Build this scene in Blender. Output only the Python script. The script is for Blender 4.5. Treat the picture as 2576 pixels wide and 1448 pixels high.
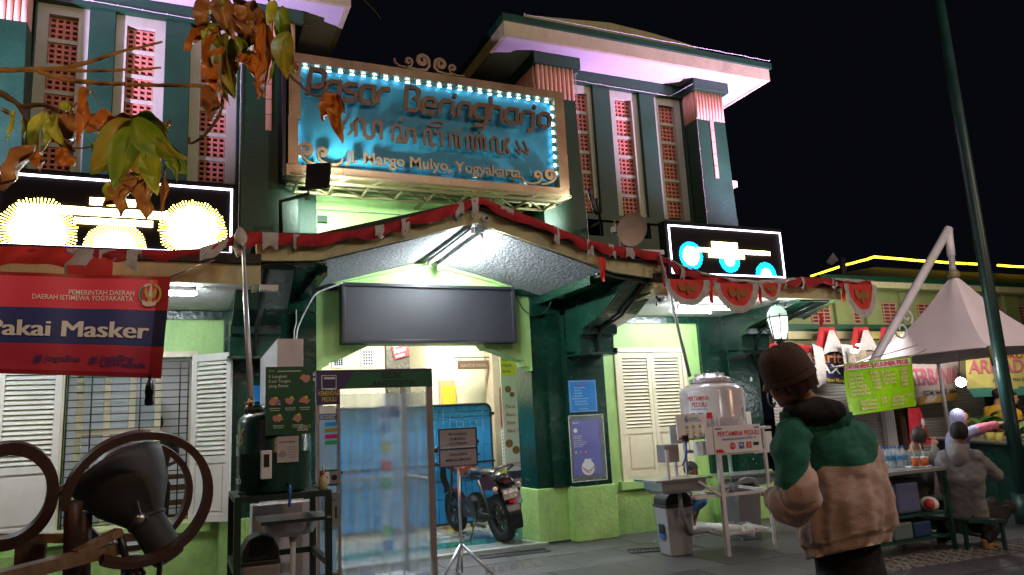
import bpy, math, random
from math import sin, cos, pi, radians
from mathutils import Vector, Matrix
random.seed(7)
S = bpy.context.scene
for o in list(bpy.data.objects): bpy.data.objects.remove(o)
COL = S.collection
# ---------------------------------------------------------------- camera
F = 1860.0
YAW, PITCH, ROLL = radians(24.07), radians(10.32), radians(-2.96)
_f = Vector((sin(YAW)*cos(PITCH), cos(YAW)*cos(PITCH), sin(PITCH)))
_r0 = Vector((cos(YAW), -sin(YAW), 0)); _u0 = _r0.cross(_f)
_r = cos(ROLL)*_r0 + sin(ROLL)*_u0; _u = -sin(ROLL)*_r0 + cos(ROLL)*_u0
CAM = Vector((0, 0, 1.5))
cd = bpy.data.cameras.new("camera"); cam = bpy.data.objects.new("camera", cd); COL.objects.link(cam)
cam.matrix_world = Matrix(((_r.x, _u.x, -_f.x, CAM.x), (_r.y, _u.y, -_f.y, CAM.y), (_r.z, _u.z, -_f.z, CAM.z), (0, 0, 0, 1)))
cd.sensor_width = 36; cd.lens = F/2576*36; cd.clip_start = 0.05; cd.clip_end = 500
S.camera = cam
# ---------------------------------------------------------------- world, exposure
W = bpy.data.worlds.new("World"); S.world = W; W.use_nodes = True
bg = W.node_tree.nodes["Background"]; bg.inputs[0].default_value = (.55, .6, 1, 1); bg.inputs[1].default_value = .0032
S.view_settings.view_transform = 'Standard'; S.view_settings.look = 'None'; S.view_settings.exposure = 0.25; S.view_settings.gamma = 1
def lamp(name, kind, loc, power, col, target=None, size=.3, sizey=None, spot=60, blend=.6):
    l = bpy.data.lights.new(name, kind); l.energy = power; l.color = col
    if kind == 'AREA':
        l.size = size
        if sizey: l.shape = 'RECTANGLE'; l.size_y = sizey
    else: l.shadow_soft_size = size
    if kind == 'SPOT': l.spot_size = radians(spot); l.spot_blend = blend
    o = bpy.data.objects.new(name, l); COL.objects.link(o); o.location = loc
    if target is not None: o.rotation_euler = (Vector(target)-Vector(loc)).to_track_quat('-Z', 'Y').to_euler()
    return o
# coloured floodlights on the canopy roofs, street lamps behind the photographer, then added fill lamps
lamp("floodlight_beam", 'SPOT', (9.2, 6.9, 3.2), 3700, (.76, .42, 1), (7.3, 8.5, 6.4), .08, spot=68, blend=.9)
lamp("floodlight_beam", 'SPOT', (-3.8, 6.9, 3.2), 3700, (.66, .44, 1), (-1.5, 8.6, 6.2), .08, spot=70, blend=.9)
lamp("street_and_fill_light", 'POINT', (1.5, -4.5, 6.5), 420, (1, .60, .32), size=.25)
lamp("street_and_fill_light", 'POINT', (12.5, -2.0, 6.5), 620, (1, .66, .42), size=.25)
lamp("street_and_fill_light", 'POINT', (-5.5, 0.5, 6.0), 160, (1, .62, .36), size=.25)
lamp("street_and_fill_light", 'SPOT', (-.5, .55, .55), 120, (1, .64, .26), (-.55, 2.6, 2.95), .15, spot=62, blend=.8)  # added low spot lighting the leaves from below, not a street lamp
lamp("street_and_fill_light", 'SPOT', (9.5, 1.0, 6.5), 1500, (1, .84, .82), (13.6, 9.5, 3.0), .25, spot=48, blend=.8)  # added spot that only brightens the tent
lamp("street_and_fill_light", 'POINT', (10.5, 1.0, 7.5), 220, (1, .80, .76), size=.25)  # added fill lamp to lift the tent fabric
lamp("street_and_fill_light", 'POINT', (4.5, -1.5, 6.8), 340, (.92, .90, .92), size=.3)  # added white front fill for the sign board and facade
# ---------------------------------------------------------------- helpers
def P(u, v, X=None, Y=None, Z=None, pl=None):
    d = _r*((u-1288)/F) - _u*((v-724)/F) + _f
    if X is not None: t = (X-CAM.x)/d.x
    elif Y is not None: t = (Y-CAM.y)/d.y
    elif Z is not None: t = (Z-CAM.z)/d.z
    else: t = (Vector(pl[0])-CAM).dot(Vector(pl[1]))/d.dot(Vector(pl[1]))
    return CAM + d*t
MATS = {}
def mat(name, col, rough=.6, metal=0, var=.12, vs=3, bump=0, bs=40, emis=None, es=0, alpha=1, trans=0, spec=.5, coat=0, sheen=0, dirt=0):
    if name in MATS: return MATS[name]
    m = bpy.data.materials.new(name); m.use_nodes = True; nt = m.node_tree; N = nt.nodes; L = nt.links
    b = N["Principled BSDF"]; c = (*col, 1)
    b.inputs["Base Color"].default_value = c; b.inputs["Roughness"].default_value = rough; b.inputs["Metallic"].default_value = metal
    b.inputs["Specular IOR Level"].default_value = spec; b.inputs["Alpha"].default_value = alpha
    b.inputs["Transmission Weight"].default_value = trans; b.inputs["Coat Weight"].default_value = coat
    if emis: b.inputs["Emission Color"].default_value = (*emis, 1); b.inputs["Emission Strength"].default_value = es
    tc = N.new("ShaderNodeTexCoord")
    if var:
        n = N.new("ShaderNodeTexNoise"); n.inputs["Scale"].default_value = vs; n.inputs["Detail"].default_value = 6; n.inputs["Roughness"].default_value = .62
        L.new(tc.outputs["Object"], n.inputs["Vector"])
        r = N.new("ShaderNodeValToRGB"); r.color_ramp.elements[0].position = .3; r.color_ramp.elements[1].position = .72
        r.color_ramp.elements[0].color = (*[x*(1-var) for x in col], 1); r.color_ramp.elements[1].color = (*[min(1, x*(1+var*.6)) for x in col], 1)
        L.new(n.outputs["Fac"], r.inputs["Fac"]); src = r.outputs["Color"]
        if dirt:
            n2 = N.new("ShaderNodeTexNoise"); n2.inputs["Scale"].default_value = 2.2; n2.inputs["Detail"].default_value = 9; n2.inputs["Roughness"].default_value = .7
            mp = N.new("ShaderNodeMapping"); mp.inputs["Scale"].default_value = (2.5, 2.5, .7); L.new(tc.outputs["Object"], mp.inputs[0]); L.new(mp.outputs[0], n2.inputs["Vector"])
            r2 = N.new("ShaderNodeValToRGB"); r2.color_ramp.elements[0].position = .5; r2.color_ramp.elements[1].position = .74
            r2.color_ramp.elements[0].color = (0, 0, 0, 1); r2.color_ramp.elements[1].color = (dirt, dirt, dirt, 1)
            L.new(n2.outputs["Fac"], r2.inputs["Fac"])
            mx = N.new("ShaderNodeMixRGB"); mx.inputs[2].default_value = (*[x*.35+.01 for x in col], 1)
            L.new(r2.outputs["Color"], mx.inputs[0]); L.new(src, mx.inputs[1]); src = mx.outputs[0]
        L.new(src, b.inputs["Base Color"])
        rr = N.new("ShaderNodeMapRange"); rr.inputs[3].default_value = max(.02, rough-.1); rr.inputs[4].default_value = min(1, rough+.12)
        L.new(n.outputs["Fac"], rr.inputs[0]); L.new(rr.outputs[0], b.inputs["Roughness"])
    if bump:
        n3 = N.new("ShaderNodeTexNoise"); n3.inputs["Scale"].default_value = bs; n3.inputs["Detail"].default_value = 5
        L.new(tc.outputs["Object"], n3.inputs["Vector"])
        bp = N.new("ShaderNodeBump"); bp.inputs["Strength"].default_value = bump; bp.inputs["Distance"].default_value = .02
        L.new(n3.outputs["Fac"], bp.inputs["Height"]); L.new(bp.outputs["Normal"], b.inputs["Normal"])
    MATS[name] = m; return m
OFF = {}
def setp(o, label=None, cat=None, group=None, kind=None):
    if label: o['label'] = label
    if cat: o['category'] = cat
    if group: o['group'] = group
    if kind: o['kind'] = kind
    return o
def thing(name, label, cat, loc=(0, 0, 0), rz=0, group=None, local=False):
    o = bpy.data.objects.new(name, None); COL.objects.link(o); o.empty_display_size = .1
    o.location = loc; o.rotation_euler = (0, 0, rz); setp(o, label, cat, group)
    OFF[o] = Vector((0, 0, 0)) if (local or rz) else Vector(loc)
    return o
class MB:
    def __init__(s): s.v = []; s.f = []; s.sm = []
    def add(s, vs, fs, smooth=False):
        k = len(s.v); s.v += [Vector(v) for v in vs]; s.f += [[i+k for i in f] for f in fs]; s.sm += [smooth]*len(fs); return s
    def box(s, x0, x1, y0, y1, z0, z1):
        return s.add([(x0, y0, z0), (x1, y0, z0), (x1, y1, z0), (x0, y1, z0), (x0, y0, z1), (x1, y0, z1), (x1, y1, z1), (x0, y1, z1)],
                     [(0, 3, 2, 1), (4, 5, 6, 7), (0, 1, 5, 4), (1, 2, 6, 5), (2, 3, 7, 6), (3, 0, 4, 7)])
    def prism(s, poly, vec):
        n = len(poly); vec = Vector(vec); a = [Vector(p) for p in poly]
        return s.add(a+[p+vec for p in a], [list(range(n))[::-1], list(range(n, 2*n))]+[(i, (i+1) % n, n+(i+1) % n, n+i) for i in range(n)])
    def poly(s, pts): return s.add(pts, [list(range(len(pts)))])
    def bar(s, p, q, w, h=None, up=(0, 0, 1)):
        h = h or w; p = Vector(p); q = Vector(q); d = (q-p).normalized(); u = Vector(up)
        if abs(d.dot(u)) > .98: u = Vector((0, 1, 0))
        a = d.cross(u).normalized()*(w/2); b = a.cross(d).normalized()*(h/2)
        return s.add([p-a-b, p+a-b, p+a+b, p-a+b, q-a-b, q+a-b, q+a+b, q-a+b],
                     [(0, 1, 2, 3), (7, 6, 5, 4), (0, 4, 5, 1), (1, 5, 6, 2), (2, 6, 7, 3), (3, 7, 4, 0)])
    def tube(s, pts, r, n=8, cap=True, flat=1, up=None):
        pts = [Vector(p) for p in pts]; R = r if isinstance(r, (list, tuple)) else [r]*len(pts); k = len(s.v); prev = None
        for i, p in enumerate(pts):
            d = (pts[min(i+1, len(pts)-1)]-pts[max(i-1, 0)]).normalized()
            u = Vector(up) if up else (prev if prev else (Vector((0, 0, 1)) if abs(d.z) < .9 else Vector((1, 0, 0))))
            a = d.cross(u).normalized(); b = a.cross(d).normalized(); prev = b
            for j in range(n): t = 2*pi*j/n; s.v.append(p+a*cos(t)*R[i]+b*sin(t)*R[i]*flat)
        for i in range(len(pts)-1):
            for j in range(n): s.f.append([k+i*n+j, k+i*n+(j+1) % n, k+(i+1)*n+(j+1) % n, k+(i+1)*n+j]); s.sm.append(True)
        if cap:
            s.f.append([k+j for j in range(n)][::-1]); s.f.append([k+(len(pts)-1)*n+j for j in range(n)]); s.sm += [False]*2
        return s
    def lathe(s, prof, n=20, loc=(0, 0, 0), M=None, a0=0, a1=2*pi, smooth=True):
        loc = Vector(loc); k = len(s.v); full = abs(a1-a0-2*pi) < 1e-6; m = n if full else n+1
        for (r, z) in prof:
            for j in range(m):
                t = a0+(a1-a0)*j/n; p = Vector((r*cos(t), r*sin(t), z)); s.v.append((M@p if M else p)+loc)
        for i in range(len(prof)-1):
            for j in range(n):
                q = (j+1) % m; s.f.append([k+i*m+j, k+i*m+q, k+(i+1)*m+q, k+(i+1)*m+j]); s.sm.append(smooth)
        return s
    def grid(s, nu, nv, fn, wrap=False, smooth=True):
        k = len(s.v)
        for i in range(nu+1):
            for j in range(nv+1): s.v.append(Vector(fn(i/nu, j/nv)))
        for i in range(nu):
            for j in range(nv): s.f.append([k+i*(nv+1)+j, k+(i+1)*(nv+1)+j, k+(i+1)*(nv+1)+j+1, k+i*(nv+1)+j+1]); s.sm.append(smooth)
        return s
    def ball(s, c, r, nu=12, nv=8, M=None):
        c = Vector(c); r = r if isinstance(r, (list, tuple)) else (r, r, r)
        def fn(a, b):
            p = Vector((r[0]*sin(pi*b)*cos(2*pi*a), r[1]*sin(pi*b)*sin(2*pi*a), r[2]*cos(pi*b)))
            return c+(M@p if M else p)
        return s.grid(nu, nv, fn)
    def xf(s, M): s.v = [M@v for v in s.v]; return s
    def build(s, name, m, parent=None, kind=None, label=None, cat=None, group=None, mods=None, bevel=0):
        off = OFF.get(parent, Vector((0, 0, 0)))
        me = bpy.data.meshes.new(name); me.from_pydata([v-off for v in s.v], [], s.f)
        me.polygons.foreach_set("use_smooth", s.sm); me.materials.append(m); me.update()
        if not me.vertices: print("EMPTY", name)
        o = bpy.data.objects.new(name, me); COL.objects.link(o); o.parent = parent; OFF[o] = off
        setp(o, label, cat, group, kind)
        if bevel:
            bv = o.modifiers.new("bevel", 'BEVEL'); bv.width = bevel; bv.segments = 2; bv.limit_method = 'ANGLE'
        return o
def B(*a): return MB().box(*a)
def dup(root, loc=None, rz=None, label=None, group=None, parent=None):
    r = root.copy(); COL.objects.link(r); OFF[r] = OFF.get(root, Vector())
    if loc is not None: r.location = loc
    if rz is not None: r.rotation_euler = (0, 0, rz)
    if label: r['label'] = label
    if group: r['group'] = group
    if parent: r.parent = parent
    for ch in list(root.children):
        c = ch.copy(); COL.objects.link(c); c.parent = r
        for g in list(ch.children):
            d = g.copy(); COL.objects.link(d); d.parent = c
    return r
class Fr:
    """flat frame: origin, unit x, unit y; normal points to the viewer"""
    def __init__(s, o, ex, ey): s.o = Vector(o); s.x = Vector(ex).normalized(); s.y = Vector(ey).normalized(); s.n = s.x.cross(s.y)
    def p(s, a, b, c=0): return s.o+s.x*a+s.y*b+s.n*c
    def rect(s, x0, y0, x1, y1, c, name, m, parent, d=0):
        b = MB()
        if d: b.prism([s.p(x0, y0, c), s.p(x1, y0, c), s.p(x1, y1, c), s.p(x0, y1, c)], -s.n*d)
        else: b.poly([s.p(x0, y0, c), s.p(x1, y0, c), s.p(x1, y1, c), s.p(x0, y1, c)])
        return b.build(name, m, parent)
    def pol(s, pts, c, name, m, parent, d=0):
        b = MB(); q = [s.p(a, b_, c) for a, b_ in pts]
        if d: b.prism(q, -s.n*d)
        else: b.poly(q)
        return b.build(name, m, parent)
    def disc(s, cx, cy, r, c, name, m, parent, n=16, r0=0):
        b = MB()
        if r0: b.grid(n, 1, lambda a, t: s.p(cx+(r0+(r-r0)*t)*cos(2*pi*a), cy+(r0+(r-r0)*t)*sin(2*pi*a), c), smooth=False)
        else: b.poly([s.p(cx+r*cos(2*pi*i/n), cy+r*sin(2*pi*i/n), c) for i in range(n)])
        return b.build(name, m, parent)
XZ = lambda x, y, z: Fr((x, y, z), (1, 0, 0), (0, 0, 1))
def textmesh(sv, depth=0, bold=0, shear=0, spacing=1):
    cu = bpy.data.curves.new("t", 'FONT'); cu.body = sv; cu.size = 1; cu.offset = bold; cu.shear = shear; cu.resolution_u = 3; cu.space_character = spacing
    cu.extrude = depth; t = bpy.data.objects.new("t", cu); COL.objects.link(t)
    dg = bpy.context.evaluated_depsgraph_get(); me = t.evaluated_get(dg).to_mesh()
    vs = [Vector(v.co) for v in me.vertices]; fs = [list(p.vertices) for p in me.polygons]
    bpy.data.objects.remove(t); bpy.data.curves.remove(cu)
    return vs, fs
def text(sv, fr, x, y, h, m, parent, w=None, c=.004, bold=.01, shear=0, depth=0, align='L', name="lettering", spacing=1, wrapf=None):
    vs, fs = textmesh(sv, 0, bold, shear, spacing)
    if not vs: return None
    k = h/.69
    xs = [v.x for v in vs]; x0, x1 = min(xs), max(xs); kx = (w/(x1-x0)) if w else k; ox = -x0*kx
    if align == 'C': ox -= (x1-x0)*kx/2
    if align == 'R': ox -= (x1-x0)*kx
    b = MB(); T = lambda v, cc: (wrapf(x+ox+v.x*kx, y+v.y*k, cc) if wrapf else fr.p(x+ox+v.x*kx, y+v.y*k, cc))
    b.add([T(v, c) for v in vs], fs)
    if depth:
        # side walls from boundary edges
        cnt = {}
        for f in fs:
            for i in range(len(f)): e = (f[i], f[(i+1) % len(f)]); cnt[e] = 1
        n = len(vs); b.v += [T(v, c-depth) for v in vs]
        for (a, d) in cnt:
            if (d, a) not in cnt: b.f.append([d, a, a+n, d+n]); b.sm.append(False)
    return b.build(name, m, parent)
def ribbon(pts, w, depth, fr, c, taper=None):
    """mitred flat stroke through 2D points, extruded behind its front face"""
    pts = [Vector((p[0], p[1])) for p in pts]; n = len(pts); L = []; R = []
    for i, p in enumerate(pts):
        a = (p-pts[i-1]).normalized() if i else None; b = (pts[i+1]-p).normalized() if i < n-1 else None
        t = (a+b).normalized() if (a and b and (a+b).length > .2) else (b or a)
        nn = Vector((-t.y, t.x)); k = 1/max(.6, nn.dot(Vector((-a.y, a.x)))) if a else 1
        ww = (w[i] if isinstance(w, (list, tuple)) else w)/2*k
        L.append(p+nn*ww); R.append(p-nn*ww)
    b = MB(); N = n
    fv = [fr.p(p.x, p.y, c) for p in L+R]; bv = [fr.p(p.x, p.y, c-depth) for p in L+R]; b.v = fv+bv
    for i in range(n-1):
        b.f += [[i, N+i, N+i+1, i+1], [2*N+i, 2*N+i+1, 3*N+i+1, 3*N+i], [i, i+1, 2*N+i+1, 2*N+i], [N+i, 3*N+i, 3*N+i+1, N+i+1]]
    b.f += [[0, 2*N, 3*N, N], [N-1, 2*N-1, 4*N-1, 3*N-1]]; b.sm = [False]*len(b.f)
    return b
def merge(*bs):
    m = MB()
    for b in bs: m.add(b.v, b.f); m.sm[-len(b.f):] = b.sm
    return m
def arc(cx, cy, rx, ry, a0, a1, n=8): return [(cx+rx*cos(radians(a0+(a1-a0)*i/n)), cy+ry*sin(radians(a0+(a1-a0)*i/n))) for i in range(n+1)]
# ---------------------------------------------------------------- materials
M_lg = mat("light green paint", (.40, .66, .22), .5, var=.14, vs=1.5, bump=.12, bs=30, dirt=.42)
M_lgd = mat("worn light green plinth paint", (.36, .58, .17), .6, var=.2, vs=4, bump=.5, bs=22, dirt=.6)
M_dg = mat("dark green gloss paint", (.003, .034, .020), .24, var=.45, vs=2.2, bump=.3, bs=14, spec=.6, dirt=.5)
M_dgm = mat("dark green wall paint", (.003, .050, .018), .5, var=.35, vs=2.5, bump=.15, bs=25, dirt=.3)
M_cream = mat("cream fascia paint", (.47, .45, .24), .6, var=.15, vs=3, bump=.15, bs=30, dirt=.4)
M_soff = mat("white soffit paint", (.55, .55, .53), .7, var=.06, vs=2, bump=.1, dirt=.12)
M_frame = mat("pale green window surround", (.42, .47, .31), .6, var=.12, dirt=.3)
M_terra = mat("terracotta vent block", (.52, .20, .12), .7, var=.2, vs=9)
M_flute = mat("peach plaster flute", (.66, .38, .22), .6, var=.15, vs=6)
M_bronze = mat("bronze sheet", (.38, .25, .15), .38, metal=.75, var=.3, vs=3, bump=.1)
M_bronzel = mat("bronze letter", (.17, .10, .065), .4, metal=.55, var=.3, vs=12)
M_blue = mat("sea blue signboard", (.028, .27, .44), .5, var=.06, vs=3)
M_black = mat("black plastic", (.012, .012, .013), .35, var=.2)
M_roof = mat("dark roof tile", (.03, .026, .022), .8, var=.3, vs=9, bump=.6, bs=25)
M_stucco = None
M_white = mat("white plastic", (.75, .75, .76), .4, var=.05)
M_wmet = mat("white painted steel", (.62, .60, .62), .4, var=.12, vs=8, dirt=.3)
M_steel = mat("brushed steel", (.55, .55, .56), .3, metal=.9, var=.15, vs=10)
M_wire = mat("pale cable", (.55, .55, .5), .5)
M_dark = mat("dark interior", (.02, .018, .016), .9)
M_intc = mat("cream interior paint", (.80, .70, .46), .6, var=.06)
M_shut = mat("cream shutter paint", (.78, .72, .52), .5, var=.08, vs=4, dirt=.2)
M_shutw = mat("white shutter paint", (.72, .72, .66), .5, var=.08, vs=4, dirt=.2)
M_red = mat("red cloth", (.62, .025, .03), .7, var=.2, vs=6)
M_wcl = mat("white cloth", (.72, .70, .66), .75, var=.12, vs=6)
def emit(name, col, st):
    m = bpy.data.materials.new(name); m.use_nodes = True; N = m.node_tree.nodes; b = N["Principled BSDF"]
    b.inputs["Base Color"].default_value = (*[min(1, c*.8) for c in col], 1); b.inputs["Emission Color"].default_value = (*col, 1); b.inputs["Emission Strength"].default_value = st
    return m
M_tube = emit("fluorescent tube glow", (.86, .95, 1), 340)
M_tube2 = emit("white led tube glow", (.88, .94, 1), 140)
M_led = emit("sign led glow", (.45, .85, 1), 30)
M_strip = emit("white led strip glow", (.80, .72, 1), 7)
M_yel = emit("yellow rope light glow", (1, .72, .03), 4.5)
# ================================================================ GROUND
XC = 2.72
M_pave = mat("dark stone paving", (.085, .083, .088), .40, var=.45, vs=.9, bump=.3, bs=60, dirt=.7)
M_joint = mat("paving joint", (.03, .03, .03), .9)
gr = MB().grid(1, 1, lambda a, b: (-60+150*a, -60+150*b, -.012), smooth=False).build("ground", M_joint, kind='structure')
# paving slabs: one shared mesh, placed one by one
slab = MB().box(-.395, .395, -.395, .395, -.04, 0).build("slab", M_pave, gr)
first = True
for j in range(16):
    for i in range(17):
        x = -2.2+i*.8+(.4 if j % 2 else 0); y = 1.4+j*.8-.35
        if y > 8.4 and x < 8.0: continue
        if y > 9.5: continue
        if first: o = slab; first = False
        else: o = slab.copy(); COL.objects.link(o); o.parent = gr
        o.location = (x, y, random.uniform(-.002, .001)); o.rotation_euler = (random.uniform(-.0015, .0015), random.uniform(-.0015, .0015), 0)
MB().box(-60, 90, 9.2, 40, -.02, -.003).build("far_paving", M_pave, kind='structure')
MB().box(8.3, 90, -20, 9.2, -.02, -.006).build("side_paving", M_pave, kind='structure')
MB().box(-60, 11.4, -20, 1.0, -.02, -.006).build("road", M_pave, kind='structure')
# entrance floor
M_tile = mat("pale floor tile", (.26, .28, .26), .12, var=.08, vs=3)
M_tileg = mat("green floor tile", (.03, .14, .10), .15, var=.15)
ef = MB().box(.96, 4.9, 8.62, 12.2, -.01, .02).build("entrance_floor", M_joint, kind='structure')
t0 = MB().box(-.193, .193, -.193, .193, -.01, .008).build("tile", M_tile, ef); tg = MB().box(-.193, .193, -.193, .193, -.01, .008).build("tile", M_tileg, ef)
ft = {0: True, 1: True}
for j in range(9):
    for i in range(10):
        g = 1 if (j == 1 or i == 8) else 0; src = tg if g else t0
        if ft[g]: o = src; ft[g] = False
        else: o = src.copy(); COL.objects.link(o); o.parent = ef
        o.location = (1.16+i*.4, 8.83+j*.4, .02)
MB().box(.96, 4.12, 8.52, 8.62, 0, .035).build("threshold_kerb", mat("worn threshold", (.3, .32, .27), .5, dirt=.5), kind='structure')
# tactile studs bottom right and by the tripod
M_stud = mat("polished stud", (.62, .62, .64), .22, metal=.8, var=.1)
tp = thing("tactile_paving", "rows of short shiny metal tactile bars set in the paving at the right", "tactile paving", (5.6, 4.2, 0))
b0 = P(2110, 1440, Z=0); b1 = P(2576, 1372, Z=0); dirv = (b1-b0).normalized(); nrm = Vector((-dirv.y, dirv.x, 0))
k = 0; stud = None
for r in range(-4, 5):
    for c in range(0, 24):
        p = b0+dirv*(c*.15+(r % 2)*.02)+nrm*(r*.052)
        if stud is None:
            stud = MB().box(-.055, .055, -.009, .009, 0, .007).build("stud_bar", M_stud, None); stud.parent = tp; o = stud
        else: o = stud.copy(); COL.objects.link(o); o.parent = tp
        o.location = Vector((p.x, p.y, .001))-Vector((5.6, 4.2, 0)); o.rotation_euler = (0, 0, math.atan2(dirv.y, dirv.x))
tp2 = thing("tactile_paving", "small patch of shiny metal tactile bars on the ground by the tripod sign", "tactile paving", (3.0, 7.5, 0))
for r in range(5):
    for c in range(5):
        o = stud.copy(); COL.objects.link(o); o.parent = tp2; o.location = (-.1+c*.14+.02*r, -.1+r*.055, .001); o.rotation_euler = (0, 0, .25)
M_grate = mat("black drain grate", (.02, .02, .022), .5)
def grate(u0, v0, u1, v1, label, wd=.22):
    a = P(u0, v0, Z=.003); b = P(u1, v1, Z=.003); d = (b-a); n = Vector((-d.y, d.x, 0)).normalized()*wd
    t = thing("drain_grate", label, "drain grate", (a.x, a.y, 0))
    m = MB(); q = d.normalized()
    for e, f_ in ((a, b), (a+n, b+n)): m.bar(e, f_, .025, .012)
    m.build("frame", M_grate, t)
    sb = MB()
    N = int(d.length/.045)
    for i in range(N+1): p = a+d*i/N; sb.bar(p, p+n, .014, .01)
    sb.build("grate_bars", M_grate, t, kind='stuff')
grate(1590, 1392, 1720, 1383, "black drain grate in the paving in front of the left grey bin")
grate(1200, 1408, 1385, 1388, "black slotted mat grate at the edge of the entrance floor")
# ================================================================ BUILDING ground floor
bld = thing("market_building", "green two storey market building with twin towers, gabled canopy and entrance passage", "building", (2.72, 9, 0))
def part(name, m, mb, parent=bld, **k): return mb.build(name, m, parent, **k)
YW, YP = 8.62, 8.5
# wall bays (right and left) with window openings
def bay(x0, x1, o0, o1, z0, z1, hole=True):
    m = MB()
    m.box(x0, x1, YW, YW+.22, 0, z0); m.box(x0, x1, YW, YW+.22, z1, 2.85)
    m.box(x0, o0, YW, YW+.22, z0, z1); m.box(o1, x1, YW, YW+.22, z0, z1)
    part("wall", M_lg, m)
    part("wall_plinth", M_lgd, MB().box(x0, x1, YW-.03, YW-.002, 0, .50))
bay(5.05, 6.75, 5.36, 6.40, .70, 2.36)
bay(-2.6, .368, -1.10, .06, .70, 2.36)
part("sill", M_lg, MB().box(5.24, 6.60, YW-.08, YW-.001, .56, .66)); part("sill", M_lg, MB().box(-1.3, .27, YW-.08, YW-.001, .56, .66))
def pillar(xa, xb, left_step=None, side=0):
    m = MB().box(xa, xb, YP, YW+.02, .66, 2.85)
    part("pillar", M_dg, m, bevel=.006)
    part("pillar_base", M_lgd, MB().box(xa-.02, xb+.03, YP-.035, YW+.02, 0, .66), bevel=.012)
pillar(4.50, 5.07); pillar(.37, .94)
# jamb piers of the entrance
for xa, xb in ((4.08, 4.497), (.943, 1.36)):
    part("jamb_pier", M_dg, MB().box(xa, xb, 8.66, 9.15, .66, 2.85)); part("pier_base", M_lgd, MB().box(xa-.02, xb, 8.63, 9.17, 0, .66), bevel=.012)
    part("pier_ridge", M_dg, MB().box(xa+.2, xb, 8.60, 8.657, .66, 2.85))
# third pillar and the building's right flank
part("pillar", M_dg, MB().box(6.72, 7.10, 8.56, 8.84, .66, 2.85)); part("pillar", M_dg, MB().box(7.103, 7.64, 8.46, 8.84, .66, 2.85), bevel=.006)
part("pillar_base", M_lgd, MB().box(6.70, 7.67, 8.43, 8.84, 0, .66), bevel=.012)
part("side_wall", M_dg, MB().box(7.30, 7.60, 8.845, 9.6, 0, 4.2))
part("wall_head", M_dg, MB().box(5.05, 6.75, YW-.05, YW-.002, 2.76, 2.85)); part("wall_head", M_dg, MB().box(-2.6, .36, YW-.05, YW-.002, 2.76, 2.85))
part("pillar", M_dg, MB().box(-3.0, -2.0, 8.5, 8.84, 0, 2.85))
# light green gable wall above the entrance with haunches
g = [(1.36, 2.16), (1.41, 2.16), (1.43, 2.23), (1.50, 2.25), (1.52, 2.30), (1.62, 2.31), (2.0, 2.49), (3.40, 2.49), (3.46, 2.42), (3.52, 2.42), (3.88, 2.29), (3.97, 2.27), (3.98, 2.20), (4.04, 2.19), (4.05, 2.14), (4.078, 2.14),
     (4.078, 3.20), (XC, 3.58), (1.36, 3.20)]
part("gable_wall", M_lg, MB().prism([(x, YW, z) for x, z in g], (0, .24, 0)))
# cornice strips under the gable soffit
part("gable_trim", M_lg, MB().prism([(1.56, YW-.05, 3.20), (XC, YW-.05, 3.465), (XC, YW-.05, 3.50), (1.56, YW-.05, 3.24)], (0, .045, 0)))
part("gable_trim", M_lg, MB().prism([(3.90, YW-.05, 3.20), (3.90, YW-.05, 3.24), (XC, YW-.05, 3.50), (XC, YW-.05, 3.465)], (0, .045, 0)))
part("trim_block", M_dg, MB().box(1.36, 1.60, YW-.07, YW-.005, 3.11, 3.19)); part("trim_block", M_dg, MB().box(3.86, 4.30, YW-.07, YW-.005, 3.11, 3.19))
part("trim_block", M_dg, MB().box(.9, 1.357, YW-.04, YW+.2, 2.86, 3.3)); part("trim_block", M_dg, MB().box(4.082, 4.5, YW-.04, YW+.2, 2.86, 3.3))
# upper wall behind canopies (dark green)
part("upper_wall", M_dgm, MB().box(-2.6, 1.40, 8.86, 9.1, 2.86, 4.31)); part("upper_wall", M_dgm, MB().box(4.06, 7.5, 8.86, 9.1, 2.86, 4.31))
# centre wall behind the sign: pale green with mouldings, green side strips
part("centre_wall", M_lg, MB().box(1.42, 3.98, 9.0, 9.2, 3.0, 5.6))
part("centre_strip", M_dgm, MB().box(1.12, 1.417, 8.94, 9.2, 3.0, 5.6)); part("centre_strip", M_dgm, MB().box(3.983, 4.33, 8.94, 9.2, 3.0, 5.6))
part("centre_strip", M_dgm, MB().box(4.15, 4.33, 8.90, 8.937, 3.0, 5.6))
part("moulding", M_lg, MB().box(1.42, 3.98, 8.965, 8.998, 4.20, 4.235)); part("moulding", M_lg, MB().box(1.42, 3.98, 8.98, 8.998, 4.235, 4.9))
part("step_block", M_dgm, MB().box(1.43, 1.55, 8.94, 8.998, 4.04, 4.12))
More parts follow.
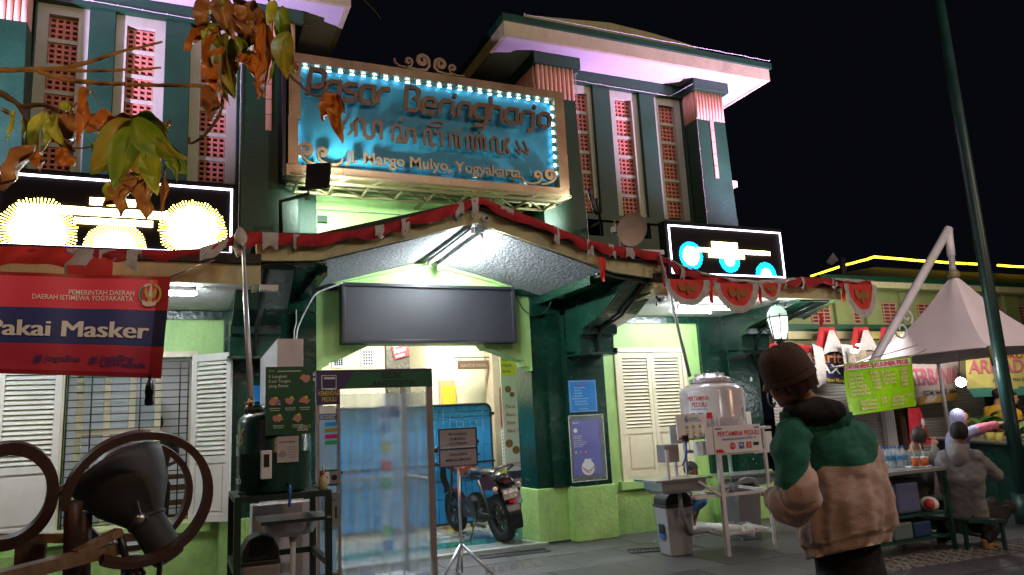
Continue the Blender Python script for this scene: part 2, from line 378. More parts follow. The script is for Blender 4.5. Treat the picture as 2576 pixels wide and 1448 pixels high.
# ================================================================ TOWERS
def tower(x0, x1, pl, pr, wins, side):
    """x0..x1 recessed field between pilasters, pl / pr pilaster extents"""
    Yb = 8.80
    # side and back body
    part("tower_wall", M_dgm, MB().box(pl[0]+.02, pr[1]-.02, 9.06, 12.5, 2.9, 6.53))
    m = MB(); xs = [x0]+[v for w in wins for v in w]+[x1]
    for i in range(0, len(xs), 2):
        if xs[i+1]-xs[i] > .01: part("window_pier", M_dgm, MB().box(xs[i], xs[i+1], Yb, 9.05, 3.7, 6.52), bevel=.006)
    part("tower_lintel", M_dgm, MB().box(x0, x1, Yb-.03, 9.05, 6.34, 6.527)); 
    part("tower_ledge", M_dgm, MB().box(x0, x1, Yb-.06, 9.05, 4.26, 4.345)); part("tower_ledge", M_dgm, MB().box(x0, x1, Yb-.06, 9.05, 3.4, 4.02))
    proto = None
    for (a, b) in wins:
        c = (a+b)/2; fr = MB(); y0, y1 = 8.86, 9.05; hx = .145
        fr.box(a+.002, c-hx, y0, y1, 4.35, 6.338); fr.box(c+hx, b-.002, y0, y1, 4.35, 6.338)
        fr.box(c-hx, c+hx, y0, y1, 6.22, 6.338); fr.box(c-hx, c+hx, y0, y1, 4.35, 4.38)
        w = part("window_surround", M_frame, fr)
        for (xx0, xx1) in ((a+.002, a+.05), (b-.05, b-.002)): pass
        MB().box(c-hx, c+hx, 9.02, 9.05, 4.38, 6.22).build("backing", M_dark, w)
        for k in range(6):
            zt = 6.205-k*.305
            if k: MB().box(c-hx, c+hx, 8.90, 9.0, zt+.005, zt+.05).build("glazing_bar", M_frame, w)
            bm = MB(); bx0, bx1, bz0, bz1 = -.14, .14, -.25, 0
            for i in range(5): x = bx0+(bx1-bx0)*i/4; bm.box(x-.013 if i else bx0, x+.013 if i < 4 else bx1, 0, .06, bz0, bz1)
            for i in range(5): z = bz0+(bz1-bz0)*i/4; bm.box(bx0, bx1, .002, .058, z-.013 if i else bz0, z+.013 if i < 4 else bz1)
            if proto is None:
                o = bm.build("vent_block", M_terra, w); proto = o
            else: o = bpy.data.objects.new("vent_block", proto.data); COL.objects.link(o); o.parent = w
            o.location = Vector((c, 8.915, zt))-OFF[w]
            if proto is o: o.data = o.data.copy(); 
        part("lower_niche", M_frame, MB().box(a+.02, b-.02, 8.86, 9.05, 4.022, 4.258))
    if proto:  # block mesh was built around its own corner: undo the thing offset once
        for v in proto.data.vertices: v.co += OFF[bld]
        for o in bpy.data.objects:
            if o.name.startswith("vent_block") and o.data.name != proto.data.name: o.data = proto.data
    for (a, b, deep) in ((pl[0], pl[1], pl[2]), (pr[0], pr[1], pr[2])):
        part("pilaster", M_dgm, MB().prism([(a, 8.5, 3.3), (b+.06, 8.5, 3.3), (b, 8.5, 5.9), (a, 8.5, 5.9)], (0, deep-8.5, 0)), bevel=.008)
        part("capital_core", M_flute, MB().box(a+.02, b-.01, 8.52, deep-.01, 5.9, 6.36))
        cp = part("capital_block", M_dgm, MB().box(a-.04, b+.09, 8.44, deep+.1, 6.36, 6.53), bevel=.01)
        n = 9; w = (b-a)/n; fp = None
        for i in range(n):
            o = MB().tube([(a+w*(i+.5), 8.515, 5.89), (a+w*(i+.5), 8.515, 6.36)], w*.46, 8).build("flute", M_flute, cp)
        ns = int((deep-8.5)/w)
        for i in range(ns): MB().tube([(a+.012, 8.55+w*(i+.5), 5.89), (a+.012, 8.55+w*(i+.5), 6.36)], w*.46, 8).build("flute", M_flute, cp)
        sl = part("slit_panel", M_flute, MB().box((a+b)/2-.035, (a+b)/2+.03, 8.488, 8.499, 4.97, 5.89))
        for i in range(1, 5): MB().box((a+b)/2-.035, (a+b)/2+.03, 8.486, 8.4875, 4.97+i*.19, 4.976+i*.19).build("joint", M_dark, sl)
tower(4.93, 7.02, (4.32, 4.92, 9.25), (7.02, 7.55, 8.8), [(4.97, 5.40), (5.69, 6.21), (6.48, 7.0)], 1)
tower(-1.61, .51, (-2.2, -1.62, 8.8), (.51, 1.11, 9.25), [(-1.60, -1.09), (-.83, -.315), (-.045, .475)], -1)
# eaves: soffit slab, cream fascia, green lip; overhanging hipped cap behind
def eave(xa, xb, label):
    part("eave_soffit", M_soff, MB().box(xa+.06, xb-.06, 8.21, 12.6, 6.532, 6.60))
    part("eave_fascia", M_cream, MB().box(xa, xb, 8.15, 8.205, 6.52, 6.71)); part("eave_fascia", M_cream, MB().box(xa, xa+.055, 8.206, 12.6, 6.52, 6.71)); part("eave_fascia", M_cream, MB().box(xb-.055, xb, 8.206, 12.6, 6.52, 6.71))
    part("eave_lip", M_dgm, MB().box(xa-.03, xb+.03, 8.11, 12.65, 6.712, 6.80))
eave(3.72, 8.22, ""); eave(-3.0, 1.71, "")
q_ = [P(u_, v_, Y=9.4) for u_, v_ in ((1300, 62), (1318, 38), (1535, 58), (1640, 84), (1752, 118), (1762, 160))]
part("roof_cap", M_cream, MB().prism([(p.x, p.y, p.z if 0 < i_ < 5 else 6.78) for i_, p in enumerate(q_)], (0, 3, 0)))
# small stepped pink-lit block right of the tower
s1 = part("side_step", M_dgm, MB().box(7.56, 7.95, 8.9, 9.6, 3.6, 4.5)); part("side_step", M_dgm, MB().box(7.56, 7.82, 8.9, 9.6, 4.5, 5.0))
part("side_step_cap", M_flute, MB().box(7.6, 7.98, 8.85, 9.6, 5.0, 5.1)); part("side_step_slit", M_flute, MB().box(7.70, 7.76, 8.885, 8.898, 4.5, 4.9))
# ================================================================ CANOPIES
M_stucco = mat("rough grey stucco", (.30, .31, .32), .85, var=.65, vs=42, bump=1.0, bs=30)
YF = 6.9
# gable fascia profile (front) : flat ends, rising to the apex
HW, KX = 2.16, 1.62
ztop = [(XC-HW, 3.22), (XC-KX, 3.24), (XC, 3.70), (XC+KX, 3.24), (XC+HW+.08, 3.19)]
zbot = [(XC+HW+.08, 3.02), (XC+KX, 3.085), (XC, 3.55), (XC-KX, 3.085), (XC-HW, 3.06)]
part("gable_fascia", M_cream, MB().prism([(x, YF, z) for x, z in (ztop+zbot)[::-1]], (0, .05, 0)))
rf = MB()
for i in range(4):
    (xa, za), (xb, zb) = ztop[i], ztop[i+1]
    rf.prism([(xa, YF-.06, za+.002), (xb, YF-.06, zb+.002), (xb, YF-.06, zb+.09), (xa, YF-.06, za+.09)], (0, 1.9, 0))
part("gable_roof", M_roof, rf)
for sgn in (-1, 1):
    x1, x0 = XC+sgn*KX*.94, XC
    part("gable_soffit", M_stucco, MB().grid(24, 10, lambda a, b: (x0+(x1-x0)*a, YF+.05+(YW-YF-.05)*b, 3.545+(3.10-3.545)*a), smooth=False))
    xa, xb = (x1, XC+sgn*(HW-.02))
    part("soffit_strip", M_dg, MB().box(min(xa, xb), max(xa, xb), YF+.051, YW-.01, 3.07, 3.10) if sgn < 0 else MB().box(min(xa, xb), max(xa, xb), YF+.051, YW-.01, 3.06, 3.09))
    part("beam", M_dg, MB().box(x1-.05, x1+.05, YF+.3, YW-.01, 3.0, 3.10))
# flat canopies left and right
def flatcan(xa, xb, zb, zt, cut=0):
    part("canopy_soffit", M_soff2, MB().prism([(xa, YF+.05, zb+.02), (xb, YF+.05, zb+.02), (xb+cut, YW-.01, zb+.02), (xa, YW-.01, zb+.02)], (0, 0, .03)))
    part("canopy_fascia", M_cream, MB().box(xa, xb, YF, YF+.05, zb, zt))
    part("canopy_roof", M_roof, MB().prism([(xa, YF-.04, zt+.002), (xb, YF-.04, zt+.002), (xb+cut, YW+.2, zt+.002), (xa, YW+.2, zt+.002)], (0, 0, .09)))
    if cut: part("canopy_fascia", M_lg, MB().prism([(xb, YF+.051, zb), (xb+cut, YW, zb), (xb+cut, YW, zb+.18), (xb, YF+.051, zb+.18)], (-.05, 0, 0)))
    else: part("canopy_fascia", M_cream, MB().box(xb-.05, xb, YF+.051, YW, zb, zt))
M_soff2 = mat("canopy ceiling stucco", (.60, .60, .57), .8, var=.15, vs=18, bump=.5, bs=50)
flatcan(-6, .60, 2.84, 3.02)
flatcan(4.84, 7.72, 2.84, 2.99, 1.1)
part("canopy_fascia", M_cream, MB().box(4.84, 4.89, YF+.051, YW, 2.84, 2.99))
# corbel brackets: stepped profile from pillar up to the canopy edge
def corbel(xc, w, ztop=2.84):
    pr = [(8.5, 2.36), (8.16, 2.32), (8.14, 2.52), (8.05, 2.54), (8.03, 2.62), (7.9, 2.64), (7.55, 2.72), (7.0, ztop-.02), (6.97, ztop+.06), (8.5, ztop+.06)]
    part("corbel", M_dg, MB().prism([(xc-w/2, y, z) for y, z in pr], (w, 0, 0)), bevel=.006)
    part("corbel_conduit", M_black, MB().tube([(xc, 8.17, 2.30), (xc, 8.12, 2.5), (xc, 8.0, 2.60), (xc, 7.5, 2.70), (xc, 7.0, ztop-.04)], .022, 6))
    part("corbel_foot", M_dg, MB().box(xc-w/2-.02, xc+w/2+.02, 8.12, 8.499, 2.29, 2.318))
corbel(.66, .5, 3.02); corbel(4.78, .5, 3.02); corbel(7.36, .5)
# ================================================================ WINDOWS with louvred shutters
def shutter(fr, w, h, m, parent_b, nm="shutter"):
    """a louvred leaf: frame, slats above, panel below, in frame fr (origin lower left)"""
    b = MB(); T = .035; st = .055*w/.5
    def bx(x0, y0, x1, y1, d0=0, d1=-T): b.prism([fr.p(x0, y0, d0), fr.p(x1, y0, d0), fr.p(x1, y1, d0), fr.p(x0, y1, d0)], -fr.n*(d0-d1))
    hp = h*.34
    bx(0, 0, st, h); bx(w-st, 0, w, h); bx(st, 0, w-st, .07); bx(st, h-.075, w-st, h); bx(st, hp, w-st, hp+.07)
    bx(st, .07, w-st, hp, -.018, -.03); 
    leaf = b.build(nm, m, parent_b)
    c = MB(); c.prism([fr.p(st+.035, .105, -.006), fr.p(w-st-.035, .105, -.006), fr.p(w-st-.035, hp-.035, -.006), fr.p(st+.035, hp-.035, -.006)], -fr.n*.011); c.build("shutter_panel", m, leaf)
    n = 20; z0 = hp+.075; z1 = h-.08
    for i in range(n):
        z = z0+(z1-z0)*(i+.5)/n; s = MB(); dz = (z1-z0)/n*.31
        s.prism([fr.p(st, z-dz, -.004), fr.p(w-st, z-dz, -.004), fr.p(w-st, z+dz, -.030), fr.p(st, z+dz, -.030)], fr.p(0, .007, 0)-fr.p(0, 0, 0)-fr.n*.002)
        s.build("slat", m, leaf)
    return leaf
fw = MB(); fw.box(5.30, 5.36, YW-.03, YW+.1, .66, 2.42); fw.box(6.40, 6.46, YW-.03, YW+.1, .66, 2.42); fw.box(5.30, 6.46, YW-.03, YW+.1, 2.3601, 2.42) ; fw.box(5.36, 6.40, YW-.03, YW+.1, .66, .70)
part("window_frame", M_shut, fw)
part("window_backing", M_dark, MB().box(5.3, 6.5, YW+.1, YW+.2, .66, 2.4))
shutter(XZ(5.365, YW-.012, .705), .512, 1.65, M_shut, bld); shutter(XZ(5.883, YW-.012, .705), .512, 1.65, M_shut, bld)
fw = MB(); fw.box(-1.16, -1.10, YW-.03, YW+.1, .66, 2.42); fw.box(.06, .12, YW-.03, YW+.1, .66, 2.42); fw.box(-1.10, .06, YW-.03, YW+.1, 2.3601, 2.42); fw.box(-1.10, .06, YW-.03, YW+.1, .66, .70)
part("window_frame", M_shut, fw)
shutter(XZ(-1.66, YW-.05, .67), .54, 1.7, M_shutw, bld)
e = Vector((cos(radians(-38)), sin(radians(-38)), 0))
shutter(Fr((.07, YW-.03, .66), e, (0, 0, 1)), .46, 1.72, M_shutw, bld)
# black window grille
gb = MB()
for i in range(22): gb.bar((-1.08, YW-.02, .74+i*.075), (.04, YW-.02, .74+i*.075), .010)
for x in (-1.07, -.86, -.42, -.05, .03): gb.bar((x, YW-.032, .7), (x, YW-.032, 2.36), .014)
part("window_grille", M_black, gb)
# office behind the left window
M_office = mat("pale office wall", (.62, .63, .66), .6, var=.04)
off = thing("office_room", "office interior seen through the barred left window", "room", (-.5, 11, 0))
MB().box(-2.2, 1.2, 11.6, 11.7, .02, 2.9).build("back_wall", M_office, off); MB().box(-2.3, -2.2, 8.9, 11.6, .02, 2.9).build("side_wall", M_office, off); MB().box(.85, .95, 8.9, 11.6, .02, 2.9).build("side_wall", M_office, off)
MB().box(-2.3, .95, 8.9, 11.7, 2.8, 2.85).build("ceiling", M_soff, off); MB().box(-2.3, .95, 8.9, 11.7, .0, .02).build("office_floor", M_tile, off)
yd = MB().box(.55, .84, 11.45, 11.59, .02, 2.0).build("yellow_door", mat("yellow paint", (.85, .55, .03), .4), off)
text("RUANG", XZ(.42, 11.55, 2.02), 0, 0, .10, mat("sign black ink", (.02, .02, .02), .5), off); MB().box(.40, .95, 11.56, 11.595, 1.98, 2.16).build("door_sign", MATS["yellow paint"], off)
iw = MB()
for x in (-1.02, -.76, -.52, -.27): iw.box(x-.03, x+.03, 9.10, 9.16, .6, 2.42)
for z in (.62, 1.15, 1.62, 2.40): iw.box(-1.05, -.24, 9.095, 9.165, z-.025, z+.025)
iw.build("inner_window_frame", M_shut, off)
MB().box(-.99, -.30, 9.125, 9.13, .65, 2.38).build("inner_window_glass", mat("window glass", (.6, .7, .75), .08, alpha=.35, var=0), off)
lamp("office_light", 'AREA', (-.7, 10.4, 2.75), 14, (.93, .96, 1), (-.7, 10.4, 0), 1.0, .2)
MB().box(-1.2, -.2, 10.33, 10.47, 2.755, 2.79).build("ceiling_lamp", M_wmet, off)
# ================================================================ MARKET SIGN
SG = thing("market_sign", "long blue market name sign with bronze frame and raised bronze lettering lit by LEDs", "sign", (2.72, 8.3, 4.3))
SY = 8.18
for i, (x0, x1) in enumerate(((1.00, 1.72), (1.72, 2.9), (2.9, 4.55))): MB().box(x0+.002, x1-.002, SY-(.006 if i % 2 else 0), SY+.20, 5.72, 5.83).build("frame_panel", M_bronze, SG)
for i, (x0, x1) in enumerate(((.97, 1.6), (1.6, 2.9), (2.9, 4.55))): MB().box(x0+.002, x1-.002, SY-(.006 if i % 2 else 0), SY+.20, 4.34, 4.475).build("frame_panel", M_bronze, SG)
MB().box(.99, 1.10, SY-.012, SY+.12, 4.477, 5.05).build("frame_panel", M_bronze, SG); MB().box(1.0, 1.13, SY+.02, SY+.12, 5.052, 5.718).build("frame_panel", M_bronze, SG)
MB().box(4.41, 4.55, SY-.012, SY+.12, 4.477, 4.95).build("frame_panel", M_bronze, SG); MB().box(4.41, 4.55, SY-.004, SY+.12, 4.952, 5.718).build("frame_panel", M_bronze, SG)
MB().box(1.0, 4.54, SY+.13, SY+.16, 4.36, 5.8).build("board", M_blue, SG)
MB().box(.93, .965, SY+.0, SY+.4, 4.33, 5.83).build("side_panel", M_black, SG); MB().box(.93, 4.55, SY+.21, SY+.25, 4.33, 5.83).build("back_panel", M_black, SG)
sf = XZ(0, SY, 0)
LET = {
 'P': (.55, [[(0, 0), (0, 1), (.32, 1), (.45, .88), (.45, .46), (.32, .34), (.04, .34)]]),
 'a': (.58, [[(.44, -.03), (.42, .62), (.14, .62), (0, .5), (0, .12), (.12, 0), (.40, .0)]]),
 's': (.54, [[(.42, .62), (.12, .62), (0, .5), (0, .42), (.1, .32), (.32, .32), (.42, .22), (.42, .1), (.32, 0), (0, 0)]]),
 'r': (.46, [[(0, 0), (.02, .45), (.12, .59), (.38, .62)]]),
 'B': (.60, [[(0.02, 0), (0, 1), (.3, 1), (.42, .88), (.42, .66), (.32, .55), (.45, .42), (.45, .12), (.33, 0), (.06, 0)]]),
 'e': (.56, [[(.04, .30), (.40, .30), (.42, .5), (.30, .62), (.12, .62), (0, .5), (0, .12), (.12, 0), (.42, 0)]]),
 'i': (.22, [[(0, .62), (0, .1), (.08, 0)], [(.02, .80), (.05, .96)]]),
 'n': (.56, [[(0, 0), (0, .5), (.12, .62), (.32, .62), (.42, .5), (.42, 0)]]),
 'g': (.56, [[(.03, -.3), (.32, -.3), (.42, -.2), (.42, .62), (.12, .62), (0, .5), (0, .16), (.12, .04), (.38, .04)]]),
 'h': (.58, [[(0, 0), (0, 1.05)], [(0, .5), (.12, .62), (.32, .62), (.42, .5), (.42, .08), (.5, 0)]]),
 'j': (.24, [[(0, .62), (0, -.18), (-.08, -.27), (-.2, -.28)], [(.02, .80), (.05, .96)]]),
 'o': (.56, [[(.10, 0), (0, .12), (0, .5), (.12, .62), (.30, .62), (.42, .5), (.42, .12), (.30, 0), (.06, 0)]]),
 # Javanese letter shapes
 '1': (.26, [[(0, 0), (.1, .3), (.02, .6), (.16, 1)]]),
 '2': (1.2, [[(0, 0), (0, .8), (.1, .97), (.25, .97), (.34, .85), (.34, .12), (.44, 0), (.60, 0), (.70, .12), (.70, .8), (.8, .97), (.93, .97), (1.02, .85), (1.02, 0)]]),
 '3': (1.15, [[(0, 0), (0, .8), (.12, .97), (.26, .97), (.36, .85), (.40, .3), (.52, .02), (.20, .02), (.22, .2), (.34, .34)], [(.55, .02), (.62, .25), (.62, .7), (.72, .85), (.86, .85), (.94, .72), (.94, 0)]]),
 '4': (1.1, [[(0, 0), (0, .82), (.1, .97), (.22, .97), (.3, .85), (.3, .1), (.42, 0), (.55, .1)], [(.50, .8), (.58, .95), (.68, .82), (.76, .95), (.86, .9), (.9, .78), (.9, 0)]]),
 '5': (.9, [[(.1, 0), (.16, .7), (.05, .86)], [(.2, .8), (.34, .95), (.46, .82), (.46, 0)], [(.6, .86), (.7, .78), (.7, .02)]]),
 '6': (1.35, [[(0, 0), (0, .8), (.1, .95), (.22, .95), (.3, .85), (.3, .1), (.42, 0), (.55, .1), (.58, .85)], [(.62, .8), (.72, .95), (.82, .82), (.86, .1)], [(.86, .8), (.96, .95), (1.08, .82), (1.1, 0)]]),
 '7': (1.15, [[(0, 0), (0, .8), (.1, .95), (.22, .95), (.3, .85), (.3, .1), (.4, 0), (.6, 0), (.66, .15), (.68, .85), (.82, .97), (.98, .95)], [(.96, .9), (.74, .5), (.95, .02)]]),
 '8': (.36, [[(.02, .95), (.14, .5), (.2, .1)], [(-.08, .28), (.18, .02), (.26, .4)]]),
}
def strokes(sv, x0, x1, z, h, w, shear, depth, nm="letter"):
    tot = sum(LET[c][0] for c in sv)-.12; k = (x1-x0)/tot; x = x0
    for c in sv:
        adv, st = LET[c]; bs = []
        for j, s_ in enumerate(st):
            bs.append(ribbon([(x+(px*k)+py*h*shear, z+py*h) for px, py in s_], w, depth, sf, .0+.002*j))
        if c.isdigit():
            for b_ in bs: b_.build(nm, M_bronzel, SG)
        else: merge(*bs).build(nm, M_bronzel, SG)
        x += adv*k
strokes("Pasar", 1.20, 2.14, 5.335, .325, .052, .14, .05)
strokes("Beringharjo", 2.36, 4.33, 5.305, .30, .050, .10, .05)
strokes("11", 1.56, 1.72, 4.90, .22, .024, .25, .04); strokes("2", 1.76, 2.08, 4.895, .215, .036, 0, .05); strokes("3", 2.20, 2.50, 4.885, .205, .034, 0, .05)
strokes("4", 2.60, 2.84, 4.88, .20, .034, 0, .05); strokes("5", 2.90, 3.07, 4.88, .20, .034, 0, .05); strokes("6", 3.15, 3.42, 4.88, .20, .034, 0, .05); strokes("7", 3.48, 3.74, 4.88, .20, .034, 0, .05)
strokes("88", 3.82, 3.99, 4.90, .18, .022, 0, .04)
ribbon([(2.75+.085*cos(a/12*2*pi), 5.16+.035*sin(a/12*2*pi)+.012*cos(a/12*2*pi)) for a in range(13)], .022, .04, sf, 0).build("letter", M_bronzel, SG)
for x, z in ((2.30, 5.18), (3.32, 5.15)): ribbon([(x, z-.03), (x+.06, z+.03)], .025, .04, sf, 0).build("letter", M_bronzel, SG)
for x, z in ((2.97, 5.13), (3.05, 5.12)): sf.disc(x, z, .022, .0, "letter", M_bronzel, SG, 10)
# street line
def letters(sv, x0, x1, z, h, fr, m, parent, depth, bold=.02, c=0, nm="letter"):
    vs, _ = textmesh(sv, 0, bold); W_ = max(v.x for v in vs)-min(v.x for v in vs); kx = (x1-x0)/W_; k = h/.69; off0 = min(v.x for v in vs)
    for i, ch in enumerate(sv):
        if ch == ' ': continue
        pre, _ = textmesh(sv[:i+1], 0, bold); one, fs = textmesh(ch, 0, bold)
        right = max(v.x for v in pre); dx = right-max(v.x for v in one)
        b = MB(); b.add([fr.p(x0+(v.x+dx-off0)*kx, z+v.y*k, c) for v in one], fs); n = len(one); b.v += [p-fr.n*depth for p in b.v[:n]]
        cnt = set()
        for f in fs:
            for q in range(len(f)): cnt.add((f[q], f[(q+1) % len(f)]))
        for (p, q) in cnt:
            if (q, p) not in cnt: b.f.append([q, p, p+n, q+n]); b.sm.append(False)
        b.build(nm, m, parent)
letters("Jl. Margo Mulyo, Yogyakarta", 1.63, 3.86, 4.565, .135, sf, M_bronze, SG, .04, .012)
def spiral(cx, cz, r, turns, a0, sgn=1, n=26, shrink=.22):
    return [(cx+r*(1-(1-shrink)*(i/n))*cos(a0+sgn*turns*2*pi*i/n), cz+r*(1-(1-shrink)*(i/n))*sin(a0+sgn*turns*2*pi*i/n)) for i in range(n+1)]
def curl(cx, cz, r, turns, a0, sgn, w, tail=None, nm="scroll"):
    p = spiral(cx, cz, r, turns, a0, sgn); 
    if tail: p = tail+p
    n = len(p); ws = [w*(.45+.55*min(1, 2.2*i/n, 2.2*(n-i)/n+.3)) for i in range(n)]
    ribbon(p, ws, .05, sf, .004).build(nm, M_bronze, SG)
curl(1.19, 4.66, .092, 1.35, radians(-120), -1, .05, [(1.30, 4.50), (1.22, 4.515)])
curl(1.375, 4.645, .062, 1.1, radians(-150), -1, .04, [(1.60, 4.60), (1.585, 4.545), (1.53, 4.515), (1.46, 4.51), (1.38, 4.53), (1.33, 4.57)])
curl(4.28, 4.64, .088, 1.35, radians(-60), 1, .05, [(4.14, 4.50), (4.22, 4.515)])
curl(4.10, 4.62, .06, 1.1, radians(-30), 1, .04, [(3.87, 4.58), (3.90, 4.53), (3.95, 4.505), (4.02, 4.50), (4.10, 4.52), (4.14, 4.55)])
curl(2.60, 5.975, .085, 1.3, radians(-20), 1, .055, [(2.38, 5.855), (2.52, 5.845), (2.64, 5.855), (2.685, 5.92)])
curl(2.42, 5.94, .05, 1.1, radians(-40), 1, .034, [(2.24, 5.95), (2.25, 5.90), (2.30, 5.86), (2.38, 5.855), (2.45, 5.88)])
curl(2.83, 5.965, .078, 1.3, radians(200), -1, .05, [(3.0, 5.85), (2.9, 5.845), (2.80, 5.86), (2.75, 5.91)])
curl(2.99, 5.935, .05, 1.1, radians(220), -1, .034, [(3.15, 5.85), (3.05, 5.845), (2.96, 5.87)])
led = None
def ledmod(x, z, ang=0):
    global led
    if led is None:
        b = MB()
        for i in (-1, 0, 1): b.box(-.0045+i*.017, .0045+i*.017, -.005, .005, -.005, .005)
        led = b.build("led_module", M_led, None); led.parent = SG; o = led
    else: o = led.copy(); COL.objects.link(o); o.parent = SG
    o.location = Vector((x, SY+.085, z))-OFF[SG]; o.rotation_euler = (0, ang, 0)
for i in range(24): ledmod(1.19+i*.137, 5.70+random.uniform(-.006, .004))
for i in range(9): ledmod(4.40, 5.62-i*.115, pi/2)
for i in range(5): ledmod(1.125, 5.62-i*.12, pi/2)
for i in range(5): ledmod(1.104, 4.98-i*.1, pi/2)
for i in range(7): ledmod(1.9+i*.34, 4.478)
M_rust = mat("olive angle iron", (.24, .21, .10), .6, metal=.3, dirt=.4)
tr = MB(); y0, y1 = 8.06, 8.46
for y in (y0, y1): tr.bar((1.08, y, 4.24), (4.28, y, 4.24), .03)
tr.bar((1.0, y0, 4.325), (4.5, y0, 4.325), .025); tr.bar((1.0, y1, 4.325), (4.5, y1, 4.325), .025)
for i in range(9):
    x = 1.08+i*.4; tr.bar((x, y0, 4.24), (x, y1, 4.24), .025); tr.bar((x, y0, 4.24), (min(x+.18, 4.4), y0, 4.325), .02); tr.bar((x, y0, 4.24), (min(4.28, x+.4), y1, 4.24), .018)
tr.bar((4.28, y0, 4.24), (4.5, y0, 4.325), .025); tr.bar((4.28, y1, 4.24), (4.5, y1, 4.325), .025)
for x in (1.3, 2.7, 4.1): tr.bar((x, y1, 4.3), (x, 9.0, 4.3), .04)
tr.build("support_truss", M_rust, SG)
# ================================================================ LED panel above the entrance
lp = thing("display_panel", "wide switched-off black LED display panel above the entrance", "display panel", (2.71, 8.4, 2.5))
M_pan = mat("matt black led face", (.018, .019, .024), .42, var=.1, bump=.2, bs=240); M_pfr = mat("black aluminium frame", (.02, .02, .026), .32)
MB().box(1.66, 3.76, 8.46, 8.58, 2.52, 3.15).build("display_face", M_pan, lp)
f = MB(); f.box(1.62, 1.66, 8.43, 8.6, 2.48, 3.19); f.box(3.76, 3.80, 8.43, 8.6, 2.48, 3.19); f.box(1.66, 3.76, 8.43, 8.6, 2.48, 2.52); f.box(1.66, 3.76, 8.43, 8.6, 3.15, 3.19); f.build("frame", M_pfr, lp, bevel=.004)
# cable swags at the panel
def cable(pts, r, label, m=None, nm="cable", group=None):
    # smooth the path a little
    P_ = [Vector(p) for p in pts]; out = []
    for i in range(len(P_)-1):
        a, b, c, d = P_[max(i-1, 0)], P_[i], P_[i+1], P_[min(i+2, len(P_)-1)]
        for k in range(5):
            t = k/5; out.append(.5*((2*b)+(c-a)*t+(2*a-5*b+4*c-d)*t*t+(3*b-a-3*c+d)*t**3))
    out.append(P_[-1]); return MB().tube(out, r, 6).build(nm, m or M_wire, None, label=label, cat="cable", group=group)
Q = lambda u, v, Y: tuple(P(u, v, Y=Y))
cable([Q(862, 712, 8.42), Q(820, 728, 8.43), Q(795, 740, 8.43), Q(778, 765, 8.43), Q(760, 800, 8.43), Q(748, 830, 8.43), Q(745, 862, 8.4)], .010, "thick pale cable curving from the black LED panel down to the white metal hood")
cable([Q(741, 862, 8.4), Q(740, 835, 8.43), Q(745, 812, 8.45), Q(745, 780, 8.45)], .008, "thin white cable rising straight from the white metal hood on the dark pillar")
cable([Q(1290, 735, 8.42), Q(1305, 760, 8.43), Q(1320, 782, 8.43), Q(1345, 795, 8.43), Q(1372, 785, 8.4), Q(1395, 750, 8.3), Q(1425, 735, 8.0), Q(1470, 715, 7.5)], .006, "dark looping cable right of the black LED panel", M_black)
# ================================================================ LED SCREENS
M_scr = mat("black led screen", (.004, .003, .004), .6, var=.2, spec=.15)
M_gold = emit("warm white led text", (1, .80, .36), 9); M_by = emit("yellow led burst", (1, .78, .12), 11); M_byc = emit("bright white led core", (1, .95, .62), 16)
M_bc = emit("cyan led burst", (.0, .42, 1), 4.5); M_bcc = emit("bright cyan led core", (.40, .80, 1), 9)
def screen(x0, x1, z0, z1, y, label, bursts, lines, mb, mc, th=.018):
    t = thing("led_screen", label, "led screen", ((x0+x1)/2, y, z0)); fr = XZ(0, y, 0)
    MB().box(x0-.04, x1+.04, y+.003, y+.14, z0-.03, z1+.05).build("cabinet", M_scr, t)
    for a in ((x0, z1-th, x1, z1), (x0, z0, x1, z0+th), (x0, z0+th, x0+th, z1-th), (x1-th, z0+th, x1, z1-th)):
        MB().box(a[0], a[2], y-.012, y-.002, a[1], a[3]).build("light_strip", M_strip, t)
    for (cx, cz, r, rc) in bursts:
        b = MB(); n = 64
        for i in range(n):
            a = 2*pi*(i+.5)/n; w = .0042; ca, sa = cos(a), sin(a)
            r1 = r*random.uniform(.94, 1.0)
            if sa < 0: r1 = min(r1, (cz-z0-.02)/-sa)
            if r1 < rc*.5: continue
            q = [(rc*.5, -w*.8), (r1, -w*1.25), (r1, w*1.25), (rc*.5, w*.8)]
            b.add([fr.p(cx+ca*u-sa*v, cz+sa*u+ca*v, .004) for u, v in q], [(0, 1, 2, 3)])
        b.build("firework_burst", mb, t)
        cpts = []
        for i in range(40):
            a = 2*pi*i/40; rr = rc*random.uniform(.92, 1.08); cpts.append((cx+rr*cos(a), max(z0+.02, cz+rr*sin(a))))
        fr.pol(cpts, .007, "burst_core", mc, t)
    for (cx, cz, w, h) in lines:
        b = MB(); x = cx-w/2
        while x < cx+w/2:
            ww = min(random.uniform(.05, .09), cx+w/2-x)
            if ww > .015: b.box(x, x+ww*.97, y-.016, y-.009, cz-h/2+random.uniform(0, .004), cz+h/2-random.uniform(0, .004))
            x += ww
        b.build("text_line", M_gold, t)
    return t
screen(-1.50, .36, 3.15, 3.78, 7.1, "long LED screen with yellow firework bursts above the left canopy",
       [(-1.17, 3.29, .30, .21), (-.59, 3.15, .26, .17), (.03, 3.36, .29, .22)], [(-.62, 3.575, .36, .07), (-.75, 3.48, 1.15, .075), (-.60, 3.395, .62, .06)], M_by, M_byc)
screen(5.26, 7.01, 3.14, 3.74, 7.1, "smaller looking LED screen with cyan firework bursts above the right canopy",
       [(5.56, 3.37, .18, .12), (6.14, 3.34, .165, .08), (6.70, 3.17, .17, .085)], [(6.08, 3.525, .40, .075), (6.22, 3.45, 1.15, .055), (6.10, 3.385, .56, .055)], M_bc, M_bcc, .016)
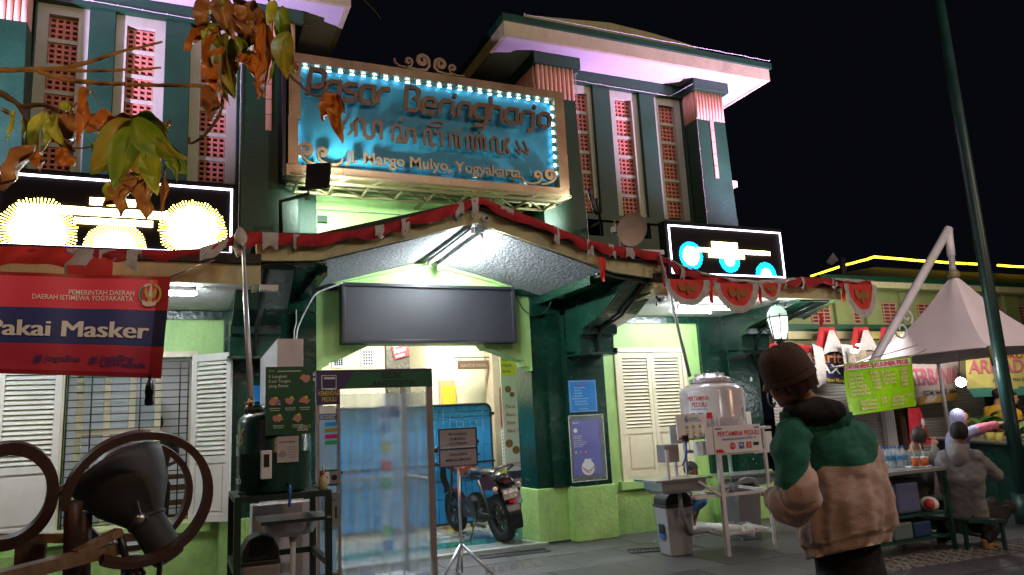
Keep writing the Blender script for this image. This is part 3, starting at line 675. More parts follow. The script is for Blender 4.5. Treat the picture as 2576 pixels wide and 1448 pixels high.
# ================================================================ fluorescent tubes
def tube(p, q, label, m, r=.016):
    p = Vector(p); q = Vector(q); t = thing("tube_lamp", label, "tube lamp", tuple((p+q)/2))
    MB().tube([p, q], r, 10).build("tube", m, t)
    up = Vector((0, 0, .035)); MB().bar(p+up, q+up, .045, .03).build("batten", M_white, t)
    for e in (p, q): MB().bar(e+Vector((0, 0, -.02)), e+Vector((0, 0, .03)), .03, .03, up=(1, 0, 0)).build("end_cap", M_white, t)
tube((XC+.09, 7.0, 3.42), (XC+.09, 8.45, 3.40), "lit white tube lamp running back along the ridge under the gable canopy", M_tube)
tube((XC-.02, 6.98, 3.47), (XC-.02, 8.5, 3.45), "unlit pale lamp batten beside the lit tube under the gable ridge", M_wmet, .012)
lamp("lantern_light", 'POINT', (6.9, 7.05, 2.45), 30, (.9, 1, .94), size=.12)
tube((5.55, 7.42, 2.79), (6.42, 7.42, 2.79), "long lit tube lamp under the right canopy", M_tube2, .022)
tube((5.9, 8.0, 2.83), (6.5, 8.0, 2.83), "second lit tube lamp further back under the right canopy", M_tube2, .012)
a = P(432, 738, Z=2.8); tube((a.x-.5, a.y, 2.8), (a.x+.2, a.y, 2.8), "lit tube lamp under the left canopy beside the red banner", M_tube2, .02)
tube((-2.6, 7.4, 2.8), (-1.7, 7.4, 2.8), "added unseen tube lamp under the left canopy brightening the lower left wall", M_tube2, .02)  # extra tube out of view, added to brighten the wall below the left window
# lantern
M_lglass = emit("lit lantern glass", (.90, 1, .93), 1.25); M_lgl2 = emit("dim lantern glass dome", (.55, .75, .68), .28)
ln = thing("hanging_lantern", "lit white glass lantern with black ribs hanging at the right end of the canopy", "lantern", (6.92, 7.2, 2.3))
lx, ly, lz = 6.90, 7.2, 2.36
MB().lathe([(.075, 0), (.13, .28)], 6, (lx, ly, lz), smooth=False).build("glass_pane", M_lglass, ln)
MB().lathe([(.13, .295), (.12, .35), (.08, .41), (.03, .45)], 12, (lx, ly, lz)).build("glass_dome", M_lgl2, ln)
rb = MB()
for i in range(6):
    a = 2*pi*i/6; rb.tube([(lx+.09*cos(a), ly+.09*sin(a), lz-.01), (lx+.135*cos(a), ly+.135*sin(a), lz+.29), (lx+.02*cos(a), ly+.02*sin(a), lz+.47)], .010, 5)
rb.lathe([(.0, -.03), (.09, -.015), (.095, .005), (.09, .01)], 12, (lx, ly, lz)); rb.lathe([(.135, .275), (.145, .285), (.135, .295)], 12, (lx, ly, lz)); rb.lathe([(.0, -.14), (.03, -.12), (.015, -.08), (.06, -.03)], 10, (lx, ly, lz))
rb.tube([(lx, ly, lz+.5), (lx, ly, 2.9)], .012, 6); rb.build("iron_rib", M_black, ln)
# floodlights (black slabs on arms) lighting the centre wall
def slabflood(c, n_, label, arm, w=.27, h=.30, target=None, power=60):
    c = Vector(c); n = Vector(n_).normalized(); t = thing("floodlight", label, "floodlight", tuple(c), group="slab floodlights by the sign"); x = n.cross(Vector((0, 0, 1))).normalized(); y = x.cross(n)
    q = [c-x*w/2-y*h/2, c+x*w/2-y*h/2, c+x*w/2+y*h/2, c-x*w/2+y*h/2]
    MB().prism(q, n*.035).build("housing", M_black, t, bevel=.006)
    MB().poly([p+n*.0355+(c-p)*.08 for p in q]).build("lens", emit("flood lens", (.9, 1, .95), 3) if "flood lens" not in bpy.data.materials else bpy.data.materials["flood lens"], t)
    MB().tube(arm, .022, 6).build("arm", M_black, t)
    lamp("floodlight_lamp", 'SPOT', tuple(c+n*.06), power, (.85, 1, .93), target or tuple(c+n), .1, spot=150, blend=1)
slabflood(P(799, 442, Y=7.75), (.45, .8, -.15), "black slab floodlight on a bent arm in front of the sign's lower left corner", [P(775, 450, Y=7.8), P(776, 488, Y=7.8), P(705, 508, Y=7.95), P(707, 590, Y=8.0)], target=(2.2, 9, 4.2), power=260)
slabflood(P(1494, 508, Y=7.9), (-.75, .6, -.2), "black slab floodlight seen edge-on below the right tower windows", [P(1500, 500, Y=7.95), P(1511, 560, Y=8.1), P(1480, 575, Y=8.6)], .22, .30, target=(2.2, 9, 4.3), power=130)
# satellite dish
dsh = thing("dish_antenna", "round beige dish antenna on the canopy roof", "antenna", (4.9, 7.35, 3.3))
dc = P(1585, 577, Y=7.3); dn = (Vector((3.2, 2.0, 1.4))-dc+Vector((1.6, 0, .1))).normalized(); dM = dn.to_track_quat('Z', 'Y').to_matrix()
MB().lathe([(0, 0.0), (.08, .006), (.15, .02), (.2, .045), (.205, .05), (.2, .038), (.15, .01), (0, -.01)], 28, dc, M=dM).build("reflector", mat("dusty beige radome", (.42, .33, .27), .55, var=.2, dirt=.4), dsh)
MB().tube([dc-dn*.03, dc-dn*.12+Vector((0, 0, -.02)), dc-dn*.12+Vector((0, 0, -.42))], .018, 8).build("mast", M_black, dsh)
MB().box(dc.x-.24, dc.x-.14, dc.y, dc.y+.05, dc.z-.05, dc.z+.02).build("mount", M_white, dsh)
cable([dc+Vector((-.2, .02, .1)), dc+Vector((-.17, .02, -.1)), dc+Vector((-.13, .02, -.3)), dc+Vector((-.14, .05, -.46))], .006, "thin pale cable hanging behind the dish antenna")
# dome camera on the gable and bullet camera
cm = thing("security_camera", "small white bullet camera on the gable fascia near its apex", "security camera", tuple(P(1216, 548, Y=6.85)))
pc = P(1216, 549, Y=6.86); MB().lathe([(0, 0), (.022, .0), (.026, .03), (.026, .07), (0, .07)], 12, pc+Vector((0, .03, 0)), M=Vector((.3, -1, -.2)).normalized().to_track_quat('Z', 'Y').to_matrix()).build("body", M_white, cm)
MB().ball(pc+Vector((.018, -.05, -.012)), .018, 8, 6).build("lens", M_black, cm)
cm2 = thing("security_camera", "grey bullet camera under the front of the right canopy", "security camera", tuple(P(1665, 752, Y=6.95)))
pc = P(1670, 752, Y=6.98); MB().tube([pc+Vector((-.09, -.04, -.02)), pc+Vector((.03, .03, .0))], .026, 10).build("body", mat("grey plastic", (.35, .35, .36), .5), cm2); MB().ball(pc+Vector((-.095, -.042, -.021)), .02, 8, 6).build("lens", M_black, cm2); MB().bar(pc, pc+Vector((.06, .06, .09)), .02).build("bracket", M_white, cm2)
# string of small fairy bulbs stapled down the tower edges and along the lintels
def fairy(pts, label):
    pts = [Vector(p) for p in pts]; t = thing("fairy_light_string", label, "light string", tuple(pts[0])); wob = []
    for a, b in zip(pts, pts[1:]):
        n = max(2, int((b-a).length/.12))
        for i in range(n): wob.append(a.lerp(b, i/n)+Vector((random.uniform(-.003, .003), 0, random.uniform(-.005, .003))))
    wob.append(pts[-1]); MB().tube(wob, .005, 4).build("wire", M_wire, t)
    m = MB(); 
    for p in wob[::2]: m.ball(p+Vector((0, -.008, 0)), .009, 5, 4)
    m.build("bulbs", M_wcl, t, kind='stuff')
fairy([(.505, 8.47, 6.36), (.500, 8.485, 5.9), (.495, 8.485, 3.3)], "unlit fairy light string running down the right pilaster of the left tower")
fairy([(-1.57, 8.75, 6.40), (.45, 8.75, 6.36)], "unlit fairy light string under the left tower lintel")
fairy([(4.98, 8.74, 6.42), (4.95, 8.47, 6.30), (5.0, 8.75, 6.35), (6.75, 8.75, 6.33), (6.95, 8.43, 6.42)], "unlit fairy light string under the right tower lintel")
fairy([(4.94, 8.49, 6.3), (4.975, 8.49, 3.3)], "unlit fairy light string down the left pilaster of the right tower")
fairy([(7.0, 8.485, 5.9), (7.0, 8.485, 3.8)], "unlit fairy light string down the right pilaster of the right tower")
fairy([(4.0, 8.1, 6.83), (6.5, 8.1, 6.83), (8.2, 8.1, 6.83)], "unlit fairy light string on the right tower roof edge")
fairy([(1.43, 8.95, 3.9), (1.43, 8.95, 4.21), (3.9, 8.95, 4.2)], "unlit fairy light string along the moulding of the pale centre wall")
# ================================================================ PASSAGE INTERIOR
hall = thing("entrance_hall", "cream painted market hall seen through the entrance", "hall", (3, 11, 0))
YB = 12.2
V = lambda u, v, Y: P(u, v, Y=Y)
MB().box(.4, V(1069, 900, YB).x, YB, YB+.1, .02, 4.2).build("back_wall", M_intc, hall)
xw = V(1072, 900, 11.2).x
MB().box(xw, V(1100, 900, 11.2).x, 11.2, 12.2, .02, 4.2).build("back_pier", M_intc, hall)
MB().box(V(1100, 900, 11.2).x+.002, V(1237, 900, 11.2).x, 11.26, 11.4, .02, 4.2).build("back_wall", M_intc, hall)
MB().box(V(1238, 900, 10.8).x, V(1264, 900, 10.8).x, 10.8, 11.15, .02, 4.2).build("brown_pier", mat("tan paint", (.42, .33, .21), .6), hall)
MB().box(4.98, 5.06, 9.2, 12.3, .02, 4.2).build("side_wall", mat("pale side wall", (.66, .66, .62), .6), hall)
MB().box(.4, .5, 9.2, 12.3, .02, 4.2).build("side_wall", M_intc, hall)
MB().box(.4, 5.06, 8.87, 12.3, 3.6, 3.66).build("ceiling", M_soff, hall)
lamp("hall_light", 'AREA', (3.0, 10.2, 3.5), 26, (1, .97, .88), (3.0, 10.4, 0), 1.4, .5)
MB().box(2.4, 3.6, 10.1, 10.3, 3.53, 3.58).build("ceiling_lamp", M_tube2, hall)
M_ventw = mat("white vent panel", (.78, .78, .76), .6)
for u0, u1, v0, v1 in ((835, 866, 890, 926), (908, 942, 878, 924)):
    a = V(u0, v1, YB-.03); b = V(u1, v0, YB-.03); vp = MB().box(a.x, b.x, YB-.03, YB-.002, a.z, b.z).build("vent_panel", M_ventw, hall); h = MB()
    for i in range(4):
        for j in range(5): x = a.x+.03+(b.x-a.x-.06)*(i+.25)/4; z = a.z+.03+(b.z-a.z-.06)*(j+.2)/5; h.box(x, x+.026, YB-.034, YB-.031, z, z+.03)
    h.build("vent_holes", M_dark, vp, kind='stuff')
# dark mottled stand and red poster
a = V(974, 1010, 11.0); b = V(1030, 862, 11.0)
pm = thing("advert_stand", "dark mottled advert stand with a red and white poster inside the entrance", "advert stand", (a.x, 11, 0))
MB().box(a.x, b.x, 11.0, 11.1, .02, b.z).build("stand_board", mat("dark mottled print", (.10, .08, .05), .7, var=.8, vs=22), pm)
fr = Fr((V(994, 905, 10.98).x, 10.98, V(994, 905, 10.98).z), (1, 0, .28), (-.28, 0, 1)); fr.rect(0, 0, .24, .25, 0, "poster", mat("poster red", (.65, .03, .03), .5), pm, .01)
text("Obat", fr, .03, .17, .05, M_white, pm, name="lettering", shear=.3); text("Scenar", fr, .01, .09, .07, M_white, pm, w=.21, shear=.3); fr.rect(.02, .02, .16, .05, .004, "poster_strip", M_white, pm)
# yellow door in its recess
a = V(1096, 1080, 11.24); b = V(1143, 957, 11.24)
d = thing("yellow_door", "yellow door in a recess of the cream hall wall", "door", (a.x, 11.2, 0))
M_yp = MATS["yellow paint"]
MB().box(a.x, b.x, 11.235, 11.258, .02, b.z).build("door_reveal", mat("ochre reveal", (.5, .34, .16), .6), d); MB().box(V(1112, 957, 11.22).x, b.x, 11.20, 11.232, .02, b.z-.09).build("door_leaf", M_yp, d)
MB().box(V(1127, 957, 11.22).x, b.x-.02, 11.185, 11.198, 1.2, b.z-.14).build("door_panel", mat("yellow paint dull", (.70, .46, .04), .5), d)
# hanging plaque
a = V(1153, 930, 10.9); b = V(1229, 907, 10.9); hp_ = thing("hanging_plaque", "small brown name plaque hanging from an iron bracket inside the entrance", "sign", tuple(a))
MB().box(a.x, b.x, 10.9, 10.93, a.z, b.z).build("plaque", mat("brown plaque", (.16, .09, .05), .5), hp_); text("KANTOR PASAR", XZ(a.x+.05, 10.9, a.z+.035), 0, 0, .045, mat("faded tan ink", (.40, .28, .18), .6), hp_, w=b.x-a.x-.1)
q = MB(); z = b.z+.045; q.tube([(a.x-.06, 10.92, z-.02), (a.x-.04, 10.92, z+.005), (b.x+.06, 10.92, z+.005)], .008, 6); q.bar((b.x+.06, 10.92, z+.03), (b.x+.06, 10.92, z-.14), .02)
for x in (a.x+.05, b.x-.05): q.tube([(x, 10.92, z), (x, 10.92, b.z)], .005, 5)
q.build("iron_bracket", M_black, hp_)
# posters on the right wall of the passage
M_post = mat("poster white", (.74, .74, .70), .4)
pt = thing("standing_banner", "tall white advertising banner with red lettering and food pictures right of the motorbike", "banner", (4.7, 9.9, 0))
a = V(1273, 1222, 9.9); b = V(1312, 880, 9.9); f_ = XZ(a.x, 9.9, a.z); w_ = b.x-a.x; h_ = b.z-a.z
f_.rect(0, 0, w_, h_, 0, "banner_sheet", M_post, pt, .01); f_.rect(0, h_*.80, w_, h_*.95, .004, "yellow_field", mat("poster yellow", (.72, .70, .05), .5), pt)
for i, s_ in enumerate(("KULINER", "PASAR", "ENAK")): text(s_, f_, .03, h_*(.915-.045*i), .035, mat("ink dark blue", (.03, .03, .12), .5), pt, c=.008)
for i, s_ in enumerate(("Pecel", "Baso", "Soto", "Nasi Tela")): text(s_, f_, .05, h_*(.56-.06*i), .05, mat("ink red", (.65, .03, .05), .5), pt, shear=.2, c=.006)
text("KOTO BA", f_, .02, h_*.13, .06, MATS["ink red"], pt, c=.012)
for (cx, cz, r) in ((.10, .70, .05), (.16, .66, .04), (.08, .30, .06), (.18, .25, .06)): f_.disc(cx, h_*cz, r, .005+cx*.01, "food_picture", mat("food print", (.30, .14, .04), .5, var=.9, vs=30), pt, 9)
f_.rect(0, 0, w_, h_*.1, .005, "dark_field", mat("ink black", (.02, .02, .02), .5), pt)
pk = thing("wall_poster", "red brown food poster with a sheet of small print below it inside the entrance", "poster", (4.4, 10.3, 1.2))
a = V(1265, 1170, 10.35); b = V(1283, 975, 10.35); f_ = XZ(a.x, 10.35, a.z); w_ = b.x-a.x; h_ = b.z-a.z
f_.rect(0, h_*.48, w_, h_, 0, "picture_sheet", mat("brick red print", (.33, .10, .04), .5, var=.7, vs=8), pk, .01); f_.rect(0, 0, w_, h_*.45, 0, "print_sheet", M_post, pk, .01)
for i in range(9): f_.rect(.015, h_*(.04+.045*i), w_-.02*(1+i % 3), h_*(.055+.045*i), .004, "print_line", MATS["ink black"], pk)
nb = thing("low_banner", "dark purple low banner with white lettering beside the entrance pier", "banner", (4.5, 9.6, 0))
a = V(1277, 1300, 9.6); b = V(1322, 1185, 9.6); f_ = XZ(a.x, 9.6, a.z); f_.rect(0, 0, b.x-a.x, b.z-a.z, 0, "banner_sheet", mat("dark purple print", (.035, .02, .09), .5), nb, .01)
MB().bar((a.x+.02, 9.62, 0.02), (a.x+.02, 9.62, a.z), .02).bar((b.x-.02, 9.62, 0.02), (b.x-.02, 9.62, a.z), .02).build("banner_foot", M_black, nb)
for i, s_ in enumerate(("AREA WAJIB", "MASKER", "DI MERAH")): text(s_, f_, .04, (b.z-a.z)*(.78-.14*i), .04, M_white, nb, w=.19)
# blue mesh barrier
br = thing("mesh_barrier", "tall black wire mesh barrier backed with bright blue sheet behind the booth", "barrier", (3, 10.6, 0))
YQ = 10.6; xr = V(1238, 1150, YQ).x; zt = V(1200, 1017, YQ).z; xl = 1.3; rr = .10
M_bl = mat("bright blue sheet", (.02, .26, .62), .5, var=.1, vs=1.5)
pl_ = [(xl, .10), (xr, .10), (xr, zt-rr)]+[(xr-rr+rr*cos(radians(a)), zt-rr+rr*sin(radians(a))) for a in (20, 45, 70, 90)]+[(xl, zt)]
XZ(0, YQ, 0).pol(pl_, 0, "blue_sheet", M_bl, br, .02)
m = MB(); m.tube([(x, YQ-.02, z) for x, z in pl_+[pl_[0]]], .018, 8); m.build("frame", M_black, br)
m = MB(); x = xl+.1
while x < xr-.03: m.tube([(x, YQ-.018, .10), (x, YQ-.018, zt-.01)], .0035, 4); x += .105
for z in (.45, .7, .95, 1.2, 1.62, 1.70, zt-.22): m.tube([(xl, YQ-.02, z), (xr, YQ-.02, z)], .004, 4)
m.build("wire_mesh", M_black, br, kind='stuff')
MB().bar((xl, YQ-.03, .93), (xr+.03, YQ-.03, .95), .03).build("cross_rail", M_black, br); MB().box(xr-.02, xr+.05, YQ-.04, YQ, 1.63, 1.67).build("hinge", M_black, br)
MB().box(xl+.5, xl+.56, YQ-.25, YQ+.25, .02, .06).build("foot", M_black, br); MB().box(xr-.3, xr-.24, YQ-.25, YQ+.25, .02, .06).build("foot", M_black, br)
# ================================================================ ANTISEPTIC BOOTH
YO = 7.0
A = V(795, 1000, YO); Bq = V(1088, 1000, YO); x0, x1 = A.x, Bq.x; zt = V(940, 930, YO).z; zh = V(1080, 973, YO).z; xm = V(853, 1000, YO).x; xo = V(1073, 1000, YO).x
bt = thing("antiseptic_booth", "walk-through antiseptic booth with clear plastic strip curtain and dark green header", "booth", (x0, YO, 0))
M_vin = mat("clear vinyl strip", (.55, .76, .93), .10, alpha=.40, var=.1, vs=2.0, spec=.8, bump=.4, bs=4)
M_lb = mat("light blue print", (.30, .55, .80), .4, var=.05)
M_pur = mat("dark purple print header", (.030, .018, .075), .4); M_gh = mat("dark green print", (.005, .09, .035), .4)
M_post_ = mat("aluminium post", (.34, .29, .27), .35, metal=.5)
f = MB(); D = .95
for x in (x0, xm-.02, xo, x1-.03):
    for y in (YO, YO+D): f.box(x, x+.03, y, y+.03, 0, zt)
for y in (YO, YO+D): f.box(x0+.03, x1-.03, y+.001, y+.029, zt-.03, zt-.002)
f.box(xm+.01, xo, YO+D+.002, YO+D+.028, .98, 1.01); f.box(x0+.002, x0+.028, YO+.03, YO+D, zt-.03, zt-.002); f.box(x1-.028, x1-.002, YO+.03, YO+D, zt-.03, zt-.002); f.box(x1-.028, x1-.002, YO+.03, YO+D, .98, 1.01)
f.build("frame", M_post_, bt)
hf = XZ(x0, YO-.012, 0); W0 = x1-x0
hf.pol([(0, zh), (W0, zh), (W0, zt), (0, zt)], 0, "header_board", M_gh, bt, .01)
hf.pol([(0, zh), (W0*.22, zh), (W0*.33, zt), (0, zt)], .003, "header_field", M_pur, bt)
hf.rect(W0*.36, zt-.022, W0, zt, .0035, "header_edge", M_pur, bt)
M_inkd = mat("dark ink", (.004, .018, .012), .5)
text("BILIK", hf, W0*.55, zt-.085, .055, M_inkd, bt, w=.20, c=.006, bold=.015); text("ANTISEPTIK", hf, W0*.46, zh+.012, .055, M_inkd, bt, w=.44, c=.006, bold=.015)
hf.rect(0, zh-.14, xm-x0, zh-.002, .001, "side_header", M_pur, bt, .008)
hl = [(.05, zt-.17), (.18, zt-.17), (.18, zt-.05), (.05, zt-.05)]
for i in range(4):
    (ax, az), (bx, bz) = hl[i], hl[(i+1) % 4]; MB().bar(hf.p(ax, az, .006), hf.p(bx, bz, .006), .006, .002, up=(0, 1, 0)).build("logo_frame", M_wire, bt)
M_ylt = mat("mustard ink", (.55, .40, .02), .5)
hf.rect(.07, zt-.085, .17, zt-.065, .006, "logo_bar", M_wire, bt)
text("KEMENDAG", hf, .02, zh-.055, .04, M_ylt, bt, w=.19, c=.004, bold=.015); text("PEDULI", hf, .05, zh-.11, .04, M_ylt, bt, w=.13, c=.004, bold=.015)
sp = XZ(x0+.03, YO+.01, 0); sw = xm-x0-.06
sp.rect(0, .02, sw, zh-.15, 0, "side_panel", M_lb, bt, .01)
sp.rect(0, zh-.22, sw, zh-.155, .004, "panel_cap", M_post, bt); sp.rect(0, zh-.275, sw+.01, zh-.225, .005, "panel_title", mat("navy print", (.02, .08, .24), .4), bt)
text("CARA PENGGUNAAN", sp, .005, zh-.247, .016, M_white, bt, w=sw-.01, c=.008); text("BILIK ANTISEPTIK", sp, .01, zh-.268, .016, M_white, bt, w=sw-.02, c=.008)
for i, cc in enumerate(((.02, .30, .72), (.36, .26, .03), (.50, .015, .16), (.01, .36, .12))):
    sp.rect(.05, zh-.335-.055*i, sw+.01, zh-.30-.055*i, .006, "colour_bar", mat("bar%d" % i, cc, .4), bt)
sp.rect(0, 1.02, sw+.01, 1.16, .006, "socket_plate", M_gh, bt); sp.rect(.015, 1.035, .085, 1.145, .02, "socket", M_wmet, bt, .018); sp.rect(.09, 1.035, .165, 1.145, .02, "socket", M_steel, bt, .018); sp.disc(.05, 1.09, .02, .022, "socket_hole", M_black, bt); sp.disc(.128, 1.09, .026, .022, "socket_hole", M_black, bt)
sp.rect(.03, .66, .18, .96, .05, "dispenser_box", M_steel, bt, .045); 
for x in (.075, .135): sp.rect(x-.008, .74, x+.008, .84, .052, "dispenser_slot", M_black, bt)
text("SABUN", sp, .05, .885, .02, MATS["navy print"], bt, c=.053)
# curtain strips
W1 = xo-xm-.01; ns = 6
for i in range(ns):
    a0_ = xm+.015+W1*i/ns; ww = W1/ns*1.12; ph = random.random()*6; yy = YO+.02+(.012 if i % 2 else 0)
    def fn(u, t, a0_=a0_, ww=ww, ph=ph, yy=yy):
        z = (zh-.05)*(1-t)+.04*t; return (a0_+ww*u+.02*sin(ph+t*5)*t+.012*sin(9*t+ph), yy+.03*sin(u*5+ph+2*t)*(.4+t)+.03*sin(6*t+ph*2)*t, z)
    MB().grid(14, 16, fn).build("curtain_strip", M_vin, bt)
for i in range(8): x = xm+.03+W1*i/7.5; MB().tube([(x, YO+.015, zh-.03), (x+.01, YO+.01, zh-.06)], .005, 4).build("curtain_hook", M_steel, bt)
# acrylic side with labels
MB().poly([(x1-.015, YO+.04, .1), (x1-.015, YO+D, .1), (x1-.015, YO+D, zt-.04), (x1-.015, YO+.04, zt-.04)]).build("side_glass", mat("clear acrylic", (.7, .85, .9), .08, alpha=.14, var=0), bt)
rp = XZ(xo-.26, YO+D-.03, 0)
rp.rect(0, .15, .26, zh-.05, 0, "rear_panel", mat("pale acrylic", (.55, .72, .82), .3, alpha=.45, var=0), bt)
rp.rect(.02, 1.62, .24, 1.74, .004, "rear_title", MATS["navy print"], bt); text("PENGGUNAAN BILIK", rp, .03, 1.70, .02, M_ylt, bt, w=.2, c=.008)
for i, (cc, z) in enumerate((((.05, .2, .6), 1.46), ((.3, .4, .12), 1.26), ((.50, .03, .10), 1.06), ((.02, .40, .15), .88), ((.1, .5, .1), .40), ((.05, .25, .6), .25))): rp.rect(.03, z, .13, z+.11, .004, "colour_block", mat("block%d" % i, cc, .5), bt)
MB().box(x0+.04, x1-.04, YO+.04, YO+D-.04, 0, .04).build("booth_floor", M_wmet, bt)
MB().box(x0+.02, xm-.03, YO-.1, YO-.02, 0, .27).build("base_box", mat("dark brown box", (.12, .07, .05), .6), bt)
# ================================================================ GREEN TANK HAND-WASH STATION
YT = 5.5; c = V(700, 1240, YT); dep = (c-CAM).dot(_f); Rt = 94*dep/1860; cx, cy = c.x, YT+Rt; zb = V(700, 1241, YT).z; zs = V(700, 1043, YT+Rt).z
wt = thing("green_water_tank", "dark green plastic water tank with hand washing poster on black steel stand", "water tank", (cx, cy, zb))
M_tk = mat("dark green tank plastic", (.008, .045, .030), .25, var=.1, spec=.6, bump=.05, bs=8)
hT = zs-zb
MB().lathe([(0, 0), (Rt*.98, 0), (Rt, .02), (Rt, hT*.5), (Rt*1.005, hT*.505), (Rt, hT*.51), (Rt*.99, hT*.9), (Rt*.93, hT*.97), (Rt*.8, hT*1.02), (Rt*.45, hT*1.05), (0, hT*1.06)], 40, (cx, cy, zb)).build("tank_body", M_tk, wt)
MB().lathe([(Rt*.0, 0), (.07, 0), (.075, .03), (.06, .055), (0, .06)], 20, (cx-.14, cy, zb+hT*1.03)).build("tank_lid", M_tk, wt)
def wrapc(cx_, cy_, R_, z0, ang0):
    def f(x, y, c_):
        a = ang0+x/R_; return (cx_+(R_+c_)*sin(a), cy_-(R_+c_)*cos(a), z0+y)
    return f
M_wp = mat("white print", (.72, .74, .72), .4); M_yp2 = mat("yellow green print", (.62, .60, .03), .4)
wf = wrapc(cx, cy, Rt, zb, radians(-82)); text("KITA", None, -.085, hT*.62, .07, M_wp, wt, w=.12, bold=.015, wrapf=wf, c=.003); text("CORONA", None, -.17, hT*.48, .07, M_wp, wt, w=.21, bold=.015, wrapf=wf, c=.003)
text("VS", None, .045, hT*.62, .11, M_yp2, wt, w=.06, bold=.012, shear=.3, wrapf=wf, c=.004); text("Grab", None, -.08, .07, .055, M_wp, wt, bold=.015, wrapf=wf, c=.003)
YPo = YT-.03; a = V(667, 1097, YPo); b = V(787, 922, YPo); pf = XZ(a.x, YPo, a.z); pw, ph_ = b.x-a.x, b.z-a.z
M_pg = mat("poster green", (.004, .075, .028), .45)
po = pf.rect(0, 0, pw, ph_, 0, "poster_board", M_pg, wt, .008); M_skin_p = mat("poster pink", (.52, .25, .20), .5); M_pinkt = mat("pale poster ink", (.35, .52, .38), .5)
text("Grab", pf, .02, ph_-.035, .013, M_pinkt, po); pf.rect(.08, ph_-.037, .24, ph_-.028, .003, "small_print", M_pinkt, po)
for i, s_ in enumerate(("5 Langkah", "Cuci Tangan", "yang Benar")): text(s_, pf, .018, ph_-.078-.033*i, .020, mat("poster ink light", (.50, .62, .50), .5), po, w=(.125, .15, .14)[i], bold=.012)
def blob(fr_, x, y, r, nm, m, c=.004, seed=0, par=None, n=14):
    rn = random.Random(seed); fr_.pol([(x+r*rn.uniform(.6, 1.25)*cos(2*pi*i/n), y+r*.8*rn.uniform(.6, 1.25)*sin(2*pi*i/n)) for i in range(n)], c, nm, m, par)
for i, (x, y) in enumerate(((.06, .235), (.165, .235), (.265, .235), (.085, .115), (.215, .115))):
    blob(pf, x, y, .036, "hand_drawing", M_skin_p, .004, i, po); blob(pf, x+.01, y+.02, .014, "soap_drawing", M_yp2, .006, i+9, po, 8); pf.rect(x-.035, y-.055, x+.04, y-.048, .004, "small_print", M_pinkt, po); pf.rect(x-.03, y-.068, x+.035, y-.062, .004, "small_print", M_pinkt, po)
blob(pf, .27, ph_-.085, .035, "hand_drawing", M_skin_p, .004, 33, po); pf.disc(.09, .215, .017, .008, "badge", mat("badge navy", (.05, .05, .22), .5), po); text("20", pf, .079, .208, .014, M_wp, po, c=.010)
text("#KITA", pf, .225, .042, .018, M_wp, po, w=.06, bold=.015); text("CORONA", pf, .215, .022, .018, M_wp, po, w=.075, bold=.015); text("VS", pf, .290, .04, .026, M_yp2, po, w=.016)
nf = XZ(V(697, 1165, YT-.01).x, YT-.012, V(697, 1165, YT).z); no = nf.rect(0, 0, .145, .185, 0, "paper_notice", mat("grey paper", (.46, .42, .41), .6), wt, .003)
text("AYO PAKAI MASKER", nf, .012, .135, .011, M_inkd, no, w=.11); blob(nf, .035, .06, .03, "drawing", mat("print grey", (.25, .25, .28), .6), .003, 4, no)
for i in range(5): nf.rect(.07, .03+.018*i, .13, .034+.018*i, .003, "small_print", MATS["print grey"], no)
dx = V(668, 1205, YT-.03); di = MB().box(dx.x-.035, dx.x+.035, YT-.09, YT-.02, dx.z, dx.z+.19).build("soap_dispenser", M_wp, wt, bevel=.006); MB().box(dx.x-.018, dx.x+.018, YT-.093, YT-.091, dx.z+.08, dx.z+.165).build("dispenser_window", M_dark, di)
fx = V(727, 1225, YT-.05); MB().tube([(fx.x, YT-.0, fx.z+.01), (fx.x, YT-.09, fx.z+.01)], .012, 8).build("tap", M_black, wt)
MB().tube([(fx.x, YT-.09, fx.z+.01), (fx.x+.002, YT-.095, fx.z-.05), (fx.x-.004, YT-.095, fx.z-.13)], .009, 8).build("blue_hose", mat("blue hose", (.02, .12, .5), .4), wt)
# stand
st = thing("tank_stand", "black steel stand with a small steel wash basin below the green tank", "stand", (cx, cy, 0))
sx0, sx1 = V(597, 1300, YT-.08).x, V(826, 1300, YT-.08).x; sy0, sy1 = YT-.08, YT+.62; m = MB()
M_st = mat("black green steel", (.012, .028, .02), .35, var=.3)
for x in (sx0, sx1):
    for y in (sy0, sy1): m.box(x-.022, x+.022, y-.022, y+.022, 0, zb-.04)
for z in (zb-.02, .62):
    m.bar((sx0-.02, sy0, z), (sx1+.02, sy0, z), .04) if z > 1 else None; m.bar((sx0+.022, sy1, z), (sx1-.022, sy1, z), .04)
    for x in (sx0, sx1): m.bar((x, sy0+.022, z), (x, sy1-.022, z), .04)
m.box(sx0+.03, sx1-.03, sy0+.03, sy1-.03, zb-.03, zb-.004); m.build("stand_frame", M_st, st)
bz = V(745, 1305, YT-.08).z; ba = V(665, 1305, YT-.05).x; bb = V(805, 1305, YT-.05).x
bm = MB(); cxb = (ba+bb)/2; hw = (bb-ba)/2
bs_ = st
MB().box(ba-.03, sx1+.01, sy0-.06, sy0+.40, bz-.012, bz).build("basin_rim", M_steel, st)
bm.lathe([(hw*.96, 0), (hw*.95, -.06), (hw*.85, -.10), (hw*.5, -.115), (0, -.12)], 28, (cxb, sy0+.16, bz-.013), M=Matrix(((1, 0, 0), (0, .78, 0), (0, 0, 1)))).build("basin_bowl", M_steel, st)
MB().tube([(cxb+.02, sy0+.16, bz-.13), (cxb+.02, sy0+.16, bz-.22), (cxb+.015, sy0+.18, 0.02)], [.03, .018, .018], 10).build("drain_pipe", M_wp, st)
MB().box(ba-.03, sx1-.02, sy0-.07, sy0-.062, bz-.02, bz+.002).build("basin_lip", M_st, st)
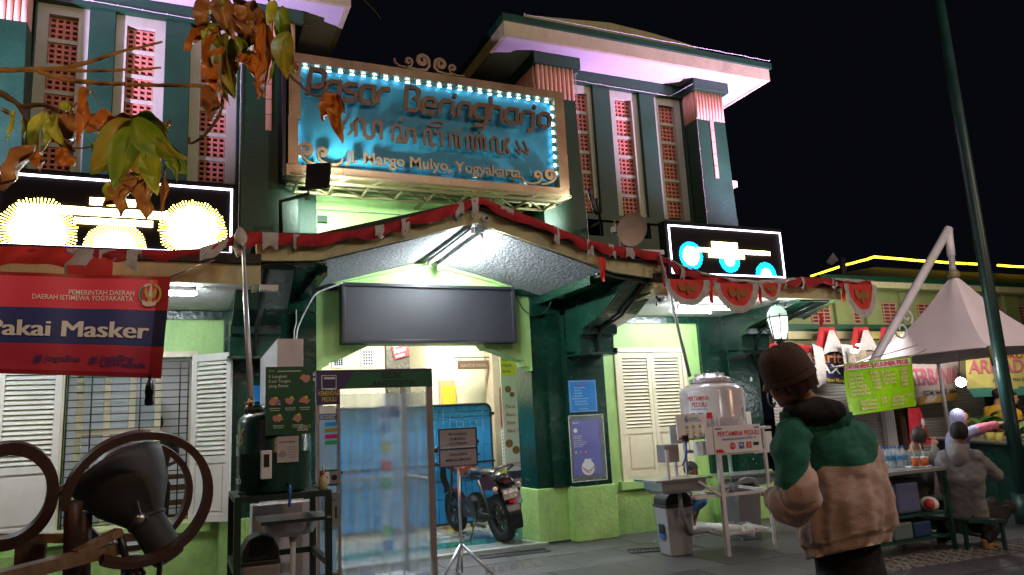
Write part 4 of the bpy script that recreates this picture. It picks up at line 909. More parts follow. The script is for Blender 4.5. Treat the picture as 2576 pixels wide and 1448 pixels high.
# soap bottle on stand corner
sb = thing("soap_bottle", "small soap bottle with red and white pump on the right corner of the black stand", "bottle", (V(813, 1232, YT-.06).x, YT-.06, zb))
bx = V(813, 1232, YT-.06).x; MB().lathe([(0, 0), (.03, 0), (.03, .075), (.012, .1), (0, .1)], 14, (bx, YT-.06, zb+.001)).build("bottle_body", mat("amber soap", (.55, .48, .25), .2, alpha=.8, var=0), sb)
MB().lathe([(.012, .1), (.014, .12), (0, .12)], 10, (bx, YT-.06, zb)).build("collar", M_red, sb); MB().tube([(bx, YT-.06, zb+.12), (bx, YT-.06, zb+.165), (bx-.012, YT-.065, zb+.17)], [.009, .006, .004], 8).build("pump", M_wp, sb)
# white cabinet behind
YC = 6.55; xa = V(697, 880, YC).x; xb = V(763, 880, YC).x; ztc = V(700, 853, YC).z; dback = P(655, 903, X=xa).y
cb = thing("white_cabinet", "tall white metal hood with sloping top behind the green tank", "cabinet", (xa, YC, 0))
zbk = P(655, 903, X=xa).z
M_wpan = mat("white sheet metal", (.62, .60, .62), .35, var=.04)
MB().prism([(xa, YC, 0.0), (xa, YC, ztc), (xa, dback, zbk), (xa, dback, 0.0)], (xb-xa, 0, 0)).build("hood", M_wpan, cb, bevel=.004)
MB().box(V(628, 1300, YC).x, V(775, 1300, YC).x, YC-.25, YC-.01, 0, V(700, 1262, YC).z).build("lower_panel", M_wpan, cb)
def bin_(c, w, d, h, label, lidc, bodyc, pointed=False, rz=0, sticker=False):
    t = thing("litter_bin", label, "bin", tuple(c), rz=rz, local=True); b = MB(); hb = h*.74
    q0 = [(-w*.40, -d*.40), (w*.40, -d*.40), (w*.40, d*.40), (-w*.40, d*.40)]; q1 = [(x*1.2, y*1.2) for x, y in q0]
    b.add([(x, y, 0) for x, y in q0]+[(x, y, hb) for x, y in q1], [(3, 2, 1, 0), (4, 5, 6, 7), (0, 1, 5, 4), (1, 2, 6, 5), (2, 3, 7, 6), (3, 0, 4, 7)]); b.build("bin_body", bodyc, t, bevel=.012)
    MB().box(-w*.5, w*.5, -d*.5, d*.5, hb+.002, hb+.03).build("bin_rim", lidc, t, bevel=.005)
    prof = [(-w*.48, hb+.032), (w*.48, hb+.032), (w*.46, h*.88), (w*.30, h*.97), (0, h), (-w*.30, h*.97), (-w*.46, h*.88)]
    MB().prism([(x, -d*.47, z) for x, z in prof], (0, d*.94, 0)).build("bin_lid", lidc, t, bevel=.012)
    MB().prism([(-w*.30, -d*.475, hb+.06), (w*.30, -d*.475, hb+.06), (w*.24, -d*.475, h*.9), (-w*.24, -d*.475, h*.9)], (0, -.003, 0)).build("swing_flap", M_black, t)
    if sticker:
        MB().box(-w*.45-.012, -w*.45-.010, -.06, .06, hb*.45, hb*.65).build("sticker", M_inkd, t); MB().box(-w*.44-.012, -w*.44-.010, -.06, .06, hb*.36, hb*.44).build("sticker_band", MATS["blue hose"], t)
    return t
M_bg = mat("grey bin plastic", (.26, .26, .27), .5, var=.12, dirt=.3); M_bk = mat("black bin plastic", (.02, .02, .022), .4); M_bgd = mat("dark grey bin plastic", (.16, .16, .17), .5, var=.1)
p_ = V(664, 1480, 5.85); bin_((V(655, 1400, 5.85).x, 5.92, 0), .27, .26, .80, "grey litter bin with black lid standing under the green tank stand", M_bk, M_bg)
# blue notice on the left pillar
bn = thing("blue_notice", "blue notice on the dark green pillar left of the green tank", "notice", tuple(V(640, 1005, 8.48)))
a = V(632, 1012, 8.49); b = V(657, 970, 8.49); XZ(a.x, 8.485, a.z).rect(0, 0, b.x-a.x, b.z-a.z, 0, "notice_sheet", mat("notice blue", (.01, .15, .45), .4), bn, .005)
# ================================================================ TRIPOD SIGN
YS = 7.35; a = V(1108, 1175, YS); b = V(1196, 1078, YS); ts = thing("tripod_sign", "framed visitor notice on a steel tripod stand in front of the blue barrier", "sign", (V(1153, 1300, YS).x, YS, 0))
tf = XZ(a.x, YS, a.z); tw, th_ = b.x-a.x, b.z-a.z; cxs = a.x+tw/2
tf.rect(0, 0, tw, th_, 0, "sign_board", mat("sign grey brown", (.30, .255, .25), .45), ts, .01)
M_fb = mat("navy sign frame", (.015, .03, .09), .4)
for q in ((-.012, -.012, tw+.012, 0), (-.012, th_, tw+.012, th_+.012), (-.012, 0, 0, th_), (tw, 0, tw+.012, th_), (0, th_*.44, tw, th_*.475)): tf.rect(*q, .006, "frame_bar", M_fb, ts, .016)
M_inkb = mat("navy sign ink", (.015, .015, .06), .5)
for s_, y, w_ in (("PENGUNJUNG", .83, .20), ("DI MOHON", .70, .165), ("CUCI TANGAN", .57, .20), ("DAN HARUS", .27, .19), ("MEMAKAI MASKER", .12, .27)): text(s_, tf, tw/2, th_*y, .026, M_inkb, ts, w=w_, align='C', bold=.012)
text("DI DALAM PASAR DAN KAWASAN PASAR", tf, tw/2, th_*.485, .014, M_wp, ts, w=tw*.9, align='C', c=.009)
m = MB(); zj = V(1160, 1375, YS).z; m.tube([(cxs, YS+.02, a.z+.02), (cxs, YS+.02, zj)], .016, 8); m.build("pole", M_steel, ts)
for ang in (-150, -35, 80): MB().tube([(cxs, YS+.02, zj+.02), (cxs+.33*cos(radians(ang)), YS+.02+.33*sin(radians(ang)), .012)], .015, 8).build("tripod_leg", M_steel, ts)
MB().tube([(cxs, YS+.02, zj), (cxs, YS+.02, .05)], .013, 8).build("centre_leg", M_steel, ts)
# ================================================================ NOTICES on the right pillar
def panel(c4, Y, name, m, parent, d=.006): pass
bs2 = thing("prohibition_sign", "small blue notice with red heading screwed to the dark green pillar above the purple poster", "sign", (4.6, 8.45, 1.9))
a = V(1434, 1039, YP-.008); b = V(1498, 956, YP-.008); f_ = XZ(a.x, YP-.01, a.z); w_, h_ = b.x-a.x, b.z-a.z
f_.rect(0, 0, w_, h_, 0, "sign_plate", mat("sign blue", (.01, .16, .42), .3), bs2, .006)
for q in ((.012, .012, w_-.012, .016), (.012, h_-.016, w_-.012, h_-.012), (.012, .016, .016, h_-.016), (w_-.016, .016, w_-.012, h_-.016)): f_.rect(*q, .002, "border_line", M_wire, bs2)
text("DILARANG :", f_, w_/2, h_*.85, .022, MATS["ink red"], bs2, align='C', w=.15, bold=.012)
M_pt = mat("pale blue ink", (.40, .60, .80), .5)
for i, (s_, x, ww) in enumerate((("- MENGGELANDANG", .07, .17), ("- MENGEMIS", .07, .11), ("- MENGAMEN", .07, .12), ("- MENGASONG", .07, .13), ("DI DALAM PASAR DAN KAWASAN PASAR", .035, .245), ("MENGOTORI DAN MERUSAK", .08, .17), ("DI DALAM PASAR DAN KAWASAN", .08, .19))): text(s_, f_, x, h_*(.745-.085*i), .014, M_pt, bs2, w=ww, bold=.01)
text("DINAS PASAR", f_, .14, .035, .012, M_pt, bs2, w=.13)
ap = thing("poster_case", "clear acrylic case holding a long purple blue poster on the dark green pillar", "poster case", (4.6, 8.45, 1.2))
a = V(1440, 1214, YP-.03); b = V(1516, 1043, YP-.03); f_ = XZ(a.x, YP-.004, a.z); w_, h_ = b.x-a.x, b.z-a.z
pb = f_.rect(.05, .07, w_-.055, h_-.06, .004, "poster_sheet", mat("violet blue print", (.02, .02, .34), .4, var=.1), ap, .002)
text("BPD DIY", f_, .07, h_-.10, .016, M_wp, pb, c=.006); f_.disc(.10, h_-.19, .028, .006, "poster_emblem", M_wp, pb)
for i, s_ in enumerate(("SELALU DUKUNG", "BERTRANSAKSI", "AYO GUNAKAN", "PEMBAYARAN NON TUNAI", "DENGAN QRIS LEBIH", "AMAN DAN CEPAT")): text(s_, f_, .065, h_-.265-.026*i, .013, M_wp, pb, c=.006, bold=.012, w=(.13, .11, .12, .19, .16, .13)[i])
for i, cc in enumerate(((.6, .5, .1), (.5, .1, .12), (.65, .2, .1))): f_.disc(.09+.07*i, h_-.46, .015, .006, "icon", mat("icon%d" % i, cc, .5), pb, 8)
f_.disc(w_/2, .16, .095, .006, "white_roundel", M_wp, pb, 24); f_.rect(w_/2-.05, .15, w_/2+.05, .27, .008, "white_tag", M_wp, pb)
for i, cc in enumerate(((.6, .35, .02), (.02, .25, .5), (.6, .05, .08), (.65, .2, .03), (.1, .3, .1), (.5, .4, .05), (.6, .05, .1))): blob(f_, w_/2-.085+.028*i, .105+.02*abs(i-3), .02, "cartoon_figure", mat("fig%d" % i, cc, .5), .010+.0007*i, i, pb, 8)
MB().box(a.x, b.x, YP-.034, YP-.030, a.z, b.z).build("clear_cover", mat("clear cover", (.8, .85, .9), .05, alpha=.10, var=0, spec=1, coat=1), ap)
for x, z in ((.02, .03), (w_-.02, .03), (.02, h_-.03), (w_-.02, h_-.03)): f_.disc(x, z, .008, .036, "screw", M_steel, ap, 8)
m = MB()
for q in (((0, 0), (w_, 0)), ((w_, 0), (w_, h_)), ((w_, h_), (0, h_)), ((0, h_), (0, 0))): m.bar(f_.p(*q[0], .028), f_.p(*q[1], .028), .008)
m.build("case_edge", M_wire, ap)
# ================================================================ WHITE TANK STATION on the right
PS = thing("hand_wash_station", "white steel hand wash stand with two steel basins and printed panels", "hand wash station", (5.6, 6.9, 0))
Y0, Y1 = 6.6, 7.35; X0, X1 = 5.28, 5.92; zc = V(1799, 1143, Y0).z; zp = V(1793, 1074, Y0).z
legs = [(X0, Y0), (X1, Y0), (X0+.12, Y1), (X1+.12, Y1)]
for x, y in legs: MB().bar((x, y, 0), (x, y, zc+.25), .045 if (x, y) == legs[0] else .03, None).build("leg", M_wmet, PS)
m = MB()
for z in (.20, .62):
    m.bar((X0, Y0, z), (X1, Y0, z), .03) if z > .5 else m.bar((X0, Y0+.1, z), (X1, Y0+.1, z), .03); m.bar((X0, Y0, z), (X0+.12, Y1, z), .03); m.bar((X1, Y0, z), (X1+.12, Y1, z), .03); m.bar((X0+.12, Y1, z), (X1+.12, Y1, z), .03)
m.bar((X0, Y0, zc), (X1, Y0, zc), .035); m.bar((X0+.12, Y1, zc), (X1+.12, Y1, zc), .035)
m.box(X0-.02, X1+.12, Y0-.01, Y1+.02, zp-.06, zp-.03); m.build("stand_frame", M_wmet, PS, kind="stuff")
M_pw = mat("white print board", (.70, .68, .70), .35, var=.04); M_pr = mat("print red", (.60, .02, .03), .4); M_pb = mat("print blue", (.03, .12, .42), .4)
ff = XZ(V(1797, 1110, Y0-.03).x, Y0-.03, zc+.0); fw_ = V(1916, 1110, Y0-.03).x-V(1797, 1110, Y0-.03).x; fh = zp-zc
fp_ = ff.rect(0, 0, fw_, fh, 0, "front_panel", M_pw, PS, .012)
MB().box(ff.o.x-.10, ff.o.x-.003, Y0-.02, Y0-.01, zc, zp).build("side_return", M_pw, PS)
text("PERTAMINA PEDULI", ff, fw_*.08, fh*.62, .052, M_pr, fp_, w=fw_*.87, bold=.012); text("PENANGGULANGAN COVID -19", ff, fw_*.16, fh*.47, .026, M_pb, fp_, w=fw_*.72, bold=.01, shear=.15)
ff.disc(fw_*.37, fh*.25, .038, .003, "round_logo", M_pr, fp_, 18); text("135", ff, fw_*.335, fh*.21, .028, M_wp, fp_, c=.006, w=.045); ff.rect(fw_*.50, fh*.13, fw_*.61, fh*.37, .003, "app_logo", M_pb, fp_); text("My", ff, fw_*.515, fh*.23, .03, M_wp, fp_, c=.006, w=.05); ff.pol([(fw_*.56, fh*.13), (fw_*.61, fh*.13), (fw_*.61, fh*.25)], .005, "logo_corner", M_pr, fp_)
ff.rect(fw_*.66, fh*.14, fw_*.77, fh*.37, .003, "red_logo", M_pr, fp_); text("Link", ff, fw_*.68, fh*.28, .016, M_wp, fp_, c=.006, w=.045); text("Aja!", ff, fw_*.68, fh*.19, .018, M_wp, fp_, c=.006, w=.045); ff.rect(fw_*.81, fh*.22, fw_*.93, fh*.34, .003, "black_plate", M_inkd, fp_)
ff.pol([(.01, .01), (fw_*.2, .01), (fw_*.14, fh*.16), (.01, fh*.16)], .003, "red_corner", M_pr, fp_)
ff.rect(.02, fh*.88, .11, fh*.93, .003, "small_print", M_pb, fp_); ff.rect(fw_*.86, fh*.86, fw_*.97, fh*.91, .003, "small_print", M_pb, fp_)
Yl = Y0+.15; a = V(1706, 1110, Yl); b = V(1774, 1041, Yl); lf = XZ(a.x, Yl, a.z); lw, lh = b.x-a.x, b.z-a.z
lp_ = lf.rect(0, 0, lw, lh, 0, "left_panel", M_pw, PS, .012)
text("6", lf, lw*.28, lh*.70, .07, M_pb, lp_, bold=.015); text("LANGKAH", lf, lw*.42, lh*.80, .022, mat("print green", (.05, .35, .25), .4), lp_, w=lw*.3); text("CUCI TANGAN", lf, lw*.42, lh*.70, .022, MATS["print green"], lp_, w=lw*.4)
for i in range(6):
    x = lw*(.33+.22*(i % 3)); z = lh*(.50-.27*(i//3)); lf.disc(x, z, .022, .003, "step_icon", mat("olive icon", (.42, .42, .06), .5), lp_, 12); lf.disc(x, z, .011, .005, "step_hand", M_skin_p, lp_, 8); lf.rect(x-.025, z-.045, x+.025, z-.038, .003, "small_print", MATS["print grey"], lp_)
lf.pol([(.01, .01), (lw*.18, .01), (lw*.12, lh*.13), (.01, lh*.13)], .003, "red_corner", M_pr, lp_)
a = V(1688, 1118, Yl+.2); b = V(1706, 1072, Yl+.2); MB().box(a.x, b.x+.1, Yl+.2, Yl+.21, a.z, b.z).build("rear_panel", M_pw, PS)
a = V(1915, 1140, Yl+.3); b = V(1940, 1085, Yl+.3); MB().box(a.x-.1, b.x, Yl+.3, Yl+.31, a.z, b.z).build("rear_panel", M_pw, PS)
a = V(1872, 1075, Y1); b = V(1888, 1036, Y1); MB().box(a.x-.05, b.x, Y1, Y1+.01, a.z, b.z).build("tank_guard", M_pw, PS)
a = V(1675, 1165, Yl); b = V(1706, 1118, Yl); MB().box(a.x, b.x, Yl, Yl+.15, a.z, b.z).build("soap_box", mat("mauve grey metal", (.25, .22, .24), .4), PS)
a = V(1768, 1147, Y0+.05); b = V(1795, 1110, Y0+.05); MB().box(a.x, b.x, Y0+.05, Y0+.2, a.z, b.z).build("white_box", M_pw, PS)
def basin(u0, u1, v, Y, label, d=.42):
    a = V(u0, v, Y); b = V(u1, v, Y); z = a.z*.5+b.z*.5; m = MB().box(a.x, b.x, Y, Y+d, z-.02, z).build("basin_rim", M_steel, PS)
    c_ = ((a.x+b.x)/2+.02, Y+d/2, z-.021); hw_ = (b.x-a.x)/2*.80
    s = MB(); q = []
    for sc, zz in ((1, 0), (.97, -.09), (.85, -.125), (.3, -.13)):
        q.append([(c_[0]+sx*hw_*sc, c_[1]+sy*d*.40*sc, c_[2]+zz) for sx, sy in ((-1, -1), (1, -1), (1, 1), (-1, 1))])
    for i in range(3):
        for j in range(4): s.add([q[i][j], q[i][(j+1) % 4], q[i+1][(j+1) % 4], q[i+1][j]], [(0, 3, 2, 1)])
    s.add(q[3], [(3, 2, 1, 0)]); s.build("basin_bowl", M_steel, m, bevel=.01)
    return c_
c1 = basin(1650, 1793, 1205, Y0-.02, ""); c2 = basin(1838, 1960, 1192, Y1-.1, "")
for (p, q) in (((V(1689, 1200, Y0).x, Y0+.05), None), ((V(1745, 1200, Y0).x, Y0+.3), None)): MB().bar((p[0], p[1], c1[2]), (p[0], p[1], zc+.08), .028).build("basin_post", M_wmet, PS)
MB().bar((X0, Y0, c1[2]-.20), (X0-.30, Y0, c1[2]-.02), .025).build("brace", M_wmet, PS); MB().bar((X0-.35, Y0+.02, .62), (X0, Y0+.02, .62), .03).build("brace", M_wmet, PS)
MB().bar((X1, Y1, c2[2]-.2), (X1+.25, Y1, c2[2]-.02), .025).build("brace", M_wmet, PS)
tap = V(1745, 1104, Y0-.05); MB().tube([tap, tap+Vector((-.06, 0, 0)), tap+Vector((-.09, 0, -.03))], .014, 8).build("brass_tap", mat("brass", (.5, .35, .12), .3, metal=.9), PS); MB().ball(tap+Vector((.02, 0, .02)), .022, 8, 6).build("tap_body", M_steel, PS)
MB().box(tap.x-.14, tap.x-.08, tap.y-.02, tap.y+.02, tap.z-.02, tap.z+.04).build("tap_valve", M_black, PS)
MB().tube([tap+Vector((-.10, 0, -.02)), tap+Vector((-.105, 0, -.12)), tap+Vector((-.13, 0, -.2)), tap+Vector((-.15, .03, -.27))], .010, 8).build("blue_hose", MATS["blue hose"], PS)
h0 = Vector(c1)+Vector((.05, 0, -.13)); h1 = Vector(c2)+Vector((0, 0, -.13))
MB().tube([h0, h0+Vector((0, 0, -.22)), h0+Vector((.16, .1, -.45)), (5.45, 7.0, .2), (5.8, 7.05, .22), h1+Vector((.02, -.1, -.42)), h1+Vector((0, 0, -.2)), h1], .022, 8).build("drain_hose", mat("grey corrugated hose", (.20, .20, .21), .5), PS)
MB().tube([V(1752, 1326, 7.15), V(1872, 1335, 6.8)], .055, 14).build("waste_pipe", M_wp, PS); MB().tube([V(1868, 1334, 6.81), V(1899, 1338, 6.72)], .066, 14).build("pipe_cap", M_wp, PS)
# white tank
WT = thing("white_water_tank", "pinkish white plastic water tank with screw lid and red print on the steel stand", "water tank", (5.6, 7.05, zp))
cc = V(1795, 1060, 7.0); dep = (cc-CAM).dot(_f); R2 = 80*dep/1860; cx2, cy2 = cc.x, 7.0; zs2 = V(1795, 972, 7.0).z; zb2 = zp-.03; H2 = zs2-zb2
M_tw = mat("white tank plastic", (.50, .44, .46), .2, var=.06, vs=2, spec=.5)
MB().lathe([(0, 0), (R2, 0), (R2*1.0, H2*.3), (R2*.99, H2*.31), (R2*.985, H2*.86), (R2*.93, H2*.95), (R2*.78, H2*1.02), (R2*.62, H2*1.06), (R2*.6, H2*1.07), (0, H2*1.07)], 44, (cx2, cy2, zb2)).build("tank_body", M_tw, WT)
lid = MB(); Rl = R2*.62; zl = zb2+H2*1.075
lid.lathe([(Rl*.98, 0), (Rl*1.02, .01), (Rl*1.02, .05), (Rl*.9, .062), (Rl*.7, .075), (Rl*.5, .105), (0, .11)], 36, (cx2, cy2, zl)); ld = lid.build("tank_lid", M_tw, WT)
for i in range(30): a = 2*pi*i/30; MB().box(-.006, .006, -.004, .004, .005, .048).xf(Matrix.Translation((cx2+Rl*1.03*cos(a), cy2+Rl*1.03*sin(a), zl))@Matrix.Rotation(a+pi/2, 4, 'Z')).build("lid_rib", M_tw, ld)
for i in range(3): a = .5+2*pi*i/6; MB().bar((cx2-Rl*.75*cos(a), cy2-Rl*.75*sin(a), zl+.095), (cx2+Rl*.75*cos(a), cy2+Rl*.75*sin(a), zl+.095), .02, .035).build("lid_bar", M_tw, ld)
wf = wrapc(cx2, cy2, R2*.99, zb2, radians(-62)); ws_ = lambda s_, x, y, h, w, m, **k: text(s_, None, x, y, h, m, WT, w=w, wrapf=wf, c=.006, **k)
b = MB(); b.grid(12, 1, lambda u, t: wf(-.13+.36*u, H2*(.02+.84*t), .003)); b.build("print_wrap", M_pw, WT)
ws_("PERTAMINA", -.125, H2*.66, .05, .25, M_pr, bold=.012); ws_("PEDULI", -.08, H2*.52, .05, .17, M_pr, bold=.012); ws_("PENANGGULANGAN COVID -19", -.1, H2*.45, .014, .2, M_pb)
for i, m_ in enumerate((M_pr, M_pb, M_pr)): b = MB(); b.grid(3, 1, lambda u, t: wf(-.11+.095*i+.06*u, H2*(.24+.14*t), .006)); b.build("app_logo", m_, WT)
ws_("My", -.005, H2*.29, .02, .04, M_wp)
nf2 = wrapc(cx2, cy2, R2*.99, zb2, radians(22)); text("TANDON AIR", None, -.03, H2*.55, .018, MATS["print grey"], WT, w=.10, wrapf=nf2, c=.004); blob_ = MB(); blob_.grid(3, 3, lambda u, t: nf2(-.01+.05*u+.01*t, H2*(.22+.25*t), .004)); blob_.build("faded_print", MATS["print grey"], WT)
bin_((4.95, 7.05, 0), .34, .30, .68, "grey litter bin with black lid left of the white hand wash stand", M_bk, M_bg, sticker=True, rz=-.1)
bin_((6.16, 7.35, 0), .36, .30, .72, "dark grey litter bin with pointed grey lid behind the hand wash stand", M_bgd, M_bgd)
# ================================================================ BAMBOO / PVC poles with flags
def polething(pts, r, label, m): return MB().tube(pts, r, 8).build("flag_pole", m, None, label=label, cat="pole")
M_bam = mat("aged bamboo pole", (.42, .33, .22), .5, var=.3, vs=14); M_gp = mat("grey metal pole", (.42, .42, .44), .35, metal=.3)
polething([V(611, 600, 6.55), V(618, 760, 6.2), V(632, 1010, 5.75)], [.012, .019, .022], "leaning bamboo flag pole standing beside the green water tank", M_gp)
MB().tube([V(632, 1005, 5.75), V(631, 1030, 5.7), V(633, 1060, 5.72)], .024, 8).build("hose_valve", M_bk, None, label="black hose valve clamped on the foot of the leaning left flag pole", cat="valve")
MB().tube([V(617, 1018, 5.70), V(634, 1010, 5.72)], .014, 6).build("valve_handle", mat("orange plastic", (.75, .30, .02), .4), bpy.data.objects["hose_valve"])
polething([V(1659, 640, 6.75), V(1700, 800, 6.7), V(1735, 948, 6.72)], [.014, .017, .02], "thin grey flag pole leaning from the canopy to the white water tank", M_gp)
MB().bar(V(1545, 633, 6.9), V(1668, 636, 6.88), .05, .05).build("aluminium_bar", M_wmet, None, label="short white aluminium bar lying on the canopy edge by the dish antenna", cat="bar")

# paint chips and stains on the pillars
rn_ = random.Random(5)
def chip(x, z, r, y=8.458):
    n = 7; MB().prism([(x+r*rn_.uniform(.5, 1.1)*cos(2*pi*i/n), y, z+r*1.5*rn_.uniform(.5, 1.1)*sin(2*pi*i/n)) for i in range(n)], (0, .0015, 0)).build("paint_chip", M_wp, bld)
chip(7.48, 1.93, .028)
for i in range(16): chip(rn_.uniform(7.15, 7.6), rn_.uniform(.75, 1.3), rn_.uniform(.004, .012))
for i in range(10): chip(rn_.uniform(4.55, 5.0), rn_.uniform(.7, 2.2), rn_.uniform(.003, .006), 8.4975)
cable([Q(1905, 860, 8.4), Q(1925, 900, 8.3), Q(1930, 960, 8.42), Q(1932, 1010, 8.42), Q(1945, 1024, 8.4), Q(1950, 1012, 8.38)], .018, "dark flexible hose with a yellow end hanging on the last pillar behind the man", M_black)
cable([Q(1500, 690, 6.95), Q(1560, 700, 6.98), Q(1620, 712, 6.97), Q(1648, 730, 6.96), Q(1652, 770, 6.96)], .012, "bundle of dark cables under the joint of the gable and right canopies", M_black)
cable([Q(660, 668, 6.96), Q(700, 662, 6.97), Q(760, 668, 6.96), Q(790, 672, 6.96)], .012, "dark conduit along the underside of the gable's left eave", M_black)
MB().box(.60, .76, 6.96, 7.04, 2.80, 2.85).build("junction_box", M_wmet, None, label="small white junction box under the corner of the left canopy", cat="box")
# ================================================================ MOTORBIKE (rear towards the camera)
mk = thing("motorbike", "dark parked motorbike seen from behind with orange tank and black number plate", "motorbike", (3.72, 8.95, .03), rz=radians(7), local=True)
M_rub = mat("tyre rubber", (.012, .012, .012), .7, bump=.3, bs=60); M_bkp = mat("black bike plastic", (.012, .012, .014), .25, spec=.6); M_tankr = mat("orange red tank paint", (.30, .03, .012), .2, var=.5, vs=5, coat=.6)
M_dred = mat("dark red bike paint", (.06, .005, .006), .3); M_eng = mat("engine metal", (.06, .06, .062), .4, metal=.7)
RL = Matrix.Rotation(radians(-7), 4, 'Y')   # lean on the side stand
def mkb(mb, nm, m, par=mk, **k): mb.xf(RL); o = mb.build(nm, m, par, **k); return o
MY = Matrix.Rotation(pi/2, 3, 'Y')
def wheel(y, R, w):
    b = MB(); b.lathe([(R-.10, -w*.30), (R-.05, -w*.48), (R-.015, -w*.36), (R, 0), (R-.015, w*.36), (R-.05, w*.48), (R-.10, w*.30)], 36, (0, y, R), M=MY); o = mkb(b, "tyre", M_rub)
    b = MB(); b.lathe([(R-.10, -w*.28), (R-.125, -w*.2), (R-.125, w*.2), (R-.10, w*.28)], 30, (0, y, R), M=MY); b.lathe([(0, -.05), (.04, -.05), (.04, .05), (0, .05)], 12, (0, y, R), M=MY)
    for i in range(10): a = 2*pi*i/10; b.bar((0, y+.03*cos(a), R+.03*sin(a)), (0, y+(R-.12)*cos(a+.15), R+(R-.12)*sin(a+.15)), .014, .022)
    mkb(b, "rim", M_eng)
wheel(0, .30, .15); wheel(1.29, .29, .10)
b = MB(); b.ball((0, .62, .42), (.14, .22, .17)); b.ball((0, .52, .32), (.12, .2, .12)); b.box(-.12, .12, .45, .82, .28, .5); mkb(b, "engine", M_eng)
b = MB(); b.ball((0, .80, .90), (.14, .26, .14)); mkb(b, "fuel_tank", M_tankr)
b = MB(); b.ball((0, .30, .86), (.125, .42, .06)); b.ball((0, .55, .84), (.13, .2, .08)); mkb(b, "seat", M_bkp)
b = MB(); b.grid(6, 8, lambda u, t: (.09*cos(pi*u)*(1-.3*t), -.12-.22*t+.0*u, .86-.10*t-.10*sin(pi*u)*(1-t)*.6-.0), smooth=True); b.box(-.10, .10, -.18, .20, .66, .82); b.prism([(-.07, -.18, .80), (-.07, -.34, .62), (-.07, -.30, .60), (-.07, -.14, .72)], (.14, 0, 0)); b.ball((0, -.1, .80), (.12, .2, .09)); mkb(b, "tail", M_bkp)
b = MB(); b.grid(10, 4, lambda u, t: ((t-.5)*.18, -.02+.36*cos(radians(200-110*u)), .30+.36*sin(radians(200-110*u))+.02)); mkb(b, "mudguard", M_bkp)
b = MB(); b.grid(10, 4, lambda u, t: ((t-.5)*.12, 1.29+.32*cos(radians(190-140*u)), .29+.32*sin(radians(190-140*u)))); mkb(b, "front_mudguard", M_dred)
b = MB(); b.prism([(-.13, -.28, .72), (-.13, .12, .66), (-.13, .20, .80), (-.13, -.05, .86)], (.012, 0, 0)).prism([(.118, -.28, .72), (.118, .12, .66), (.118, .20, .80), (.118, -.05, .86)], (.012, 0, 0)); mkb(b, "side_cover", M_dred)
pf_ = Fr((-.115, -.36, .56), (1, 0, .0), (0, .28, 1)); 
b = MB(); b.prism([pf_.p(0, 0), pf_.p(.23, 0), pf_.p(.23, .13), pf_.p(0, .13)], -pf_.n*.006); npl = mkb(b, "number_plate", M_bkp)
def mtext(s_, fr, x, y, h, w, m, par): 
    vs, fs = textmesh(s_, 0, .02); k = h/.69; x0 = min(v.x for v in vs); x1 = max(v.x for v in vs); kx = w/(x1-x0); b = MB(); b.add([fr.p(x+(v.x-x0)*kx, y+v.y*k, .003) for v in vs], fs); mkb(b, "lettering", m, par)
mtext("AB 6604 IE", pf_, .012, .07, .042, .205, M_wp, npl); mtext("10 . 23", pf_, .10, .02, .024, .08, M_wp, npl)
b = MB(); b.box(-.05, .05, -.36, -.345, .515, .545); mkb(b, "reflector", mat("red reflector", (.6, .02, .01), .2))
b = MB(); b.box(-.06, .06, -.30, -.27, .74, .80); mkb(b, "tail_light", mat("dark red lens", (.12, .005, .005), .15))
b = MB(); b.box(-.045, .045, -.235, -.225, .86, .885); mkb(b, "yellow_label", M_yp2)
for s_ in (-1, 1):
    b = MB(); b.ball((s_*.17, -.27, .70), (.032, .028, .032), 10, 8); mkb(b, "indicator", mat("indicator lens", (.62, .45, .28), .15)); b = MB(); b.tube([(s_*.06, -.24, .71), (s_*.15, -.26, .70)], .009, 6); mkb(b, "indicator_stem", M_bkp)
b = MB(); b.tube([(-.10, -.16, .88), (-.12, -.30, .94), (-.06, -.36, .96), (.06, -.36, .96), (.12, -.30, .94), (.10, -.16, .88)], .012, 6); b.tube([(-.06, -.36, .96), (-.05, -.1, .93)], .01, 6).tube([(.06, -.36, .96), (.05, -.1, .93)], .01, 6); mkb(b, "grab_rail", M_eng)
b = MB(); b.tube([(.14, .45, .26), (.16, .2, .26), (.17, -.05, .40), (.175, -.22, .50)], [.025, .03, .045, .045], 10); mkb(b, "exhaust", M_eng)
b = MB(); b.tube([(-.34, .98, 1.02), (-.15, 1.06, 1.04), (.15, 1.06, 1.04), (.34, .98, 1.02)], .014, 8); mkb(b, "handlebar", M_bkp)
b = MB(); b.ball((0, 1.16, .96), (.11, .09, .12)); b.tube([(-.07, 1.05, 1.0), (-.07, 1.29, .29)], .02, 8).tube([(.07, 1.05, 1.0), (.07, 1.29, .29)], .02, 8); mkb(b, "headlamp_and_fork", M_bkp)
for s_ in (-1, 1): b = MB(); b.tube([(s_*.24, 1.0, 1.03), (s_*.30, .98, 1.17)], .007, 6); b.ball((s_*.30, .975, 1.20), (.065, .015, .04), 10, 6); mkb(b, "mirror", M_bkp)
b = MB(); b.grid(4, 8, lambda u, t: (-.30+.09*u+.012*sin(9*t), .96+.02*sin(7*u+5*t), 1.02-.40*t)); mkb(b, "hanging_jacket", mat("black cloth", (.012, .012, .013), .85))
b = MB(); b.tube([(0, .05, .30), (-.09, .3, .34), (-.09, .62, .36)], .025, 6); b.tube([(-.10, .50, .30), (-.26, .44, .02)], .011, 6); b.box(-.29, -.22, .41, .46, 0, .014); mkb(b, "side_stand", M_eng)
b = MB(); b.tube([(-.12, .02, .36), (-.13, .22, .78)], .022, 8); mkb(b, "rear_shock", M_eng)
